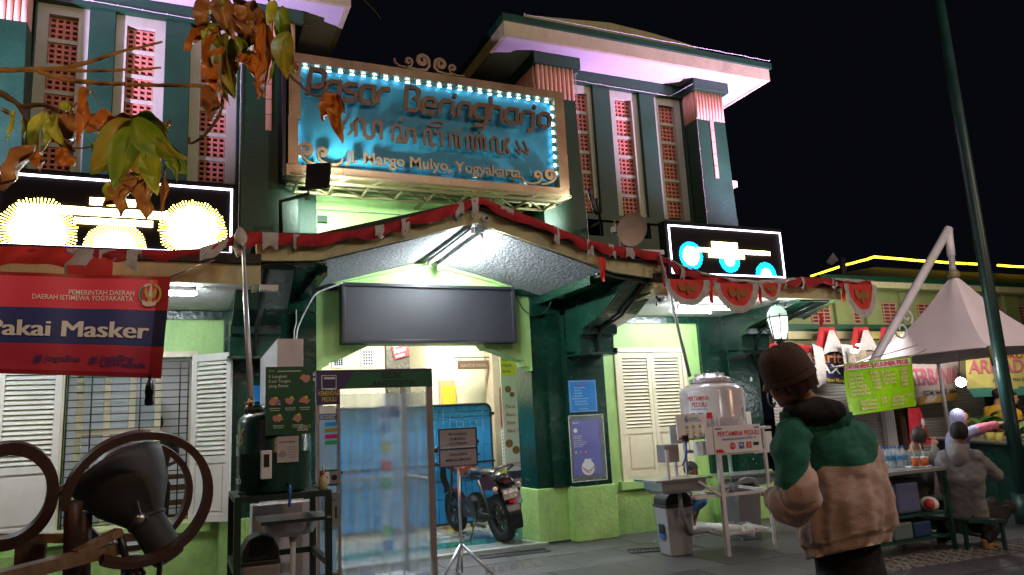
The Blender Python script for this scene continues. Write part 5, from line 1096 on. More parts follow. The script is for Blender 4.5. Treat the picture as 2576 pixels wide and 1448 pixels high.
# ================================================================ FAR BUILDING on the right
Yb = 14.0
fbd = thing("side_building", "long single storey market wing with yellow rope lights, vent windows and roller shutters", "building", (18, Yb, 0))
M_ol = mat("olive parapet paint", (.14, .13, .05), .8, var=.2, dirt=.4); M_lgy = mat("yellow green plaster", (.19, .23, .08), .7, var=.15, dirt=.3); M_shg = None
m_sh = bpy.data.materials.new("roller shutter"); m_sh.use_nodes = True; N = m_sh.node_tree.nodes; L = m_sh.node_tree.links; bb_ = N["Principled BSDF"]; bb_.inputs["Roughness"].default_value = .45; bb_.inputs["Base Color"].default_value = (.46, .45, .43, 1)
MATS["roller shutter"] = m_sh
x0b, x1b = V(1930, 700, Yb).x, 40
def Zb(v, u=2300): return V(u, v, Yb).z
zr, zg, zf, zs_, zl0, zl1, zfa = Zb(655), V(2300, 714, Yb).z, V(2300, 735, Yb).z, V(2300, 760, Yb).z, V(2200, 822, Yb).z, V(2200, 838, Yb).z, V(2200, 856, Yb).z
fb = lambda nm, m, mb, **k: mb.build(nm, m, fbd, **k)
fb("roof", M_roof, MB().add([(V(2200, 650, Yb+1).x, Yb+1, zr), (x1b, Yb+1, zr), (x1b, Yb+6, zr), (V(2200, 650, Yb+1).x-3.2, Yb+8, zr-.1), (V(2119, 706, Yb-.6).x, Yb-.5, zg), (x1b, Yb-.5, zg)], [(0, 1, 2, 3), (4, 5, 1, 0), (4, 0, 3)]))
xc = V(2206, 655, Yb+.8).x
fb("parapet", M_ol, MB().prism([(xc-.6, Yb+.3, zg), (x1b, Yb+.3, zg), (x1b, Yb+.9, zr-.12), (xc, Yb+.9, zr-.12)], (0, .2, 0)))
fb("gutter", M_dgm, MB().box(x0b+1.2, x1b, Yb-.55, Yb-.42, zg-.10, zg+.02)); fb("fascia", M_cream, MB().box(x0b+1.2, x1b, Yb-.5, Yb-.44, zf-.02, zg-.102)); fb("eave_soffit", M_lgy, MB().box(x0b+1.2, x1b, Yb-.44, Yb-.002, zf-.02, zf+.02))
fb("upper_wall", M_lgy, MB().box(x0b, x1b, Yb, Yb+.25, zl0, zf)); fb("ledge", M_dgm, MB().box(x0b, x1b, Yb-.35, Yb-.002, zl1, zl0)); fb("fascia", M_cream, MB().box(x0b, x1b, Yb-.30, Yb-.01, zfa, zl1-.002))
fb("lower_wall", M_cream, MB().box(x0b, x1b, Yb, Yb+.25, 2.0, zl0-.002))
u = 0
for k_, uu in enumerate((2065, 2140, 2232, 2320, 2407, 2495, 2583)):
    a = V(uu-20, 815, Yb-.02); b_ = V(uu+20, 772, Yb-.02); xa_ = a.x; xb_ = b_.x
    w = fb("vent_window", mat("dark maroon vents", (.07, .025, .03), .8, var=.3, vs=8), MB().box(xa_, xb_, Yb-.02, Yb-.002, zl0+.08, zf-.35)); m = MB()
    for i in range(4): x = xa_+(xb_-xa_)*i/3; m.box(x-.012, x+.012, Yb-.03, Yb-.021, zl0+.08, zf-.35)
    for i in range(7): z = zl0+.08+(zf-.43-zl0)*i/6; m.box(xa_, xb_, Yb-.034, Yb-.0305, z-.012, z+.012)
    m.build("vent_bars", M_terra, w, kind='stuff')
    fb("wall_pier", M_lgy, MB().box(xb_+.15, xb_+.75, Yb-.10, Yb-.002, zl0, zf-.03))
# shutters and posts along the ground floor
xs_ = [V(u_, 1000, Yb).x for u_ in (1940, 2052, 2130, 2215, 2290, 2470, 2600)]
for i, (p, q_) in enumerate(((V(1935, 1000, Yb).x, V(2205, 1000, Yb).x), (V(2290, 1000, Yb).x, V(2475, 1000, Yb).x), (V(2545, 1000, Yb).x, V(2760, 1000, Yb).x))):
    n = 26; sh = MB(); sh.grid(1, n*3, lambda a, b__: (p+(q_-p)*a, Yb-.10-.018*abs(sin(b__*n*pi)), .05+2.0*b__), smooth=False)
    fb("roller_shutter", m_sh, sh)
for u_, w_, m_ in ((2213, .34, M_white), (2250, .26, mat("brown post", (.14, .09, .05), .7)), (2264, .5, M_dg), (2480, .7, M_dg)): x = V(u_, 1000, Yb-.2).x; fb("post", m_, MB().box(x, x+w_, Yb-.28, Yb-.15, 0, 2.1))
# rope light pieces
rt = thing("rope_light", "broken yellow rope light along the roof edge of the far market wing", "rope light", (18, Yb, 5))
segs = [((2041, 695), (2064, 688)), ((2066, 687), (2112, 672)), ((2118, 670), (2134, 665)), ((2137, 665), (2155, 660)), ((2157, 659), (2182, 653)), ((2184, 652), (2199, 647)), ((2200, 647), (2262, 652)), ((2264, 652), (2304, 656)), ((2307, 656), (2334, 658)), ((2347, 658), (2377, 661)), ((2379, 661), (2396, 662)), ((2399, 662), (2430, 664)), ((2436, 664), (2452, 665)), ((2453, 665), (2482, 666)), ((2510, 668), (2548, 671)), ((2550, 671), (2576, 672)), ((2580, 672), (2640, 676))]
for (p, q_) in segs:
    if p[0] >= 2200: a = P(*p, Y=Yb+.8); b_ = P(*q_, Y=Yb+.8)
    else:
        Yp_ = lambda u_: Yb+.8+(2200-u_)/160*5.2
        a = P(*p, Y=Yp_(p[0])); b_ = P(*q_, Y=Yp_(q_[0]))
    MB().tube([a, b_], .035, 6).build("rope_segment", M_yel, rt)
lamp("rope_glow", 'AREA', (20, Yb-.4, 3.2), 6, (1, .85, .35), (20, Yb+.5, 4.2), 8, .2)
lamp("shop_front_fill", 'AREA', (15.0, 10.9, 3.3), 150, (1, .96, .90), (15.5, 14, .6), 6, .3)  # added area light brightening the shutters, has no fixture
# street lamp pole (green) and far little poles
lpz = thing("green_lamp_pole", "tall slim dark green lamp pole rising out of the picture at the right", "lamp pole", (9.3, 6.0, 0))
p0, p1, p2 = P(2562, 1175, Y=6.0), P(2478, 640, Y=6.0), P(2365, 0, Y=6.0)
x_ = 9.27; MB().tube([(x_, 6, 0), (x_, 6, 3.0), (x_-.02, 6, 9.0)], [.080, .074, .060], 14).build("shaft", mat("teal green pole paint", (.014, .050, .044), .4, var=.3), lpz)
MB().tube([(x_, 6, 0), (x_, 6, .35)], .13, 14).build("pole_base", MATS["teal green pole paint"], lpz)
fp2 = thing("roof_mast", "small mast with a whitish flag on the roof edge beyond the right canopy", "mast", tuple(P(2110, 690, Y=15)))
MB().tube([P(2232-1, 760, Y=15)*0+P(2228, 800, Y=15)*0+P(2124, 712, Y=15), P(2118, 650, Y=15)], .09, 6).build("mast_tube", mat("dark mast", (.03, .03, .035), .6), fp2)
MB().add([P(2078, 660, Y=15), P(2096, 636, Y=15), P(2110, 655, Y=15), P(2092, 668, Y=15)], [(0, 1, 2, 3)]).build("flag", mat("grey flag", (.16, .15, .16), .8), fp2)
# ================================================================ TENT
M_tent = mat("mauve white tent fabric", (.80, .72, .74), .75, var=.08, vs=1.5, bump=.1, bs=60)
tn = thing("peaked_tent", "pale mauve peaked fabric tent hung from a slanted white tube mast", "tent", (14, 9.7, 0))
CT = Vector(P(2398, 690, Y=9.75)); cor = [Vector(P(2089, 926, Z=2.35)), Vector(P(2495, 872, Z=2.42)), None, None]
e1 = cor[0]-cor[1]; e2 = Vector((-e1.y, e1.x, 0)).normalized()*-e1.length*1.0
if e2.x < 0: e2 = -e2
cor[2] = cor[1]+e2; cor[3] = cor[0]+e2; cor[2].z = cor[3].z = 2.4
zk = CT.z
for i in range(4):
    A_, B_ = cor[i], cor[(i+1) % 4]
    def fn(u, t, A_=A_, B_=B_):
        e = A_.lerp(B_, u); sag = .32*(1-(2*u-1)**2); e = e+(CT-e).normalized()*sag*.35; e.z = A_.z+(B_.z-A_.z)*u+sag*.12
        r = 1-t; k = r**1.0; p = CT.lerp(e, t); p.z = e.z+(zk-e.z)*(1-t)**2.1; p.x += .0; 
        top = Vector((CT.x, CT.y, p.z)); return p+(p-top).normalized()*.05*(1-t) if (p-top).length > 1e-4 else p
    MB().grid(14, 16, fn).build("canvas_panel", M_tent, tn)
    MB().tube([fn(u/14, 1) for u in range(15)], .02, 5).build("edge_hem", M_tent, tn)
ap_ = Vector(P(2386, 577, Y=9.75)); MB().tube([ap_, ap_.lerp(CT, .6), ap_.lerp(CT, .601), CT], [.075, .075, .06, .06], 10).build("hanging_tube", M_wmet, tn)
MB().tube([ap_+Vector((.02, 0, .02)), P(2205, 898, Y=10.4), P(2140, 1010, Y=10.7)], .085, 10).build("slanted_mast", M_wmet, tn)
MB().lathe([(.09, 0), (.12, .05), (.12, .10), (.08, .16)], 12, CT-Vector((0, 0, .08))).build("top_collar", M_rust, tn)
def scrollw(u, v, r, Y_, turns, a0, sg): 
    c_ = P(u, v, Y=Y_); return MB().tube([c_+Vector((r*(1-.75*i/24)*cos(a0+sg*turns*2*pi*i/24), 0, r*(1-.75*i/24)*sin(a0+sg*turns*2*pi*i/24))) for i in range(25)], .022, 6)
scrollw(2281, 797, .17, 10.3, 1.1, radians(-60), 1).build("iron_scroll", M_wmet, tn); scrollw(2268, 830, .22, 10.3, 1.2, radians(120), 1).build("iron_scroll", M_wmet, tn)
MB().tube([cor[1], cor[1]+Vector((-.05, -.03, -.35))], [.09, .05], 8).build("corner_clamp", M_rust, tn)
for c_ in (cor[1], cor[2], cor[3]): MB().tube([(c_.x, c_.y, 0), (c_.x, c_.y, c_.z)], .045, 8).build("tent_leg", M_wmet, tn)
# ================================================================ shop banners
def banner(quad, Y_, m, name, label, cat="banner", bulge=.05, lines=()):
    q_ = [Vector(P(u_, v_, Y=Y_)) for u_, v_ in quad]  # tl, tr, br, bl
    t = thing(name, label, cat, tuple(q_[3]))
    def fn(u_, s_): p = q_[0].lerp(q_[1], u_).lerp(q_[3].lerp(q_[2], u_), s_); p.y += bulge*sin(5*u_+3*s_)*.5; return p
    MB().grid(12, 6, fn).build("cloth", m, t)
    for (s_, u0, v0, u1, h, mm, kw) in lines:
        vs, fs = textmesh(s_, 0, kw.get('bold', .015), kw.get('shear', 0)); x0 = min(v.x for v in vs); x1 = max(v.x for v in vs)
        b = MB(); b.add([fn(u0+(u1-u0)*(v.x-x0)/(x1-x0), v0-v.y/.69*h)+Vector((0, -.03, 0)) for v in vs], fs); b.build("lettering", mm, t)
    return t, fn
M_vin2 = mat("dark navy banner", (.03, .025, .07), .5, var=.3)
banner([(2030, 872), (2135, 880), (2130, 968), (2035, 962)], Yb-.6, M_vin2, "shop_banner", "dark navy shop banner with orange and white lettering behind the man in the cap",
       lines=[("Karita", .05, .42, .95, .30, mat("orange ink", (.55, .20, .04), .5), {}), ("MAX", .0, .72, .8, .25, M_wp, {}), ("Partai, Bisa Dijual Murah", -.2, .95, .98, .10, M_ylt, {'bold': .02})])
M_pinkw = mat("pinkish white vinyl", (.62, .50, .46), .5, var=.12); M_pink = mat("pink ink", (.70, .18, .25), .5)
banner([(2258, 890), (2412, 896), (2408, 1002), (2300, 1018)], Yb-.7, M_pinkw, "shop_banner", "pale pink shop banner with black EMAS and large pink lettering and a phone number",
       lines=[("MAS", .18, .20, .52, .14, M_inkd, {}), ("TERBANIN", .08, .64, .98, .34, M_pink, {}), ("(0274) 564952 . 5660", .22, .86, .98, .10, M_inkd, {'bold': .01})])
MB().add([P(2310, 1000, Y=Yb-.72), P(2408, 988, Y=Yb-.72), P(2412, 1006, Y=Yb-.72), P(2310, 1020, Y=Yb-.72)], [(0, 1, 2, 3)]).build("band", mat("ochre vinyl", (.55, .30, .06), .5), None, label="ochre strip hanging below the pale pink shop banner", cat="strip")
M_yelv = mat("yellow vinyl", (.68, .60, .18), .5, var=.2, vs=2)
banner([(2430, 882), (2690, 878), (2690, 975), (2434, 982)], Yb-1.6, M_yelv, "shop_banner", "yellow shop banner with large red lettering right of the bare bulb",
       lines=[("TOKO EMAS", .28, .22, .75, .16, MATS["ink red"], {'shear': .2}), ("ARMADA", .02, .58, .62, .33, M_pink, {}), ("JUAL BELI MAS DAN BERLIAN", .22, .80, .75, .07, M_inkd, {'bold': .0})])
MB().add([P(2434, 978, Y=Yb-1.62), P(2690, 968, Y=Yb-1.62), P(2690, 990, Y=Yb-1.62), P(2450, 1000, Y=Yb-1.62)], [(0, 1, 2, 3)]).build("band", mat("teal awning cloth", (.08, .30, .22), .6), None, label="teal green cloth band under the yellow shop banner", cat="strip")
# lime menu sheet (nearer)
YM = 7.6; M_lime = mat("lime green plastic sheet", (.30, .62, .01), .3, var=.15, vs=3, spec=.8, bump=.5, bs=3); M_pkl = mat("pink menu ink", (.75, .42, .33), .5)
ml = [("DAFTAR MENU", .01, .12, .39, .085, MATS["ink red"], {'bold': .02}), ("KULINER PECEL", .44, .13, .93, .085, MATS["ink red"], {'bold': .02})]
rows = [("Nasi Pecel", "8.000", "Es Teh", "3.000"), ("Nasi Gudeg", "10.000", "Es Jeruk Nipis", "4.000"), ("Sate Ayam", "10.000", "Kopi Susu", "5.000"), ("Soto Daging", "12.000", "Teh Panas", "3.000"), ("Lontong Sayur", "8.000", "", "3.000"), ("Sate Kere Sapi", "", "", "")]
for i, r in enumerate(rows):
    v_ = .26+.075*i
    for s_, u0, u1 in ((r[0], .04, .30), (r[1], .36, .46), (r[2], .50, .68), (r[3], .76, .90)):
        if s_: ml.append((s_, u0, v_, min(u1, u0+.02*len(s_)+.01), .054, M_pkl, {'bold': .015}))
for i, r in enumerate((("Sate Usus", "3.000", "Gorengan", "1.000"), ("Tahu Bacem", "3.000", "Telur Puyuh", ""), ("Bakwan", "", "Keripik", ""))):
    for s_, u0, u1 in ((r[0], .14, .36), (r[1], .42, .50), (r[2], .58, .78), (r[3], .84, .92)):
        if s_: ml.append((s_, u0, .78+.075*i, u1, .054, M_pkl, {'bold': .015}))
mt, fnm = banner([(2122, 916), (2288, 898), (2310, 1022), (2140, 1046)], YM, M_lime, "menu_sheet", "bright lime green plastic menu sheet with red heading and pink price lines", "menu", .06, ml)
for (u0, u1, v0, v1) in ((.0, .40, .03, .14), (.43, .95, .03, .15)): b = MB(); b.grid(4, 1, lambda a, s_: fnm(u0+(u1-u0)*a, v0+(v1-v0)*s_)+Vector((0, -.018, 0))); b.build("title_patch", mat("white pink patch", (.72, .62, .60), .5), mt)
b = MB(); b.tube([P(2142, 918, Y=YM-.02), P(2200, 900, Y=YM+.3), P(2310, 868, Y=8.6)], .008, 4); b.tube([P(2288, 899, Y=YM-.02), P(2330, 880, Y=8.2)], .008, 4); b.build("cord", M_wire, mt)
# red hanging jacket
rj = thing("hanging_red_jacket", "red jacket hanging at the far shop front beyond the bald diner", "jacket", tuple(P(2310, 1110, Y=11)))
qd = [Vector(P(u_, v_, Y=11.0)) for u_, v_ in ((2283, 1028), (2308, 1026), (2346, 1118), (2290, 1122))]
def fj(u_, s_): p = qd[0].lerp(qd[1], u_).lerp(qd[3].lerp(qd[2], u_), s_); p.y += .12*sin(pi*u_)*-1+.03*sin(14*u_); return p
MB().grid(14, 8, fj).build("cloth", mat("red jacket cloth", (.55, .02, .04), .7, var=.3, vs=6), rj); MB().ball(P(2322, 1064, Y=10.85), (.06, .02, .09), 6, 5).build("badge", M_wp, rj)
# ================================================================ FOOD COUNTER
K0 = Vector(P(2345, 1106, Z=.88)); K1 = Vector((9.05, 5.0, .88)); kd = (K1-K0).normalized(); kn = Vector((-kd.y, kd.x, 0)); kn = kn if kn.x > 0 else -kn
ct = thing("food_counter", "dark green food counter with steel top at the right edge", "counter", tuple((K0+K1)/2))
M_cg = mat("dark green counter paint", (.008, .045, .032), .45, var=.3, dirt=.3)
MB().prism([K0, K1, K1+kn*.75, K0+kn*.75], (0, 0, -.85)).build("counter_body", M_cg, ct)
u3 = Vector((0, 0, .003)); MB().prism([K0-kn*.12+u3, K1-kn*.12+u3, K1+kn*.8+u3, K0+kn*.8+u3], (0, 0, .03)).build("steel_top", M_steel, ct)
for i in range(4): p = K0.lerp(K1, .1+.26*i)-kn*.01; MB().prism([p+Vector((0, 0, -.7)), p+kd*.45+Vector((0, 0, -.7)), p+kd*.45+Vector((0, 0, -.12)), p+Vector((0, 0, -.12))], -kn*.012).build("counter_panel", M_cg, ct)
M_leaf2 = mat("banana leaf green", (.10, .30, .04), .45, var=.4, vs=6); M_leafl = mat("young banana leaf", (.25, .42, .08), .5, var=.3, vs=5); M_fy = mat("yellow fried food", (.60, .38, .05), .6, var=.4, vs=14); M_fb = mat("brown food", (.16, .07, .03), .6, var=.5, vs=20)
def tray(s_, label, mf, h=.10, r=.20, leaf=True):
    c_ = K0.lerp(K1, s_)+kn*.35+Vector((0, 0, .034)); t = thing("food_tray", label, "tray", tuple(c_))
    MB().lathe([(0, 0), (r*.9, 0), (r, .04), (r*.98, .042), (r*.88, .005), (0, .004)], 20, c_).build("dish", M_steel, t)
    b = MB(); rn = random.Random(int(s_*100))
    for i in range(16): b.ball(c_+Vector((rn.uniform(-r, r)*.65, rn.uniform(-r, r)*.65, .03+rn.uniform(0, h))), (.045, .035, .025), 6, 5)
    b.build("food_pieces", mf, t, kind='stuff')
    if leaf:
        for i in range(5):
            a = rn.uniform(0, 6.28); d_ = Vector((cos(a), sin(a), 0)); s2 = Vector((-sin(a), cos(a), 0)); o_ = c_+Vector((0, 0, .05+h*rn.uniform(.6, 1.3)))
            MB().grid(8, 2, lambda u_, t_: o_+d_*(.42*(u_-.3))+s2*(.09*sin(pi*min(1, u_*1.05))*(t_-.5)*2)+Vector((0, 0, .10*sin(pi*u_)-.05*abs(t_-.5)))).build("leaf_sheet", M_leaf2 if i % 2 else M_leafl, t)
for s_, lb, mf in ((.10, "tray of vegetables under leaves at the far left end of the counter", M_leafl), (.34, "tray of brown food under wide banana leaves beside the vendor's sleeve", M_fb), (.56, "tray heaped with greens under banana leaves in the middle of the counter", M_leafl), (.78, "tray of yellow fried food on the counter near the lamp pole", M_fy), (.95, "tray of brown fried food at the near end of the counter", M_fb)): tray(s_, lb, mf, .20)
for i, s_ in enumerate((.42, .48, .68)): c_ = K0.lerp(K1, s_)+kn*.08+Vector((0, 0, .034)); MB().lathe([(0, 0), (.055, 0), (.06, .11), (.055, .11), (.05, .01), (0, .01)], 14, c_).build("glass_jar", mat("yellow jar", (.60, .50, .12), .15, alpha=.8, var=0), None, label=("small glass jar of yellow food left of the middle jar", "middle one of the three glass jars on the counter", "small glass jar nearest the lamp pole")[i], cat="jar", group="glass jars on the food counter")
# bulb
bu = thing("bare_bulb", "glaring bare white bulb hanging over the food counter", "bulb", (8.6, 6.1, 1.6)); pbu = P(2417, 962, Y=6.3)
MB().ball(pbu, .058, 16, 12).build("bulb_glass", emit("bare bulb glow", (.93, .97, 1), 60), bu); MB().lathe([(.02, 0), (.025, .05), (.0, .06)], 10, pbu+Vector((0, 0, .06))).build("socket", M_bk, bu); MB().tube([pbu+Vector((0, 0, .1)), P(2412, 905, Y=6.4), P(2404, 890, Y=8)], .006, 4).build("wire", M_black, bu)
lamp("bulb_light", 'POINT', tuple(pbu+Vector((0, -.0, -.0))), 150, (.92, .97, 1), size=.06)
# small dark awning lamps seen under the tent
# ================================================================ TABLE AND BENCH
M_gs = mat("worn green steel", (.018, .075, .055), .4, metal=.3, var=.4, vs=10, dirt=.4)
tb = thing("drinks_table", "small green steel table with bottles and cups behind the man in the cap", "table", (6.6, 5.75, 0))
ty0, ty1, tx0, tx1, tz = 5.45, 6.06, 6.0, 7.24, .82
MB().box(tx0, tx1, ty0-.03, ty1+.03, tz-.03, tz).build("table_top", mat("grey enamel top", (.30, .31, .30), .35, metal=.3, dirt=.3), tb)
for x in (tx0+.03, tx1-.02):
    for y in (ty0, ty1): MB().bar((x, y, 0), (x-.0, y, tz-.03), .035).build("leg", M_gs, tb)
m = MB()
for z in (.13, .36): m.box(tx0+.03, tx1-.02, ty0+.02, ty1-.02, z, z+.02)
m.build("shelves", M_gs, tb, kind='stuff')
M_bot = mat("clear bottle plastic", (.65, .75, .82), .08, alpha=.42, var=0, spec=.8); M_cap_ = mat("blue cap", (.01, .10, .42), .4); M_lbl = mat("bottle label blue", (.10, .30, .55), .4, var=.5, vs=30)
def bottle(x, y, lb):
    t = thing("water_bottle", lb, "bottle", (x, y, tz), group="clear water bottles with blue caps on the table"); MB().lathe([(0, 0), (.031, .0), (.033, .02), (.030, .10), (.033, .14), (.014, .185), (.013, .20)], 12, (x, y, tz+.001)).build("bottle_body", M_bot, t)
    MB().lathe([(.0335, .07), (.0335, .12)], 12, (x, y, tz)).build("label", M_lbl, t); MB().lathe([(.015, .195), (.015, .215), (0, .215)], 10, (x, y, tz)).build("cap", M_cap_, t); return t
b1_ = bottle(7.00, 5.97, "clear water bottle with blue cap standing in the row on the table"); bl = [(7.09, 5.99), (7.01, 5.88), (7.10, 5.90), (7.18, 5.97), (7.02, 5.79), (7.11, 5.81), (7.19, 5.88), (6.93, 5.86)]
bll_ = ["clear blue capped bottle in the front row of the table, next to the leftmost", "clear blue capped bottle behind the second from the left", "clear blue capped bottle in the middle of the front row", "clear blue capped bottle at the back right of the group", "clear blue capped bottle in the front row just behind the left orange cup", "clear blue capped bottle at the right end of the group", "clear blue capped bottle at the back left corner of the group", "clear blue capped bottle furthest back in the middle of the group"]
b1_['label'] = "clear blue capped bottle at the left end of the group on the table"
for (x, y), lb_ in zip(bl, bll_): o = dup(b1_, (x, y, tz), label=lb_)
for i, (x, y) in enumerate(((7.10, 5.67), (7.15, 5.60))):
    t = thing("paper_cup", ("left orange paper cup with lid and straw on the table", "right orange paper cup with lid and straw on the table")[i], "cup", (x, y, tz), group="orange cups on the table"); MB().lathe([(0, 0), (.030, 0), (.040, .095), (0, .095)], 16, (x, y, tz+.001)).build("cup_body", mat("orange paper", (.62, .13, .02), .5), t)
    MB().lathe([(.043, .095), (.043, .105), (0, .107)], 16, (x, y, tz)).build("cup_lid", M_wp, t); MB().tube([(x, y, tz+.1), (x-.04, y, tz+.24)], .004, 5).build("straw", M_wp, t)
MB().lathe([(0, 0), (.14, 0), (.15, .012), (0, .012)], 20, (7.10, 5.66, tz+.0005)).build("serving_plate", M_steel, None, label="shallow steel plate on the green table behind the cups", cat="plate")
jg = thing("water_gallon", "translucent bluish plastic tub with dark lid on the middle shelf of the table", "tub", (6.55, 5.7, .4)); MB().box(6.62, 6.95, 5.55, 5.90, .385, .70).build("tub_body", mat("bluish plastic", (.13, .15, .28), .3, alpha=.9, var=.1), jg, bevel=.03); MB().box(6.61, 6.96, 5.54, 5.91, .70, .73).build("tub_lid", mat("navy lid", (.02, .02, .08), .4), jg, bevel=.01)
pbg = thing("plastic_bag", "white plastic bag with red print on the shelf of the green table", "bag", (6.98, 5.6, .39)); MB().ball((7.10, 5.58, .45), (.09, .10, .075), 10, 8).build("bag_body", M_wcl, pbg); MB().ball((7.045, 5.535, .455), (.05, .06, .055), 8, 6).build("red_print", mat("bag red", (.6, .06, .06), .5), pbg)
bx1 = MB().box(6.45, 6.72, 5.5, 5.85, .152, .32).build("storage_box", mat("grey teal plastic", (.12, .17, .17), .4), None, label="grey teal storage box on the lowest table shelf", cat="box", bevel=.02)
bx2 = MB().box(6.76, 7.02, 5.52, 5.85, .152, .30).build("storage_box", mat("blue tub", (.02, .05, .13), .4), None, label="dark blue storage box on the lowest table shelf", cat="box", bevel=.02)
bh = thing("low_bench", "low green steel bench under the two seated diners", "bench", (7.4, 5.6, 0))
MB().prism([(7.25, 5.28, .27), (7.50, 5.05, .27), (7.75, 6.2, .27), (7.35, 6.35, .27)], (0, 0, .03)).build("bench_seat", M_gs, bh)
for p in ((7.28, 5.36), (7.50, 5.12), (7.70, 6.1), (7.38, 6.26)): MB().bar((p[0], p[1], 0), (p[0], p[1], .27), .03).build("leg", M_gs, bh)
MB().bar((7.5, 5.14, .1), (7.7, 6.1, .1), .02).build("stretcher", M_gs, bh)
# ================================================================ PEOPLE
def fuse(mb, voxel, smooth=4, disp=0, dscale=.1, sub=0):
    me = bpy.data.meshes.new("f"); me.from_pydata([tuple(v) for v in mb.v], [], mb.f); me.update()
    o = bpy.data.objects.new("f", me); COL.objects.link(o)
    r = o.modifiers.new("r", 'REMESH'); r.mode = 'VOXEL'; r.voxel_size = voxel
    s = o.modifiers.new("s", 'SMOOTH'); s.iterations = smooth; s.factor = .6
    if disp:
        tx = bpy.data.textures.new("t", 'CLOUDS'); tx.noise_scale = dscale; d = o.modifiers.new("d", 'DISPLACE'); d.texture = tx; d.strength = disp; d.texture_coords = 'GLOBAL'
        s = o.modifiers.new("s", 'SMOOTH'); s.iterations = 2
    dg = bpy.context.evaluated_depsgraph_get(); e = o.evaluated_get(dg).to_mesh(); out = MB()
    out.v = [Vector(v.co) for v in e.vertices]; out.f = [list(p.vertices) for p in e.polygons]; out.sm = [True]*len(out.f)
    bpy.data.objects.remove(o); return out
def limb(mb, pts, rad, n=12):
    mb.tube(pts, rad, n)
    for p, r in zip(pts, rad): mb.ball(p, r*.985, 12, 8)
def rings(mb, secs, across, n=20, twist=None):
    """secs: (centre, half width, half depth, front vector)"""
    k = len(mb.v)
    for (c, w, d, fr_) in secs:
        c = Vector(c); ax = Vector(across); fr_ = Vector(fr_)
        for j in range(n):
            t = 2*pi*j/n; cx_ = abs(cos(t))**.8*(1 if cos(t) > 0 else -1); sy_ = abs(sin(t))**.8*(1 if sin(t) > 0 else -1)
            mb.v.append(c+ax*w*cx_+fr_*d*sy_)
    for i in range(len(secs)-1):
        for j in range(n): mb.f.append([k+i*n+j, k+i*n+(j+1) % n, k+(i+1)*n+(j+1) % n, k+(i+1)*n+j]); mb.sm.append(True)
    mb.f.append([k+j for j in range(n)][::-1]); mb.f.append([k+(len(secs)-1)*n+j for j in range(n)]); mb.sm += [True, True]
M_hair = mat("black hair", (.006, .005, .005), .75, var=.4, vs=40); M_eye = mat("eye dark", (.01, .008, .008), .2)
def hand(mb, w, d, side, s=1.0, curl=.5):
    w = Vector(w); d = Vector(d).normalized(); s_ = Vector(side).normalized(); up = d.cross(s_).normalized()
    pc = w+d*.045*s; mb.ball(pc, (.03*s, .03*s, .03*s), 10, 8); mb.tube([w, w+d*.04*s, w+d*.08*s], [.024*s, .032*s, .03*s], 10)
    for i, L_ in enumerate((.068, .078, .072, .055)):
        o = w+d*.08*s+s_*(.027-.018*i)*s; a = o+d*L_*.5*s-up*.01*curl*s; mb.tube([w+d*.04*s, o, a, a+(d-up*curl).normalized()*L_*.45*s], [.010*s, .0095*s, .009*s, .007*s], 7)
    mb.tube([w+d*.03*s, w+d*.05*s+s_*.04*s, w+d*.085*s+s_*.052*s-up*.01*s], [.012*s, .011*s, .008*s], 7)
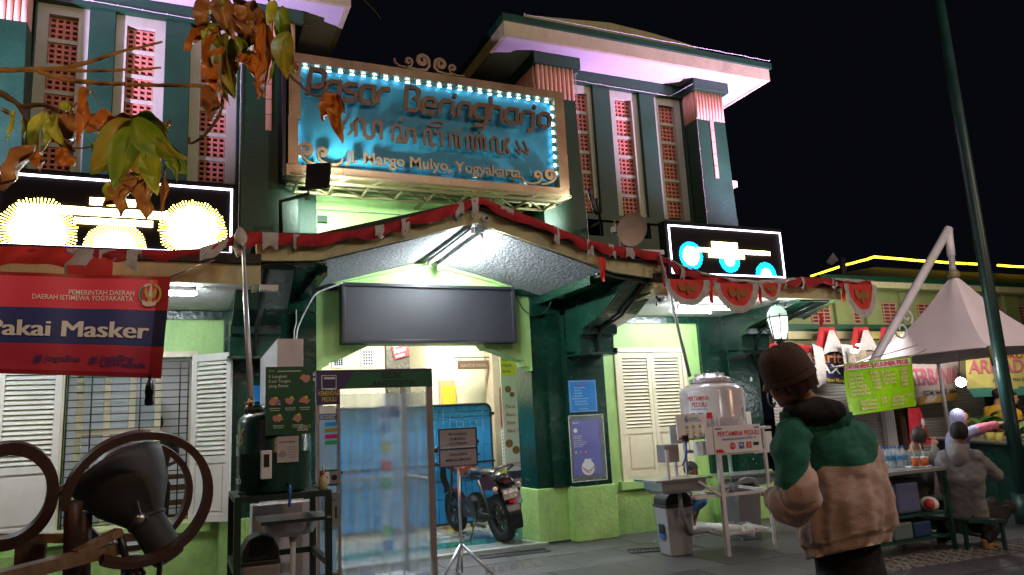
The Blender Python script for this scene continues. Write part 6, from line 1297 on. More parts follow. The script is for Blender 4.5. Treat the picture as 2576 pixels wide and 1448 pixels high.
def person(name, label, J, skin, top, bottom, s=1.0, vox=.014, hair='short', look=None, shoes=None, long=True, cat="person", topdisp=.012, wrist_len=1.0, jk=1.0, hairmat=None, shorts=False, barefoot=False, tors=None, sl=1.0):
    J = {k: Vector(v) for k, v in J.items()}
    base = Vector((J['pelvis'].x, J['pelvis'].y, 0)); t = thing(name, label, cat, tuple(base))
    ac = (J['shR']-J['shL']).normalized(); sp = (J['neck']-J['pelvis']).normalized(); fr_ = sp.cross(ac).normalized()   # points to the person's front
    fr_ = -fr_ if look is not None and fr_.dot(Vector(look)) < -.2 else fr_
    hac = (J['hipR']-J['hipL']).normalized()
    look = Vector(look).normalized() if look is not None else fr_
    b = MB()
    # head with face
    hc = J['head']; up = (hc-J['neck']); up = (up.normalized()*.5+Vector((0, 0, 1))*.5).normalized(); sd = look.cross(up).normalized(); up = sd.cross(look).normalized()
    HM = Matrix((sd, look, up)).transposed()
    hp = lambda x, y, z: hc+sd*x*s+look*y*s+up*z*s
    b.ball(hp(0, -.008, .02), (.076*s, .094*s, .098*s), 16, 12, M=HM); b.ball(hp(0, .02, -.055), (.056*s, .066*s, .06*s), 12, 8, M=HM)
    b.tube([hp(0, .086, .012), hp(0, .106, -.022), hp(0, .088, -.032)], [.010*s, .016*s, .012*s], 8); b.ball(hp(0, .078, -.062), (.024*s, .014*s, .010*s), 8, 6, M=HM); b.ball(hp(0, .062, -.098), (.026*s, .022*s, .018*s), 8, 6, M=HM)
    b.ball(hp(0, .082, .038), (.05*s, .012*s, .012*s), 8, 6, M=HM)
    for x in (-1, 1): b.ball(hp(x*.078, -.005, -.008), (.010*s, .02*s, .032*s), 8, 6, M=HM); b.ball(hp(x*.04, .06, -.03), (.022*s, .022*s, .022*s), 8, 6, M=HM)
    b.tube([J['neck']-up*.03*s, J['neck']+up*.03*s, hc-up*.05*s], [.062*s, .056*s, .052*s], 12)
    P_, C_, N_ = J['pelvis'], J['chest'], J['neck']
    def torso(mb, k, hem=None, extra=0):
        secs = []
        if hem is not None: secs.append((hem, .165*s*k+extra, .12*s*k+extra, fr_))
        secs += [(P_, .158*s*k, .112*s*k, fr_), (P_.lerp(C_, .5), .138*s*k, .105*s*k, fr_), (C_, .162*s*k, .118*s*k, fr_), (C_.lerp(N_, .55), .165*s*k, .105*s*k, fr_), (C_.lerp(N_, .86), .11*s*k, .075*s*k, fr_), (N_, .062*s*k, .06*s*k, fr_)]
        rings(mb, secs, ac)
    torso(b, .90)
    for q in 'LR':
        limb(b, [C_.lerp(N_, .55), J['sh'+q], J['el'+q], J['wr'+q]], [.05*s, .05*s, .037*s, .026*s]); dirh = (J['wr'+q]-J['el'+q]).normalized(); dirh = (dirh+Vector(J.get('hd'+q, dirh)).normalized()).normalized() if 'hd'+q in J else dirh
        hand(b, J['wr'+q], dirh, dirh.cross(Vector((0, 0, 1)))*(1 if q == 'R' else -1) if abs(dirh.z) < .9 else fr_, s, .6)
        limb(b, [P_, J['hip'+q], J['kn'+q], J['an'+q]], [.09*s, .085*s, .055*s, .036*s]); tv = J.get('toe'+q, None)
        f_ = (Vector(tv)-J['an'+q]) if tv is not None else Vector((fr_.x, fr_.y, 0)).normalized()*.2*s
        heel = J['an'+q]+Vector((0, 0, -.045*s)); b.tube([heel-f_*.2, heel+f_*.4, heel+f_*.85], [.032*s, .034*s, .022*s], 10); 
        for i in range(5): sd2 = f_.cross(Vector((0, 0, 1))).normalized(); b.ball(heel+f_*.92+sd2*(.028-.014*i)*s-Vector((0, 0, .006)), .011*s, 6, 5)
    bo = fuse(b, vox, 2).build("body", skin, t)
    for x in (-1, 1): MB().ball(hp(x*.031, .083, .008), (.011*s, .006*s, .007*s), 8, 6, M=HM).build("eye", M_eye, t)
    # garment
    g = MB(); hem = P_+(P_-C_).normalized()*.10*s; (rings(g, [(Vector(c_), w_, d_, fr_) for c_, w_, d_ in tors], ac) if tors else torso(g, jk*1.05, hem, .004))
    for q in 'LR':
        e = J['el'+q].lerp(J['wr'+q], .90 if long else .0); pts = [C_.lerp(N_, .55), J['sh'+q], J['sh'+q].lerp(J['el'+q], .5), J['el'+q]]; rr_ = [.07*s*jk, .068*s*jk, .060*s*jk, .056*s*jk]
        if long: pts += [J['el'+q].lerp(J['wr'+q], .5), e]; rr_ += [.050*s*jk, .038*s*jk]
        else: pts = [C_.lerp(N_, .55), J['sh'+q], J['sh'+q].lerp(J['el'+q], .6)]; rr_ = rr_[:3]
        limb(g, pts, rr_)
    gm = fuse(g, vox, 3, topdisp, .09); go = gm.build("top_garment", top if not isinstance(top, tuple) else top[0], t)
    # trousers
    g = MB(); rings(g, [(P_+(C_-P_)*(.42 if tors else .12), .15*s, .11*s, fr_), (P_, .165*s, .122*s, fr_), (P_.lerp((J['hipL']+J['hipR'])/2, 1.0)-Vector((0, 0, .02)), .15*s, .12*s, fr_)], hac)
    for q in 'LR':
        pts = [P_.lerp(J['hip'+q], .6), J['hip'+q], J['hip'+q].lerp(J['kn'+q], .5), J['kn'+q]]; rr_ = [.09*s, .098*s, .088*s, .072*s]
        if not shorts: pts += [J['kn'+q].lerp(J['an'+q], .5), J['kn'+q].lerp(J['an'+q], .93)]; rr_ += [.066*s, .055*s]
        limb(g, pts, rr_)
    fuse(g, vox, 3, topdisp, .1).build("trousers", bottom, t)
    if not barefoot:
        g = MB()
        for q in 'LR':
            tv = J.get('toe'+q, None); f_ = (Vector(tv)-J['an'+q]) if tv is not None else Vector((fr_.x, fr_.y, 0)).normalized()*.2*s
            heel = J['an'+q]+Vector((0, 0, -.045*s)); g.tube([heel-f_*.28, heel+f_*.4, heel+f_*1.0], [.042*s, .044*s, .032*s], 10); g.ball(heel+f_, .034*s, 8, 6); g.ball(heel-f_*.28, .042*s, 8, 6)
        fuse(g, .012, 2).build("shoes", shoes or M_black, t)
    # hair / headgear
    h = MB()
    if hair in ('short', 'bald'):
        k = 1.0
        def hf_(a, b__):
            ph = 2*pi*a; th = pi*(.60 if sin(ph) > .1 else .60+.17*min(1, (.1-sin(ph))*2))*b__; x, y, z = sin(th)*cos(ph), sin(th)*sin(ph), cos(th)
            lim = .3 if y > 0 else 1.0
            if y > .15: z = max(z, .25+.2*y)
            if hair == 'bald' and z > .82: k2 = .95
            else: k2 = 1
            w_ = 1+.02*sin(13*ph+7*th)+random.uniform(-.01, .015)
            return hp(x*.084*w_*k2, -.010+y*.100*w_*k2, .022+z*.106*w_*k2)
        h.grid(22, 9, hf_); h.build("hair", hairmat or M_hair, t)
    elif hair == 'hijab':
        h.ball(hp(0, -.052, .020), (.094*s, .088*s, .116*s), 18, 12, M=HM); h.tube([hp(0, -.04, -.04), hp(0, -.02, -.13), J['neck']-up*.08*s], [.085*s, .095*s, .15*s], 16); h.ball(hp(0, -.01, -.135), (.07*s, .075*s, .045*s), 12, 8, M=HM)
        fuse(h, .012, 3, .006, .06).build("headscarf", hairmat, t)
    return t, hp, fr_, ac, gm, go, HM
Hh = lambda u, v, d: CAM + ((_r*((u-1288)/F)-_u*((v-724)/F)+_f)*d)
M_skin = mat("brown skin", (.30, .145, .085), .5, var=.12, vs=12); M_skin2 = mat("light brown skin", (.42, .22, .14), .5, var=.1, vs=12)
# ---- the man in the cap, close

def jacket_mat(nm, s0, s1, zb, sc, zc, cap=.10, sl_=1.0):
    m = mat(nm, (.46, .335, .29), .85, var=.06, vs=4, bump=.2, bs=160)
    nt = m.node_tree; N = nt.nodes; L = nt.links; bs_ = N["Principled BSDF"]; src = bs_.inputs["Base Color"].links[0].from_socket; tc = N.new("ShaderNodeTexCoord")
    def dot(v):
        n = N.new("ShaderNodeVectorMath"); n.operation = 'DOT_PRODUCT'; n.inputs[1].default_value = v; L.new(tc.outputs["Object"], n.inputs[0]); return n.outputs["Value"]
    def mt(op, a, b=None):
        n = N.new("ShaderNodeMath"); n.operation = op
        for i, x in enumerate((a, b)):
            if x is None: continue
            if isinstance(x, (int, float)): n.inputs[i].default_value = x
            else: L.new(x, n.inputs[i])
        return n.outputs[0]
    S_ = dot(_r); U_ = dot(_u)
    t1 = mt('ADD', mt('SUBTRACT', U_, zb), mt('MINIMUM', mt('MULTIPLY', mt('MAXIMUM', mt('SUBTRACT', s0, S_), 0.0), sl_), cap))
    t1 = mt('SUBTRACT', t1, mt('MULTIPLY', mt('MAXIMUM', mt('SUBTRACT', S_, s1), 0.0), 1.1)); g_ = mt('GREATER_THAN', t1, 0.0)
    t2 = mt('SUBTRACT', mt('SUBTRACT', U_, zc), mt('MULTIPLY', mt('ABSOLUTE', mt('SUBTRACT', S_, sc)), .35)); k_ = mt('GREATER_THAN', t2, 0.0)
    def mix(f_, a, c):
        n = N.new("ShaderNodeMixRGB"); L.new(f_, n.inputs[0]); L.new(a, n.inputs[1]); n.inputs[2].default_value = (*c, 1); return n.outputs[0]
    o1 = mix(g_, src, (.008, .115, .080)); o2 = mix(k_, o1, (.006, .006, .006)); L.new(o2, bs_.inputs["Base Color"]); return m
lookm = (_f*.55-_r*.80+Vector((0, 0, -.38)))
J = dict(pelvis=Hh(2142, 1440, 2.92), chest=Hh(2100, 1185, 2.86), neck=Hh(2034, 1030, 2.82), head=Hh(1980, 952, 2.78),
         shL=Hh(2004, 1125, 2.80), elL=Hh(2012, 1275, 2.66), wrL=Hh(1962, 1250, 2.82), shR=Hh(2158, 1122, 2.98), elR=Hh(2165, 1300, 3.10), wrR=Hh(2060, 1240, 3.12),
         hipL=Hh(2090, 1500, 2.86), hipR=Hh(2195, 1492, 2.99))
for q, sx in (('L', -1), ('R', 1)):
    h_ = Vector(J['hip'+q]); J['kn'+q] = (h_.x+.02, h_.y+.03, .50); J['an'+q] = (h_.x-.02, h_.y-.02, .08)
M_trs = mat("black trousers cloth", (.008, .008, .009), .85)
tb_ = Vector((Vector(J['pelvis']).x, Vector(J['pelvis']).y, 0)); mk_ = lambda u_, v_: (Hh(u_, v_, 2.84)-tb_)
k5_ = lambda u_, v_: (Hh(u_, v_, 2.67)-tb_)
M_slv = jacket_mat("colour block sleeve cloth", k5_(2045, 1150).dot(_r), 99, k5_(2045, 1150).dot(_u), 0, 99, .4, .95)
M_jack = jacket_mat("colour block jacket cloth", mk_(2040, 1155).dot(_r), mk_(2185, 1155).dot(_r), mk_(2090, 1155).dot(_u), mk_(2035, 1060).dot(_r), mk_(2035, 1066).dot(_u))
tors = [(Hh(2136, 1382, 2.91), .168, .125), (Hh(2138, 1360, 2.91), .180, .138), (Hh(2137, 1310, 2.90), .182, .145), (Hh(2128, 1240, 2.88), .178, .148), (Hh(2112, 1170, 2.87), .178, .142), (Hh(2090, 1112, 2.86), .172, .130), (Hh(2070, 1072, 2.85), .135, .105), (Hh(2044, 1040, 2.83), .082, .080), (Hh(2030, 1024, 2.82), .065, .07)]
man = person("person", "man in dark cap and green and beige jacket standing close with his back turned", J, M_skin, M_jack, M_trs, s=.90, vox=.010, hair='short', look=lookm, topdisp=.01, jk=.9, tors=[(q_[0], q_[1]*.7, q_[2]*.7) for q_ in tors])
t, hp, fr_, ac, gm, go, HM = man
bpy.data.objects.remove(go)
M_jk = mat("black hood lining", (.006, .006, .006), .9, var=.2)
def interp(tab, x):
    for p, q in zip(tab, tab[1:]):
        if x <= q[0]: k = (x-p[0])/(q[0]-p[0]); k = k*k*(3-2*k) if False else k; return [p[i]+(q[i]-p[i])*k for i in range(len(p))]
    return list(tab[-1])
from mathutils import noise as _mn
def fold(p, a=1.0): return a*(.014*_mn.noise(p*9)+.011*_mn.noise(Vector((p.x*24, p.y*24, p.z*8)))+.004*_mn.noise(p*46))
# rows of the jacket body: image height, centre, half width, depth of the cloth, tilt
TB = [(1018, 2030, 40, .060, 0), (1032, 2040, 60, .075, 0), (1048, 2050, 76, .095, .02), (1066, 2062, 102, .118, .03), (1100, 2076, 118, .138, .04), (1150, 2102, 117, .150, .06), (1215, 2124, 113, .152, .10), (1280, 2129, 118, .156, .15), (1325, 2131, 123, .160, .19), (1352, 2133, 120, .156, .21), (1360, 2134, 111, .145, .215), (1382, 2135, 108, .142, .22), (1386, 2135, 102, .135, .22)]
def body(u_, s_):
    y = 1018+(1386-1018)*s_; _, cx_, hw, dp, ti = interp(TB, y); th = 2*pi*u_; c_ = cos(th); sn = sin(th); cc = abs(c_)**.85*(1 if c_ > 0 else -1)
    low = max(0, (y-1150)/236); dr = .013*low*sin(9*th+3*sin(2.2*th)+y*.011)+.008*low*sin(17*th+1.3)
    if 1352 < y < 1384: dr = .003*sin(70*th)
    diag = .010*max(0, 1-abs(y-1200)/110)*sin((y*.045)+5*th)
    p = Hh(cx_+hw*cc, y-ti*hw*cc*-1*-1 if False else y-ti*hw*cc, 2.87-dp*sn); n = (p-Hh(cx_, y, 2.87)).normalized()
    return p+n*(dr+diag*.6+fold(p))
jb = MB().grid(96, 80, body)
def sleeve(path, n=70, m_=36, amp=1.0, ph=0):
    def f(u_, s_):
        x = u_*(len(path)-1); i = min(int(x), len(path)-2); k = x-i; g_ = lambda j: Hh(*path[j][:3]); a0_ = path[max(i-1, 0)]; a1_, a2_, a3_ = path[i], path[i+1], path[min(i+2, len(path)-1)]
        cr = lambda w, x0, x1, y0: .5*((2*x0)+(x1-w)*k+(2*w-5*x0+4*x1-y0)*k*k+(3*x0-w-3*x1+y0)*k**3)
        q = [cr(a0_[j], a1_[j], a2_[j], a3_[j]) for j in range(4)]; c_ = Hh(q[0], q[1], q[2]); d_ = (Hh(a2_[0], a2_[1], a2_[2])-Hh(a1_[0], a1_[1], a1_[2])).normalized(); s1 = d_.cross(Vector(_f)).normalized(); s2 = s1.cross(d_).normalized(); r_ = q[3]*q[2]/F; th = 2*pi*s_
        w = .13*sin(24*u_+2.6*sin(th+ph)+ph)*(.25+.75*u_)+.06*sin(47*u_+3*cos(th)+ph)
        p = c_+(s1*cos(th)+s2*sin(th))*r_*(1+amp*w); return p+(p-c_).normalized()*fold(p, .7)
    return MB().grid(n, m_, f)
go = jb.build("jacket", M_jack, t)
sleeve([(2010, 1068, 2.80, 22), (1994, 1088, 2.76, 42), (1989, 1130, 2.71, 46), (1998, 1185, 2.68, 45), (2012, 1232, 2.66, 50), (2012, 1268, 2.67, 50), (1985, 1273, 2.70, 44), (1958, 1260, 2.76, 35), (1942, 1252, 2.80, 24), (1938, 1250, 2.80, 14)]).build("sleeve", M_slv, t)
sleeve([(2110, 1075, 2.88, 22), (2150, 1105, 2.92, 46), (2158, 1150, 2.98, 44), (2155, 1220, 3.04, 40), (2140, 1270, 3.10, 38), (2090, 1265, 3.14, 34), (2040, 1255, 3.12, 22)], ph=2).build("sleeve", M_jack, t)
# hood: dark lining above, green shell folded on the upper back
hb = MB(); hb.ball(Hh(2048, 1036, 2.77), (.118, .072, .056), M=Matrix.Rotation(-YAW-.2, 3, 'Z')); hb.ball(Hh(2085, 1048, 2.79), (.055, .05, .032)); hb.ball(Hh(2005, 1032, 2.77), (.055, .05, .035)); fuse(hb, .008, 4, .022, .06).build("hood_lining", M_jk, t)
hb = MB()
def hsh(u_, s_):
    a_ = -pi*.05+pi*1.1*u_; r_ = s_; q = Hh(2052+92*cos(a_)*(.55+.45*r_), 1040+(62*r_+12)*sin(a_)**1.0*(1 if sin(a_) > 0 else .3), 2.745-.02*sin(pi*r_)+.03*r_); return q-Vector(_f)*fold(q, 1.2)
hb.grid(40, 10, hsh); hb.build("hood_shell", mat("bottle green jacket cloth", (.008, .115, .080), .85, var=.1, vs=5, bump=.2, bs=160), t)
M_capb = mat("dark brown cap cloth", (.055, .028, .024), .85, var=.15, vs=10, bump=.2, bs=120)
cp_ = MB()
def capf(a, b__):
    th = pi*.5*b__; ph = 2*pi*a; r_ = sin(th)**.75; return hp(r_*.094*cos(ph), -.012+r_*.106*sin(ph), .022+.118*(1-b__**2.4)+.003*sin(5*ph))
cp_.grid(36, 12, capf); cp_.grid(36, 3, lambda a, b__: hp((.092+.002*b__)*cos(2*pi*a), -.012+(.108+.002*b__)*sin(2*pi*a), .022-.030*b__)); cp_.build("cap", M_capb, t)
M_bh = mat("brown hair", (.045, .018, .010), .5, var=.5, vs=50)
hb = MB(); rn = random.Random(3)
hb.grid(60, 8, lambda a, b__: hp((.088-.010*b__+.003*sin(71*a))*cos(2*pi*a), -.016+(.102-.012*b__)*sin(2*pi*a), .0-.060*b__*(1 if sin(2*pi*a) < .35 else .3)+.008*sin(31*a)*b__)); hb.build("hair", M_bh, t)
# ---- diner in grey hoodie
M_hood = mat("grey hoodie cloth", (.19, .185, .19), .85, var=.15, vs=6, bump=.2, bs=60); M_grey2 = mat("grey shirt cloth", (.15, .15, .155), .8, var=.15, vs=6, bump=.15, bs=60)
D = 7.75; lk = Vector((.85, .5, -.1))
J = dict(pelvis=Hh(2435, 1308, D), chest=Hh(2416, 1195, D-.05), neck=Hh(2412, 1128, D), head=Hh(2413, 1092, D), shL=Hh(2380, 1152, D-.0), shR=Hh(2455, 1152, D-.12), elL=Hh(2378, 1205, D+.2), wrL=Hh(2420, 1190, D+.38), elR=Hh(2505, 1195, D-.1), wrR=Hh(2480, 1185, D+.25),
         hipL=Hh(2425, 1318, D+.1), hipR=Hh(2450, 1318, D-.1), knL=Hh(2500, 1290, D+.35), knR=Hh(2545, 1320, D-.05), anL=Hh(2500, 1370, D+.15), anR=Hh(2480, 1375, D-.25))
J['anL'] = Vector((J['anL'].x, J['anL'].y, .07)); J['anR'] = Vector((J['anR'].x, J['anR'].y, .07)); J['toeL'] = J['anL']+Vector((.15, .08, 0)); J['toeR'] = J['anR']+Vector((.16, -.02, 0))
for k_ in ('knL', 'knR'): J[k_].z = max(.36, J[k_].z)
pr = person("person", "diner in grey hoodie sitting on the low bench with his back turned", J, M_skin, M_hood, M_trs, s=1.02, vox=.014, look=lk, topdisp=.03, jk=1.28, barefoot=True)
hd_ = MB(); NN = Vector(J['neck']); hd_.ball(NN+Vector((-.09, -.04, -.07)), (.10, .10, .13)); hd_.ball(NN+Vector((-.02, .0, -.01)), (.12, .11, .06)); fuse(hd_, .014, 3, .02).build("hood", M_hood, pr[0])
# ---- bald diner behind
D = 8.2
J = dict(pelvis=Hh(2308, 1305, D), chest=Hh(2300, 1205, D-.05), neck=Hh(2300, 1132, D), head=Hh(2312, 1102, D), shL=Hh(2268, 1152, D+.1), shR=Hh(2335, 1155, D-.15), elL=Hh(2290, 1190, D+.3), wrL=Hh(2345, 1150, D+.35), elR=Hh(2352, 1168, D+.0), wrR=Hh(2350, 1125, D+.2),
         hipL=Hh(2300, 1310, D+.1), hipR=Hh(2322, 1312, D-.1), knL=Hh(2365, 1270, D+.25), knR=Hh(2370, 1285, D-.05), anL=Hh(2370, 1350, D+.1), anR=Hh(2370, 1350, D-.15))
for k_ in ('anL', 'anR'): J[k_] = Vector((J[k_].x, J[k_].y, .07))
for k_ in ('knL', 'knR'): J[k_].z = max(.36, J[k_].z)
person("person", "balding diner in grey shirt behind the table, raising both hands to his mouth", J, M_skin, M_grey2, M_trs, s=1.0, vox=.015, look=(.9, .35, -.15), hair='short', topdisp=.02, jk=1.2, hairmat=mat("thin grey black hair", (.05, .035, .03), .6, var=.4, vs=30))
# ---- vendor in lilac headscarf
D = 9.3; M_lil = mat("lilac cloth", (.40, .38, .60), .8, var=.1, vs=5, bump=.1); M_pkc = mat("pink knitted sleeve", (.70, .18, .28), .8, var=.4, vs=30)
J = dict(pelvis=Hh(2405, 1165, D), chest=Hh(2408, 1115, D), neck=Hh(2412, 1084, D), head=Hh(2416, 1056, D), shL=Hh(2420, 1100, D+.18), shR=Hh(2412, 1100, D-.18), elL=Hh(2440, 1090, D+.3), wrL=Hh(2480, 1082, D+.2), elR=Hh(2450, 1083, D-.25), wrR=Hh(2505, 1069, D-.2),
         hipL=Hh(2408, 1170, D+.1), hipR=Hh(2405, 1170, D-.1), knL=Hh(2445, 1180, D+.1), knR=Hh(2445, 1180, D-.1), anL=Hh(2445, 1200, D+.1), anR=Hh(2445, 1200, D-.1))
for k_ in ('anL', 'anR'): J[k_] = Vector((J[k_].x, J[k_].y, .07))
vd = person("person", "vendor in lilac headscarf reaching her pink sleeved arm out over the food counter", J, M_skin2, M_lil, M_trs, s=1.0, vox=.013, hair='hijab', hairmat=M_lil, look=(_r*.95+_f*.25+Vector((0, 0, -.12))), topdisp=.015, jk=1.1)
g = MB(); limb(g, [Vector(J['elR']).lerp(J['wrR'], .15), Vector(J['elR']).lerp(J['wrR'], .6), Vector(J['elR']).lerp(J['wrR'], .95)], [.064, .058, .05]); fuse(g, .012, 3, .02, .03).build("pink_sleeve", M_pkc, vd[0])
w_ = Vector(J['wrR'])+Vector(_r)*.16; MB().bar(w_, w_+Vector(_r)*.22+Vector((0, 0, .01)), .05, .012).build("paper_fold", mat("pale paper", (.55, .55, .35), .6), None, label="folded pale paper held out in the vendor's hand", cat="paper")
# ---- two men in yellow and black behind
for i, (u_, v_, D, lb, hr) in enumerate(((2513, 995, 13.2, "man with dark cap and yellow and black shirt standing beyond the vendor", 'cap'), (2545, 1002, 13.0, "bareheaded man in yellow and black shirt standing right behind the lamp pole", 'short'))):
    J = dict(pelvis=Hh(u_-8, v_+118, D), chest=Hh(u_-8, v_+58, D), neck=Hh(u_-4, v_+24, D), head=Hh(u_, v_, D), shL=Hh(u_-28, v_+38, D+.1), shR=Hh(u_+14, v_+38, D-.1), elL=Hh(u_-32, v_+75, D+.1), wrL=Hh(u_-10, v_+90, D-.2), elR=Hh(u_+20, v_+75, D-.1), wrR=Hh(u_+26, v_+95, D-.3),
             hipL=Hh(u_-16, v_+124, D+.05), hipR=Hh(u_, v_+124, D-.05), knL=Hh(u_-16, v_+175, D), knR=Hh(u_, v_+175, D), anL=Hh(u_-16, v_+225, D), anR=Hh(u_, v_+225, D))
    for k_ in ('anL', 'anR'): J[k_] = Vector((J[k_].x, J[k_].y, .07))
    p_ = person("person", lb, J, M_skin2, mat("mustard shirt cloth", (.55, .33, .02), .75, var=.2, vs=5), M_trs, s=1.0, vox=.018, look=(_r*.9-_f*.3), jk=1.15)
    g = p_[5]; g.data.materials.append(M_black)
    for p in g.data.polygons:
        z = (p.center+OFF[p_[0]]).z
        if z < J['chest'].z+.02: p.material_index = 1
    if hr == 'cap':
        b = MB(); hp = p_[1]; b.ball(hp(0, -.01, .05), (.092, .106, .075), 14, 8); b.build("cap", M_capb, p_[0]); b = MB(); b.grid(6, 3, lambda a, c_: hp((a-.5)*.14, .07+.09*c_*(1-(2*a-1)**2*.4), .05-.01*c_)); b.build("cap_brim", M_capb, p_[0])
# ---- crouching man behind the left bin
D = (P(1736, 1332, Z=0)-CAM).dot(_f); Hc = lambda u_, v_, d=0: Hh(u_, v_, D+d)
M_sh1 = mat("dark patterned shirt", (.05, .06, .08), .8, var=.6, vs=25); M_jean = mat("blue denim", (.07, .16, .34), .8, var=.3, vs=14)
J = dict(pelvis=Hc(1706, 1292, .12), chest=Hc(1712, 1240, .05), neck=Hc(1726, 1210), head=Hc(1738, 1185), shL=Hc(1712, 1224, .18), shR=Hc(1722, 1226, -.17), elL=Hc(1742, 1252, .15), wrL=Hc(1768, 1246, .05), elR=Hc(1735, 1256, -.2), wrR=Hc(1765, 1248, -.1),
         hipL=Hc(1708, 1298, .2), hipR=Hc(1712, 1298, -.05), knL=Hc(1768, 1262, .15), knR=Hc(1762, 1258, -.12), anL=Hc(1745, 1322, .12), anR=Hc(1728, 1325, -.1))
for k_ in ('anL', 'anR'): J[k_] = Vector((J[k_].x, J[k_].y, .07))
J['toeL'] = J['anL']+Vector((.1, -.12, -.0)); J['toeR'] = J['anR']+Vector((.08, -.14, 0))
person("person", "man in denim shorts crouching against the green wall behind the left grey bin, looking down", J, M_skin, M_sh1, M_jean, s=.95, vox=.012, look=(.7, -.45, -.35), long=False, shorts=True, barefoot=True, jk=1.08)
# ---- man inside the office window
J = dict(pelvis=(-.02, 10.1, .9), chest=(-.02, 10.08, 1.22), neck=(-.02, 10.06, 1.46), head=(-.02, 10.05, 1.60), shL=(-.20, 10.06, 1.40), shR=(.16, 10.06, 1.40), elL=(-.26, 10.2, 1.15), wrL=(-.15, 10.4, 1.1), elR=(.22, 10.2, 1.15), wrR=(.12, 10.4, 1.1), hipL=(-.1, 10.1, .86), hipR=(.07, 10.1, .86), knL=(-.1, 10.12, .48), knR=(.07, 10.12, .48), anL=(-.1, 10.1, .09), anR=(.07, 10.1, .09))
hx = P(392, 1068, Y=10.0); dx_ = hx.x+.02; dz_ = hx.z-1.60
J = {k: (v[0]+dx_, v[1]-.0, v[2]+(dz_ if v[2] > .6 else 0)) for k, v in J.items()}
person("person", "dark haired man in black shirt seen from behind inside the barred office window", J, M_skin2, mat("black shirt cloth", (.012, .012, .014), .8), M_trs, s=1.0, vox=.016, look=(.1, 1, 0), long=False)
# office furniture seen past him
tv = thing("television", "old dark television on a wall bracket inside the office", "television", tuple(P(370, 1010, Y=11.2)))
a = P(330, 1050, Y=11.2); b_ = P(402, 995, Y=11.2); MB().box(a.x, b_.x, 11.1, 11.5, a.z, b_.z).build("housing", mat("dark grey housing", (.05, .055, .055), .5), tv, bevel=.02); MB().box(a.x+.03, b_.x-.03, 11.09, 11.099, a.z+.03, b_.z-.03).build("screen", mat("grey tube screen", (.07, .09, .09), .15), tv)
ch = thing("wooden_chair", "brown wooden chair inside the office below the seated man", "chair", (.4, 10.6, 0)); m = MB(); a = P(432, 1230, Y=10.6)
for z in (.55, .72, .9, 1.04): m.bar((a.x-.25, 10.6, z), (a.x+.2, 10.6, z), .03, .06)
m.build("back_slats", mat("brown wood", (.16, .07, .03), .5, var=.3, vs=20), ch, kind='stuff')
for x in (a.x-.25, a.x+.2): MB().bar((x, 10.6, .02), (x, 10.6, 1.1), .04).build("leg", MATS["brown wood"], ch)
MB().box(a.x-.25, a.x+.2, 10.2, 10.6, .46, .5).build("seat", MATS["brown wood"], ch)
dk = thing("office_desk", "dark cluttered office desk behind the barred window", "desk", (-.6, 10.9, 0)); MB().box(-1.3, -.35, 10.6, 11.1, .95, 1.0).build("desk_top", MATS["brown wood"], dk); MB().box(-1.3, -.35, 10.65, 11.05, .02, .949).build("desk_body", mat("dark desk", (.05, .04, .04), .6), dk)
for i in range(5): MB().box(-1.2+.17*i, -1.08+.17*i, 10.7, 10.9, 1.002, 1.08+.05*(i % 3)).build("file_stack", mat("file%d" % i, ((.2, .04, .03), (.05, .07, .15), (.3, .3, .3), (.12, .1, .08), (.04, .04, .06))[i], .6), dk)
# ================================================================ BUNTING
M_redd = mat("deep red bunting cloth", (.40, .014, .020), .8, var=.35, vs=7); M_redl = mat("translucent red cloth", (.62, .03, .02), .7, var=.3, vs=5); M_wb = mat("off white bunting cloth", (.46, .43, .41), .85, var=.25, vs=7)
def path3(pts, n, Y_):
    P3 = [P(u_, v_, Y=Y_ if not isinstance(Y_, (list, tuple)) else Y_[i]) for i, (u_, v_) in enumerate(pts)]; L_ = [0]
    for a, b_ in zip(P3, P3[1:]): L_.append(L_[-1]+(b_-a).length)
    def f(t):
        d_ = t*L_[-1]; i = 0
        while i < len(L_)-2 and L_[i+1] < d_: i += 1
        return P3[i].lerp(P3[i+1], (d_-L_[i])/(L_[i+1]-L_[i]))
    f.L = L_[-1]; return f
def strip(f, t0, t1, h0, nm, m, par, off=0, seed=0, h1=None, n=None):
    rn = random.Random(seed); ph = rn.uniform(0, 6); n = n or max(4, int(f.L*(t1-t0)/.03)); h1 = h0 if h1 is None else h1
    def fn(u_, s_):
        t = t0+(t1-t0)*u_; p = f(t); hh = h0+(h1-h0)*u_; sag = .018*sin(pi*u_*2+ph)+.012*sin(17*t*f.L+ph)
        return p+Vector((0, -off-.018*sin(23*t*f.L+ph+2*s_)*(.3+s_)-.02*sin(pi*s_), -hh*s_*(1+.10*sin(9*t*f.L+ph))+.02-sag*s_))
    return MB().grid(n, 5, fn).build(nm, m, par)
def bunting(label, pts, Y_, h, bands, seed=1):
    f = path3(pts, 0, Y_); t = thing("bunting", label, "bunting", tuple(f(0))); cuts = [0]+[b_[0] for b_ in bands]+[1]
    for i in range(len(cuts)-1): strip(f, cuts[i], cuts[i+1], h, "red_cloth", M_redd, t, 0, seed+i)
    for i, b_ in enumerate(bands): strip(f, b_[0]-b_[1]/2, b_[0]+b_[1]/2, h*b_[2], "white_band", M_wb, t, .012, seed+50+i, n=8)
    return t, f
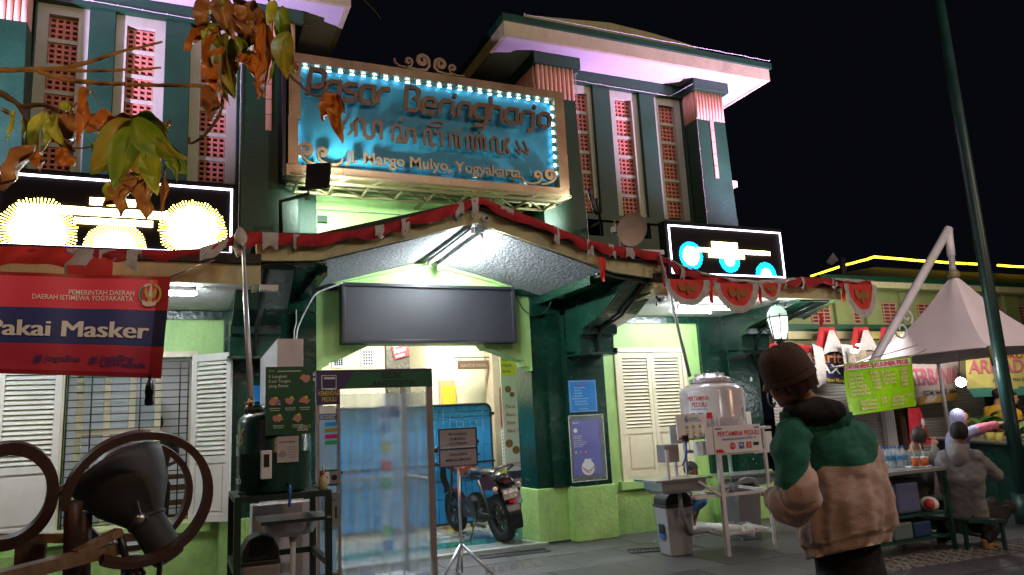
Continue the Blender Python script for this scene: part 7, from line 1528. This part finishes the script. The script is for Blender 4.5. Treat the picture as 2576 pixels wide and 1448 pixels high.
bunting("red and white bunting draped along the roof edge of the gable canopy", [(612, 592), (645, 590), (780, 596), (880, 586), (960, 572), (1080, 538), (1205, 500), (1300, 536), (1390, 572), (1470, 606), (1560, 625), (1660, 640)], 6.80, .105,
        [(.05, .03, 1.5), (.10, .012, 1.2), (.27, .02, 1.1), (.33, .02, 1.5), (.46, .02, 1.3), (.50, .02, 1.6), (.58, .03, .7), (.71, .015, 1.5), (.80, .015, 1.5), (.86, .015, 1.4), (.91, .02, 1.2)], 1)
bt2, f2 = bunting("red and white bunting stretched under the left LED screen to the flag pole tip", [(-60, 628), (70, 628), (170, 632), (250, 635), (420, 636), (500, 632), (560, 612), (610, 588)], [6.5, 6.5, 6.5, 6.5, 6.5, 6.5, 6.55, 6.55], .07, [(.33, .05, .8), (.45, .06, 1.3), (.56, .03, .9), (.9, .04, 1.0)], 20)
strip(f2, .30, .40, .34, "hanging_white_cloth", M_wb, bt2, .015, 5, h1=.15); strip(f2, .34, .47, .22, "hanging_red_cloth", M_redl, bt2, .0, 7, h1=.30); strip(f2, 0, .36, .16, "hanging_red_cloth", M_redl, bt2, .02, 8); strip(f2, .52, .56, .16, "hanging_white_cloth", M_wb, bt2, .02, 9); strip(f2, .80, .93, .15, "hanging_white_cloth", M_wb, bt2, .02, 19, h1=.05)
q_ = P(205, 668, Y=6.45); MB().add([q_+Vector((-.10, 0, 0)), q_+Vector((.12, 0, 0)), q_+Vector((.06, -.03, -.22)), q_+Vector((.01, -.02, -.32)), q_+Vector((-.05, -.03, -.2))], [(0, 4, 3, 2, 1)]).build("pennant", M_redl, bt2)
fw2 = thing("pole_flag", "crumpled red and cream cloth tied round the tip of the left flag pole", "flag", tuple(P(606, 590, Y=6.5)))
for i, (m_, o_, h_) in enumerate(((M_wb, 0, .16), (M_redd, .02, .13), (M_wb, -.03, .20))):
    c_ = P(606+i*3, 575+i*6, Y=6.50+.03*i); MB().grid(14, 6, lambda a, b__: c_+Vector(((.02+.035*sin(pi*b__))*cos(2*pi*a)+o_, (.02+.03*b__)*sin(2*pi*a), -h_*b__+.01*sin(12*a)))).build("cloth_wrap", m_, fw2)
bt3, f3 = bunting("red and white bunting hung along the front of the right canopy", [(1655, 642), (1700, 668), (1760, 690), (1830, 706), (1900, 712), (1960, 708), (2010, 702), (2090, 704), (2150, 708), (2192, 712)], 6.78, .10, [(.10, .02, 1.6), (.55, .012, 1.2), (.64, .015, 1.3), (.80, .02, 1.3)], 40)
strip(f3, .03, .60, .035, "white_border", M_wb, bt3, .03, 61); strip(f3, .80, 1.0, .03, "white_border", M_wb, bt3, .03, 62)
def fan(u_, v_, rx, rz, label, skew=0):
    c_ = P(u_, v_, Y=6.74); t = thing("bunting_fan", label, "bunting", tuple(c_), group="half round red and white bunting fans")
    def half(r0, r1, y, wav):
        return MB().grid(22, 3, lambda a, s_: c_+Vector((((r0+(r1-r0)*s_)*rx)*cos(pi+pi*a)+skew*(r0+(r1-r0)*s_)*rz*sin(pi*a), -y-.012*s_*sin(a*pi*wav), (r0+(r1-r0)*s_)*rz*sin(pi+pi*a))))
    half(0, .80, 0, 4).build("red_fan", M_redl, t); half(.78, 1.04, .006, 30).build("white_ruffle", M_wb, t)
    M_gold_ = mat("faded gold print", (.30, .12, .03), .8)
    def dz(pts, nm="emblem_wing"): MB().add([c_+Vector((x*rx, -.016, z*rz)) for x, z in pts], [list(range(len(pts)))]).build(nm, M_gold_, t)
    dz([(-.06, -.30), (-.42, -.14), (-.46, -.30), (-.34, -.48), (-.12, -.46)]); dz([(.06, -.30), (.12, -.46), (.34, -.48), (.46, -.30), (.42, -.14)]); dz([(-.07, -.22), (.07, -.22), (.08, -.5), (0, -.62), (-.08, -.5)], "emblem_body"); dz([(0, -.12), (.07, -.18), (.02, -.24), (-.05, -.2)], "emblem_head")
    return t
fan(1727, 704, .30, .29, "leftmost half round red bunting fan with faded gold emblem, touching the flag pole"); fan(1852, 714, .31, .34, "middle half round red bunting fan hanging below the right LED screen"); fan(1936, 712, .16, .22, "smallest half round bunting fan under the right end of the LED screen"); fan(2163, 716, .27, .42, "rightmost red bunting fan hanging at the end of the canopy")
def pennant(u_, v_, w_, h_, label, Y_=6.76):
    c_ = P(u_, v_, Y=Y_); o = MB().grid(6, 8, lambda a, s_: c_+Vector(((a-.5)*w_*(1-s_*.85)+.01*sin(7*s_), -.02*sin(5*a+4*s_), -h_*s_))).build("pennant", M_redl, None, label=label, cat="pennant", group="red bunting pennants")
    return o
pennant(1513, 648, .12, .27, "long red pennant hanging from the right slope of the gable bunting", 6.82); pennant(1668, 668, .10, .25, "red pennant hanging just left of the thin grey flag pole", 6.80); pennant(1785, 706, .08, .27, "red pennant between the two large bunting fans"); pennant(1908, 714, .08, .24, "red pennant just right of the middle bunting fan"); pennant(2118, 716, .12, .22, "red pennant left of the rightmost bunting fan"); pennant(2063, 790, .12, .18, "small red pennant hanging low under the right end of the canopy", 7.6)
# swags at the far shops
def swag(u_, v_, w_, h_, label, Y_=13.3):
    c_ = P(u_, v_, Y=Y_); t = thing("shop_swag", label, "bunting", tuple(c_), group="red and white swags over the far shops")
    MB().grid(10, 6, lambda a, s_: c_+Vector(((a-.5)*w_*(.55+.6*s_), -.05*sin(11*a), -h_*s_*(1-.25*sin(pi*a))))).build("red_cloth", M_redd, t); MB().grid(8, 5, lambda a, s_: c_+Vector(((a-.5)*w_*(.15+.62*s_), -.10-.03*sin(13*a), -.12*h_-h_*.80*s_*(1-.15*sin(pi*a))))).build("white_cloth", M_wb, t)
swag(2082, 824, 1.0, .75, "leftmost red and white swag hanging over the far shop fronts"); swag(2168, 824, 1.0, .72, "middle red and white swag hanging over the far shop fronts"); swag(2232, 824, .8, .68, "right red and white swag beside the slanted tent mast")
f4 = path3([(1915, 868), (1980, 866), (2040, 872)], 0, 13.2); tt = thing("shop_swag", "flat red and white cloth strip behind the man's cap", "bunting", tuple(f4(0))); strip(f4, 0, 1, .22, "red_cloth", M_redd, tt); strip(f4, .1, 1, .40, "white_cloth", M_wb, tt, -.05, 3, h1=.7)
strip(path3([(2035, 868), (2062, 880)], 0, 13.1), 0, 1, .9, "white_cloth", M_wb, tt, .1, 4); strip(path3([(2108, 870), (2136, 872)], 0, 13.1), 0, 1, .8, "white_cloth", M_wb, tt, .1, 6)
tarp = MB().grid(10, 6, lambda a, s_: P(2130+70*a, 878+8*a, Y=12.9)+Vector((0, -.1*sin(14*a), -.6*s_*(1-.5*a)))).build("folded_tarp", mat("brown grey tarp", (.20, .16, .11), .7, var=.4, vs=9), None, label="folded brown grey tarp bundle under the middle swag", cat="tarp")
M_smalllamp = emit('small shop lamp glow', (.9, .95, 1), 9)
for i, (u_, v_) in enumerate(((2150, 884), (2160, 868))): MB().ball(P(u_, v_, Y=12.7), (.14, .03, .05) if i == 0 else (.10, .03, .03), 10, 6).build("shop_lamp", M_smalllamp, None, label=("small lit lamp over the far shop front below the middle swag", "thin lit lamp strip over the far shop front above the smaller lamp")[i], cat="lamp")
# ================================================================ BIG RED BANNER
YBn = 4.6
tl, tr_, brr, bll = [Vector(P(*q, Y=YBn)) for q in ((-30, 681), (430, 698), (405, 953), (-45, 938))]
tr_ = Vector(P(430, 698, Y=YBn+.05)); bn_ = thing("mask_banner", "large red and blue mask reminder banner hanging at the left edge", "banner", tuple(tl))
def fbn(u_, s_): p = tl.lerp(tr_, u_).lerp(bll.lerp(brr, u_), s_); p.y += .02*sin(4*u_+2*s_)-(.05*max(0, (u_-.93))/.07)*0+.008*sin(16*u_); return p
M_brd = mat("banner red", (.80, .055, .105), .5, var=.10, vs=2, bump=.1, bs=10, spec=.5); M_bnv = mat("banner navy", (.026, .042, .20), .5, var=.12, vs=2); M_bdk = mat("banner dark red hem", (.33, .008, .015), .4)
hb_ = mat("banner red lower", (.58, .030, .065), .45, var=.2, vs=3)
def bgrid(s0, s1, m, nm, u0=0, u1=1, off=0): return MB().grid(24, 4, lambda a, b__: fbn(u0+(u1-u0)*a, s0+(s1-s0)*b__)+Vector((0, -off, 0))).build(nm, m, bn_)
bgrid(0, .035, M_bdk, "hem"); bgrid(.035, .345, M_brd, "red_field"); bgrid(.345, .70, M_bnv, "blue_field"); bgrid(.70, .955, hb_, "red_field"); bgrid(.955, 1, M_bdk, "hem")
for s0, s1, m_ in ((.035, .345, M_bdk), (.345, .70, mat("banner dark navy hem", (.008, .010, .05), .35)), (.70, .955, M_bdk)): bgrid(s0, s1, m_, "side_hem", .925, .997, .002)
def btext(s_, u0, s0, u1, h, m, bold=.01, shear=0, off=.006):
    vs, fs = textmesh(s_, 0, bold, shear); x0 = min(v.x for v in vs); x1 = max(v.x for v in vs)
    b = MB(); b.add([fbn(u0+(u1-u0)*(v.x-x0)/(x1-x0), s0-v.y/.69*h)+Vector((0, -off, 0)) for v in vs], fs); b.build("lettering", m, bn_)
U = lambda x: (x*.2002/ .644 *.644+30)/460 if False else ((x*.2002)+30)/455   # crop px (700 wide view) to banner u
M_bw = mat("banner white ink", (.82, .80, .76), .5, var=.05); M_bi = mat("banner navy ink", (.05, .03, .16), .5)
btext("PEMERINTAH DAERAH", U(812), .205, U(1655), .048, M_bw); btext("DAERAH ISTIMEWA YOGYAKARTA", U(375), .262, U(1645), .048, M_bw)
for k_ in (-.006, -.003, 0, .003, .006): btext("Pakai Masker", U(-130)+k_, .625, U(1890)+k_, .155, M_bw, 0, 0, .006+k_*.1+.001)
btext("#", U(450), .885, U(560), .085, M_bi, .02, .2); btext("JogjaBisa", U(575), .865, U(1035), .055, M_bi, .012, .2); btext("#", U(1140), .885, U(1255), .085, M_bi, .02, .2); btext("JogjaEling", U(1270), .850, U(1735), .055, M_bi, .012, .2); btext("LanWaspada", U(1300), .905, U(1895), .050, M_bi, .012, .1)
# provincial crest built from simple shapes
ec = (U(1870), .185)
def epoly(pts, m, nm, off=.008): MB().add([fbn(ec[0]+x/455, ec[1]+y/262)+Vector((0, -off, 0)) for x, y in pts], [list(range(len(pts)))]).build(nm, m, bn_)
M_eg = mat("crest gold", (.55, .40, .08), .5); M_egr = mat("crest green", (.03, .16, .08), .5); M_ew = mat("crest white", (.70, .68, .60), .5)
R_ = 27
for i in range(12):
    a = radians(100+i*13); x, y = R_*cos(a), -R_*sin(a); epoly([(x+5*cos(b__), y+3.4*sin(b__)) for b__ in [0, 1, 2, 3, 4, 5]], M_ew if i < 3 else M_egr, "crest_leaf", .008+.0004*i)
    if i > 2: epoly([(x*1.0-3+2*cos(b__), y+2*sin(b__)) for b__ in [0, 1.5, 3, 4.5]], M_ew, "crest_bud", .014)
MB().grid(20, 1, lambda a, s_: fbn(ec[0]+((R_-3+6*s_)*cos(radians(-62+138*a)))/455, ec[1]-((R_-3+6*s_)*sin(radians(-62+138*a)))/262)+Vector((0, -.009, 0))).build("crest_rice", M_eg, bn_)
epoly([(-2.5, -24), (2.5, -24), (6, 22), (-6, 22)], M_ew, "crest_monument", .012); epoly([(-3, 6), (3, 6), (5.5, 22), (-5.5, 22)], M_eg, "crest_base", .014)
for s_ in (-1, 1): epoly([(s_*4, -4), (s_*14, -18), (s_*17, -4), (s_*12, 8), (s_*4, 12)], M_eg, "crest_wing", .010)
epoly([(7*cos(radians(-90+36*i))*(1 if i % 2 == 0 else .42), -33+7*sin(radians(-90+36*i))*(1 if i % 2 == 0 else .42)) for i in range(10)], M_eg, "crest_star", .012)
epoly([(-20, 16), (-10, 21), (0, 20), (10, 21), (18, 16), (17, 28), (8, 32), (-8, 33), (-19, 28)], M_ew, "crest_ribbon", .016)
MB().tube([P(428, 698, Y=YBn+.04), P(500, 668, Y=5.6), P(540, 655, Y=6.8)], .004, 4).build("hanging_cord", M_black, bn_)
wb = thing("weight_bottle", "dark plastic bottle hanging as a weight from the corner of the red banner", "bottle", tuple(P(375, 985, Y=YBn))); cb_ = P(375, 1022, Y=YBn)
MB().lathe([(0, 0), (.022, .002), (.026, .02), (.022, .05), (.026, .08), (.023, .11), (.010, .145), (.009, .155), (.012, .157), (.012, .17), (0, .172)], 14, cb_).build("bottle_body", mat("dark liquid plastic", (.010, .009, .012), .12, var=0, spec=.8), wb); MB().tube([cb_+Vector((0, 0, .17)), P(374, 950, Y=YBn)], .003, 4).build("string", M_black, wb)
# ================================================================ NEAR FLOODLIGHT WITH WOODEN RINGS
D0 = 3.0
M_wd = mat("reddish brown painted ring", (.055, .024, .016), .5, var=.3, vs=8, bump=.15, bs=40); M_wdt = mat("weathered bench wood", (.16, .09, .04), .65, var=.5, vs=9, bump=.3, bs=30); M_cast = mat("dark cast housing", (.028, .029, .034), .58, var=.2, vs=9, spec=.5)
ring_n = (Vector(_f)*.80-Vector(_r)*.55+Vector((0, 0, .05))).normalized()
def ringo(uc, vc, rpx, D, nrm_, w=.055, th=.045, label=None, par=None, ax=(1, 1), gap=None):
    c_ = Hh(uc, vc, D); R = rpx*D/F; z = Vector((0, 0, 1)); a_ = nrm_.cross(z).normalized(); b_ = a_.cross(nrm_).normalized(); n = 56; m = MB()
    a0, a1 = gap or (0, 2*pi)
    prof = [(-th/2, -w/2), (th/2, -w/2), (th/2, w/2), (-th/2, w/2)]
    def pt(u_, s_):
        i = int(round(s_*4)) % 4; dr, dn = prof[i]; t = a0+(a1-a0)*u_; return c_+(a_*cos(t)*ax[0]+b_*sin(t)*ax[1])*(R+dr)+nrm_*dn
    m.grid(n, 4, pt, smooth=False); return m, c_, R, a_, b_
fl_ = thing("street_floodlight", "large dark cone shaped street floodlight set between reddish brown rings at lower left", "floodlight", tuple(Hh(360, 1280, 3.0)))
m, c_, R, a_, b_ = ringo(352, 1255, 162, 2.9, ring_n, w=.055, th=.030, ax=(1.0, 1.0), gap=(radians(-118), radians(183))); m.build("front_ring", M_wd, fl_)
m, _, _, _, _ = ringo(345, 1248, 128, 3.35, ring_n, w=.05, th=.028, ax=(.95, 1.0)); m.build("rear_ring", M_wd, fl_)
# left leg of the ring runs straight down
MB().tube([Hh(188, 1262, 2.9), Hh(182, 1330, 2.9), Hh(178, 1480, 2.9)], .030, 4).build("ring_leg", M_wd, fl_)
MB().tube([Hh(212, 1290, 3.05), Hh(206, 1480, 3.05)], .03, 4).build("ring_leg", M_wd, fl_)
# floodlight body: cone mouth up left, neck down right
d1, d0 = Hh(285, 1165, 3.15), Hh(420, 1395, 3.05); ax_ = (d1-d0).normalized(); Mz = ax_.to_track_quat('Z', 'Y').to_matrix(); Lt = (d1-d0).length
MB().lathe([(0, -.02), (.060, -.02), (.068, .0), (.070, Lt*.36), (.080, Lt*.40), (.150, Lt*.62), (.185, Lt*.86), (.190, Lt*.93), (.182, Lt*.95), (.165, Lt*.93), (.04, Lt*.6)], 40, d0, M=Mz).build("lamp_housing", M_cast, fl_, bevel=0)
MB().lathe([(0, Lt*.90), (.165, Lt*.90)], 30, d0, M=Mz).build("lamp_lens", mat("dim lens glass", (.3, .3, .34), .1), fl_)
MB().lathe([(.071, Lt*.34), (.078, Lt*.35), (.078, Lt*.38), (.071, Lt*.39)], 32, d0, M=Mz).build("housing_collar", M_cast, fl_)
c2_ = Hh(352, 1305, 2.83); MB().lathe([(0, 0), (.018, 0), (.018, .012), (0, .014)], 14, c2_, M=(-Vector(_f)).to_track_quat('Z', 'Y').to_matrix()).build("pivot_bolt", M_steel, fl_)
MB().prism([Hh(330, 1270, 2.86), Hh(345, 1262, 2.86), Hh(352, 1290, 2.86), Hh(372, 1305, 2.86), Hh(360, 1322, 2.86), Hh(340, 1312, 2.86)], Vector(_f)*.01).build("yoke_bracket", M_cast, fl_)
MB().tube([Hh(135, 1244, 3.1), Hh(175, 1222, 3.15)], .018, 10).build("tube_end", M_wd, fl_)
MB().tube([Hh(300, 1340, 2.95), Hh(312, 1385, 2.95), Hh(318, 1420, 2.95), Hh(330, 1470, 2.95)], .014, 8).build("feed_cable", M_black, fl_)
MB().tube([Hh(405, 1390, 2.95), Hh(402, 1425, 2.95), Hh(398, 1480, 2.95)], .01, 8).build("feed_cable", M_black, fl_)
for i, (u_, v_) in enumerate(((330, 1408), (318, 1432), (348, 1424), (305, 1420))): MB().tube([Hh(u_, v_, 2.95), Hh(u_+14, v_+18, 2.95), Hh(u_-4, v_+36, 3.0)], .009, 6).build("wire_loop", M_black, fl_)
m, _, _, _, _ = ringo(15, 1248, 112, 2.9, (Vector(_f)*.85-Vector(_r)*.62+Vector((0, 0, .05))).normalized(), w=.05, th=.045, ax=(.90, 1.08)); 
r2_ = m.build("wooden_ring", M_wd, None, label="reddish brown ring cut off by the left edge of the picture", cat="ring")
bw = thing("wooden_rail_bench", "weathered wooden rails on brown posts running below the rings at lower left", "bench", tuple(Hh(150, 1400, 2.8)))
MB().bar(Hh(-40, 1355, 3.2), Hh(470, 1352, 3.55), .05, .04).build("rail", M_wdt, bw); MB().bar(Hh(-30, 1462, 2.45), Hh(300, 1378, 3.0), .07, .045).build("rail", M_wdt, bw); MB().bar(Hh(190, 1395, 2.8), Hh(300, 1338, 2.95), .05, .03).build("rail", M_wdt, bw)
for u_, v_, D_ in ((62, 1362, 3.22), (96, 1368, 3.24)): p = Hh(u_, v_, D_); MB().bar(p, (p.x, p.y, 0), .06).build("post", M_wd, bw)
MB().bar(Hh(330, 1395, 3.1), (Hh(330, 1395, 3.1).x, Hh(330, 1395, 3.1).y, 0), .07).build("post", M_wd, bw)
# ================================================================ OVERHANGING MANGO BRANCHES
M_tw = mat("ochre bark", (.33, .17, .05), .8, var=.4, vs=20, bump=.5, bs=60); M_twd = mat("dark bark", (.10, .055, .03), .85, var=.4, vs=20, bump=.5, bs=60)
def leafmat(nm, c1, c2):
    if nm in MATS: return MATS[nm]
    m = mat(nm, c1, .42, var=0, spec=.5); nt = m.node_tree; N = nt.nodes; L = nt.links; b = N["Principled BSDF"]; tc = N.new("ShaderNodeTexCoord"); n = N.new("ShaderNodeTexNoise"); n.inputs["Scale"].default_value = 14; n.inputs["Detail"].default_value = 7; L.new(tc.outputs["Object"], n.inputs["Vector"])
    r = N.new("ShaderNodeValToRGB"); r.color_ramp.elements[0].position = .38; r.color_ramp.elements[1].position = .68; r.color_ramp.elements[0].color = (*c1, 1); r.color_ramp.elements[1].color = (*c2, 1); L.new(n.outputs["Fac"], r.inputs["Fac"]); L.new(r.outputs[0], b.inputs["Base Color"])
    b.inputs["Subsurface Weight"].default_value = 0; return m
LG = leafmat("green mango leaf", (.10, .20, .015), (.20, .26, .02)); LY = leafmat("lime yellow leaf", (.26, .34, .03), (.42, .44, .05)); LO = leafmat("dry orange leaf", (.50, .17, .03), (.34, .10, .02)); LT = leafmat("tan dead leaf", (.40, .20, .08), (.22, .09, .04)); LB = leafmat("brown dead leaf", (.20, .07, .03), (.30, .13, .05)); LM = leafmat("mottled green yellow leaf", (.16, .20, .02), (.30, .20, .03))
tree = thing("mango_branch", "mango branches with green and dry orange leaves hanging in front at upper left", "branch", (-.6, 2.6, 2.8))
def twig(pts, r, m=M_tw, D=2.7, nm="twig"):
    q = []; n = len(pts)
    for i, p in enumerate(pts): q.append(Hh(p[0], p[1], p[2] if len(p) > 2 else D))
    out = []; 
    for i in range(n-1):
        a, b_, c_, d_ = q[max(i-1, 0)], q[i], q[i+1], q[min(i+2, n-1)]
        for k in range(6): t = k/6; out.append(.5*((2*b_)+(c_-a)*t+(2*a-5*b_+4*c_-d_)*t*t+(3*b_-a-3*c_+d_)*t**3)+Vector((random.uniform(-1, 1), random.uniform(-1, 1), random.uniform(-1, 1)))*.0015)
    out.append(q[-1]); N_ = len(out); rr_ = [(r[0]+(r[1]-r[0])*i/(N_-1))*random.uniform(.88, 1.15) for i in range(N_)]
    return MB().tube(out, rr_, 7).build(nm, m, tree)
twig([(-30, 178), (60, 176), (150, 172), (230, 155), (300, 132), (408, 106)], (.011, .004)); twig([(120, 174), (200, 178), (290, 178), (405, 171)], (.008, .004)); twig([(95, 180), (160, 200), (230, 208), (300, 212), (400, 215), (480, 216), (520, 220)], (.009, .006)); twig([(220, 215), (235, 235), (250, 268)], (.003, .001))
twig([(-30, 218), (20, 245), (55, 275), (75, 330), (85, 360)], (.013, .006), M_twd); twig([(55, 270), (110, 265), (180, 290), (250, 292), (320, 296), (375, 290)], (.009, .006), M_twd); twig([(520, 0), (535, 40), (545, 70), (555, 110), (560, 200), (555, 280), (520, 335), (480, 362), (475, 345)], (.010, .004), M_twd); twig([(590, 0), (620, 60), (660, 120), (700, 160), (740, 200), (790, 240), (830, 235)], (.008, .004), M_twd); twig([(675, 0), (715, 40), (745, 62), (785, 68)], (.005, .002), M_twd); twig([(915, 0), (935, 20), (958, 48)], (.002, .001), M_twd, 3.2)
twig([(250, 292), (300, 320), (360, 345), (400, 350)], (.006, .003), M_twd); twig([(130, 268), (140, 300), (165, 340), (170, 372), (230, 370)], (.005, .003), M_twd); twig([(400, 350), (420, 385), (412, 440)], (.006, .003), M_twd)
def leaf(u0, v0, u1, v1, wpx, m, D=2.7, curl=.3, bend=0, nm="leaf", twist=0, crisp=0, wav=.004):
    """leaf from its stalk (u0,v0) to its tip (u1,v1)"""
    a = Hh(u0, v0, D); b_ = Hh(u1, v1, D+random.uniform(-.05, .05)); ax_ = (b_-a); L_ = ax_.length; ax_.normalize(); sd = ax_.cross(Vector(_f)).normalized(); nn = sd.cross(ax_).normalized(); w = wpx*D/F/2; ph = random.uniform(0, 6)
    def fn(u_, s_):
        prof = sin(pi*min(1, u_**.85))**.8*(1-.25*u_); x = (s_-.5)*2; tw_ = twist*u_; ss = sd*cos(tw_)+nn*sin(tw_); nm_ = nn*cos(tw_)-sd*sin(tw_)
        r_ = w*prof*(1+crisp*.16*sin(9*u_+ph+2*x)); cu = curl*w*(abs(x)**1.6)*2
        return a+ax_*L_*u_+ss*x*r_+nm_*(-cu*prof+wav*sin(9*u_+ph+3*x)+bend*L_*sin(pi*u_)+crisp*.010*sin(13*u_+ph)*x)+sd*bend*L_*.5*sin(pi*u_)
    o = MB().grid(14, 6, fn).build(nm, m, tree)
    MB().tube([fn(i/8, .5)-nn*.0012 for i in range(8)], .0012, 4, cap=False).build("midrib", MATS.get("leaf rib") or mat("leaf rib", (.42, .36, .10), .5), o); return o
random.seed(11)
for a in [
 # top centre cluster
 (535, 5, 498, 78, 55, LT, 2.6, .8, .1), (520, 70, 462, 128, 34, LO, 2.6, .9, .1), (545, 60, 520, 190, 48, LO, 2.62, .6, .05), (560, 0, 590, 105, 62, LT, 2.6, .7, -.1), (590, 0, 655, 120, 70, LB, 2.65, .6, .05), (640, 0, 612, 150, 60, LB, 2.62, .7, .1), (655, 20, 668, 215, 58, LB, 2.6, .6, .06), (665, 60, 650, 250, 34, LO, 2.58, .9, .05), (620, 20, 640, 100, 60, LT, 2.6, .8, 0),
 (690, 0, 672, 65, 34, LY, 2.55, .4, .1), (710, 15, 735, 120, 44, LG, 2.6, .5, -.05), (725, 80, 722, 200, 62, LM, 2.55, .4, -.1), (690, 60, 740, 190, 30, LG, 2.6, .6, .1), (560, 75, 480, 68, 34, LG, 2.62, .5, .1), (570, 80, 595, 245, 52, LM, 2.6, .5, -.1), (590, 90, 612, 160, 60, LG, 2.62, .5, .1), (560, 120, 535, 232, 52, LO, 2.55, .8, .08), (600, 140, 668, 172, 44, LM, 2.6, .5, .15), (625, 140, 640, 195, 46, LO, 2.58, .7, 0), (600, 110, 560, 250, 48, LT, 2.65, .7, 0),
 (545, 215, 530, 305, 56, LB, 2.6, .7, .1), (570, 180, 590, 250, 50, LM, 2.6, .5, 0), (540, 170, 545, 230, 48, LO, 2.5, .9, .1), (655, 190, 665, 245, 26, LT, 2.6, .9, 0),
 # leaf over the sign
 (835, 232, 812, 305, 40, LO, 2.7, .8, .1), (840, 235, 862, 362, 44, LO, 2.7, .7, -.05), (838, 236, 850, 300, 36, LO, 2.68, .9, 0), (845, 240, 868, 290, 22, LB, 2.7, .9, 0),
 # left hanging cluster
 (110, 280, 92, 408, 42, LY, 2.5, .35, -.05), (118, 282, 110, 380, 30, LY, 2.52, .4, .1), (140, 285, 166, 372, 40, LY, 2.5, .4, -.06), (38, 278, 15, 355, 16, LY, 2.5, .4, .05), (55, 300, 60, 360, 10, LY, 2.5, .4, .05), (10, 275, 28, 292, 12, LB, 2.5, .8, 0), (150, 262, 175, 280, 30, LY, 2.5, .4, .3),
 (218, 222, 196, 368, 34, LO, 2.45, .7, .05), (228, 228, 200, 300, 20, LT, 2.45, .8, 0), (90, 365, 5, 480, 56, LT, 2.4, .8, .05), (150, 370, 190, 415, 50, LO, 2.45, .7, .1), (105, 380, 100, 432, 34, LO, 2.45, .8, 0), (250, 300, 175, 385, 62, LB, 2.55, .9, -.1), (145, 345, 190, 400, 26, LT, 2.5, .9, .1),
 # centre big leaves
 (330, 300, 228, 440, 105, LM, 2.45, .35, .12), (335, 318, 285, 478, 78, LG, 2.42, .4, .04), (350, 320, 352, 455, 70, LM, 2.45, .4, 0), (335, 300, 470, 400, 84, LG, 2.4, .45, -.10), (340, 300, 425, 330, 60, LG, 2.42, .4, .12), (400, 320, 476, 405, 34, LM, 2.42, .5, -.1), (370, 375, 395, 492, 62, LY, 2.45, .35, .05), (425, 375, 470, 440, 48, LG, 2.42, .4, -.1), (430, 385, 445, 458, 22, LG, 2.42, .5, .1), (290, 295, 215, 330, 50, LO, 2.5, .8, .15), (320, 305, 270, 320, 44, LT, 2.5, .8, .1), (350, 330, 392, 358, 30, LT, 2.5, .9, .1),
 (330, 450, 262, 520, 50, LT, 2.45, .8, .1), (345, 450, 305, 545, 44, LT, 2.45, .8, -.05), (370, 450, 368, 555, 50, LT, 2.45, .7, .06), (355, 440, 340, 500, 70, LT, 2.47, .7, 0), (415, 430, 405, 540, 22, LB, 2.45, .8, .08), (275, 455, 292, 500, 40, LY, 2.45, .5, 0), (300, 300, 345, 310, 30, LB, 2.5, .9, .1)]:
    leaf(*a[:6], D=a[6], curl=a[7], bend=a[8], twist=random.uniform(-.5, .5), crisp=1 if a[5] in (LO, LT, LB) else .2, wav=.008 if a[5] in (LO, LT, LB) else .003)

for i in range(34):
    px, py = random.choice([(random.uniform(490, 740), random.uniform(-10, 170)), (random.uniform(200, 450), random.uniform(285, 360)), (random.uniform(60, 200), random.uniform(255, 300)), (random.uniform(520, 600), random.uniform(60, 240))])
    a_ = radians(random.uniform(50, 130)); L2 = random.uniform(24, 58); leaf(px, py, px+L2*cos(a_), py+L2*sin(a_), random.uniform(8, 18), random.choice([LY, LG, LM, LO, LT, LB]), D=random.uniform(2.45, 2.75), curl=.6, bend=random.uniform(-.15, .15), twist=random.uniform(-1, 1), crisp=.5)
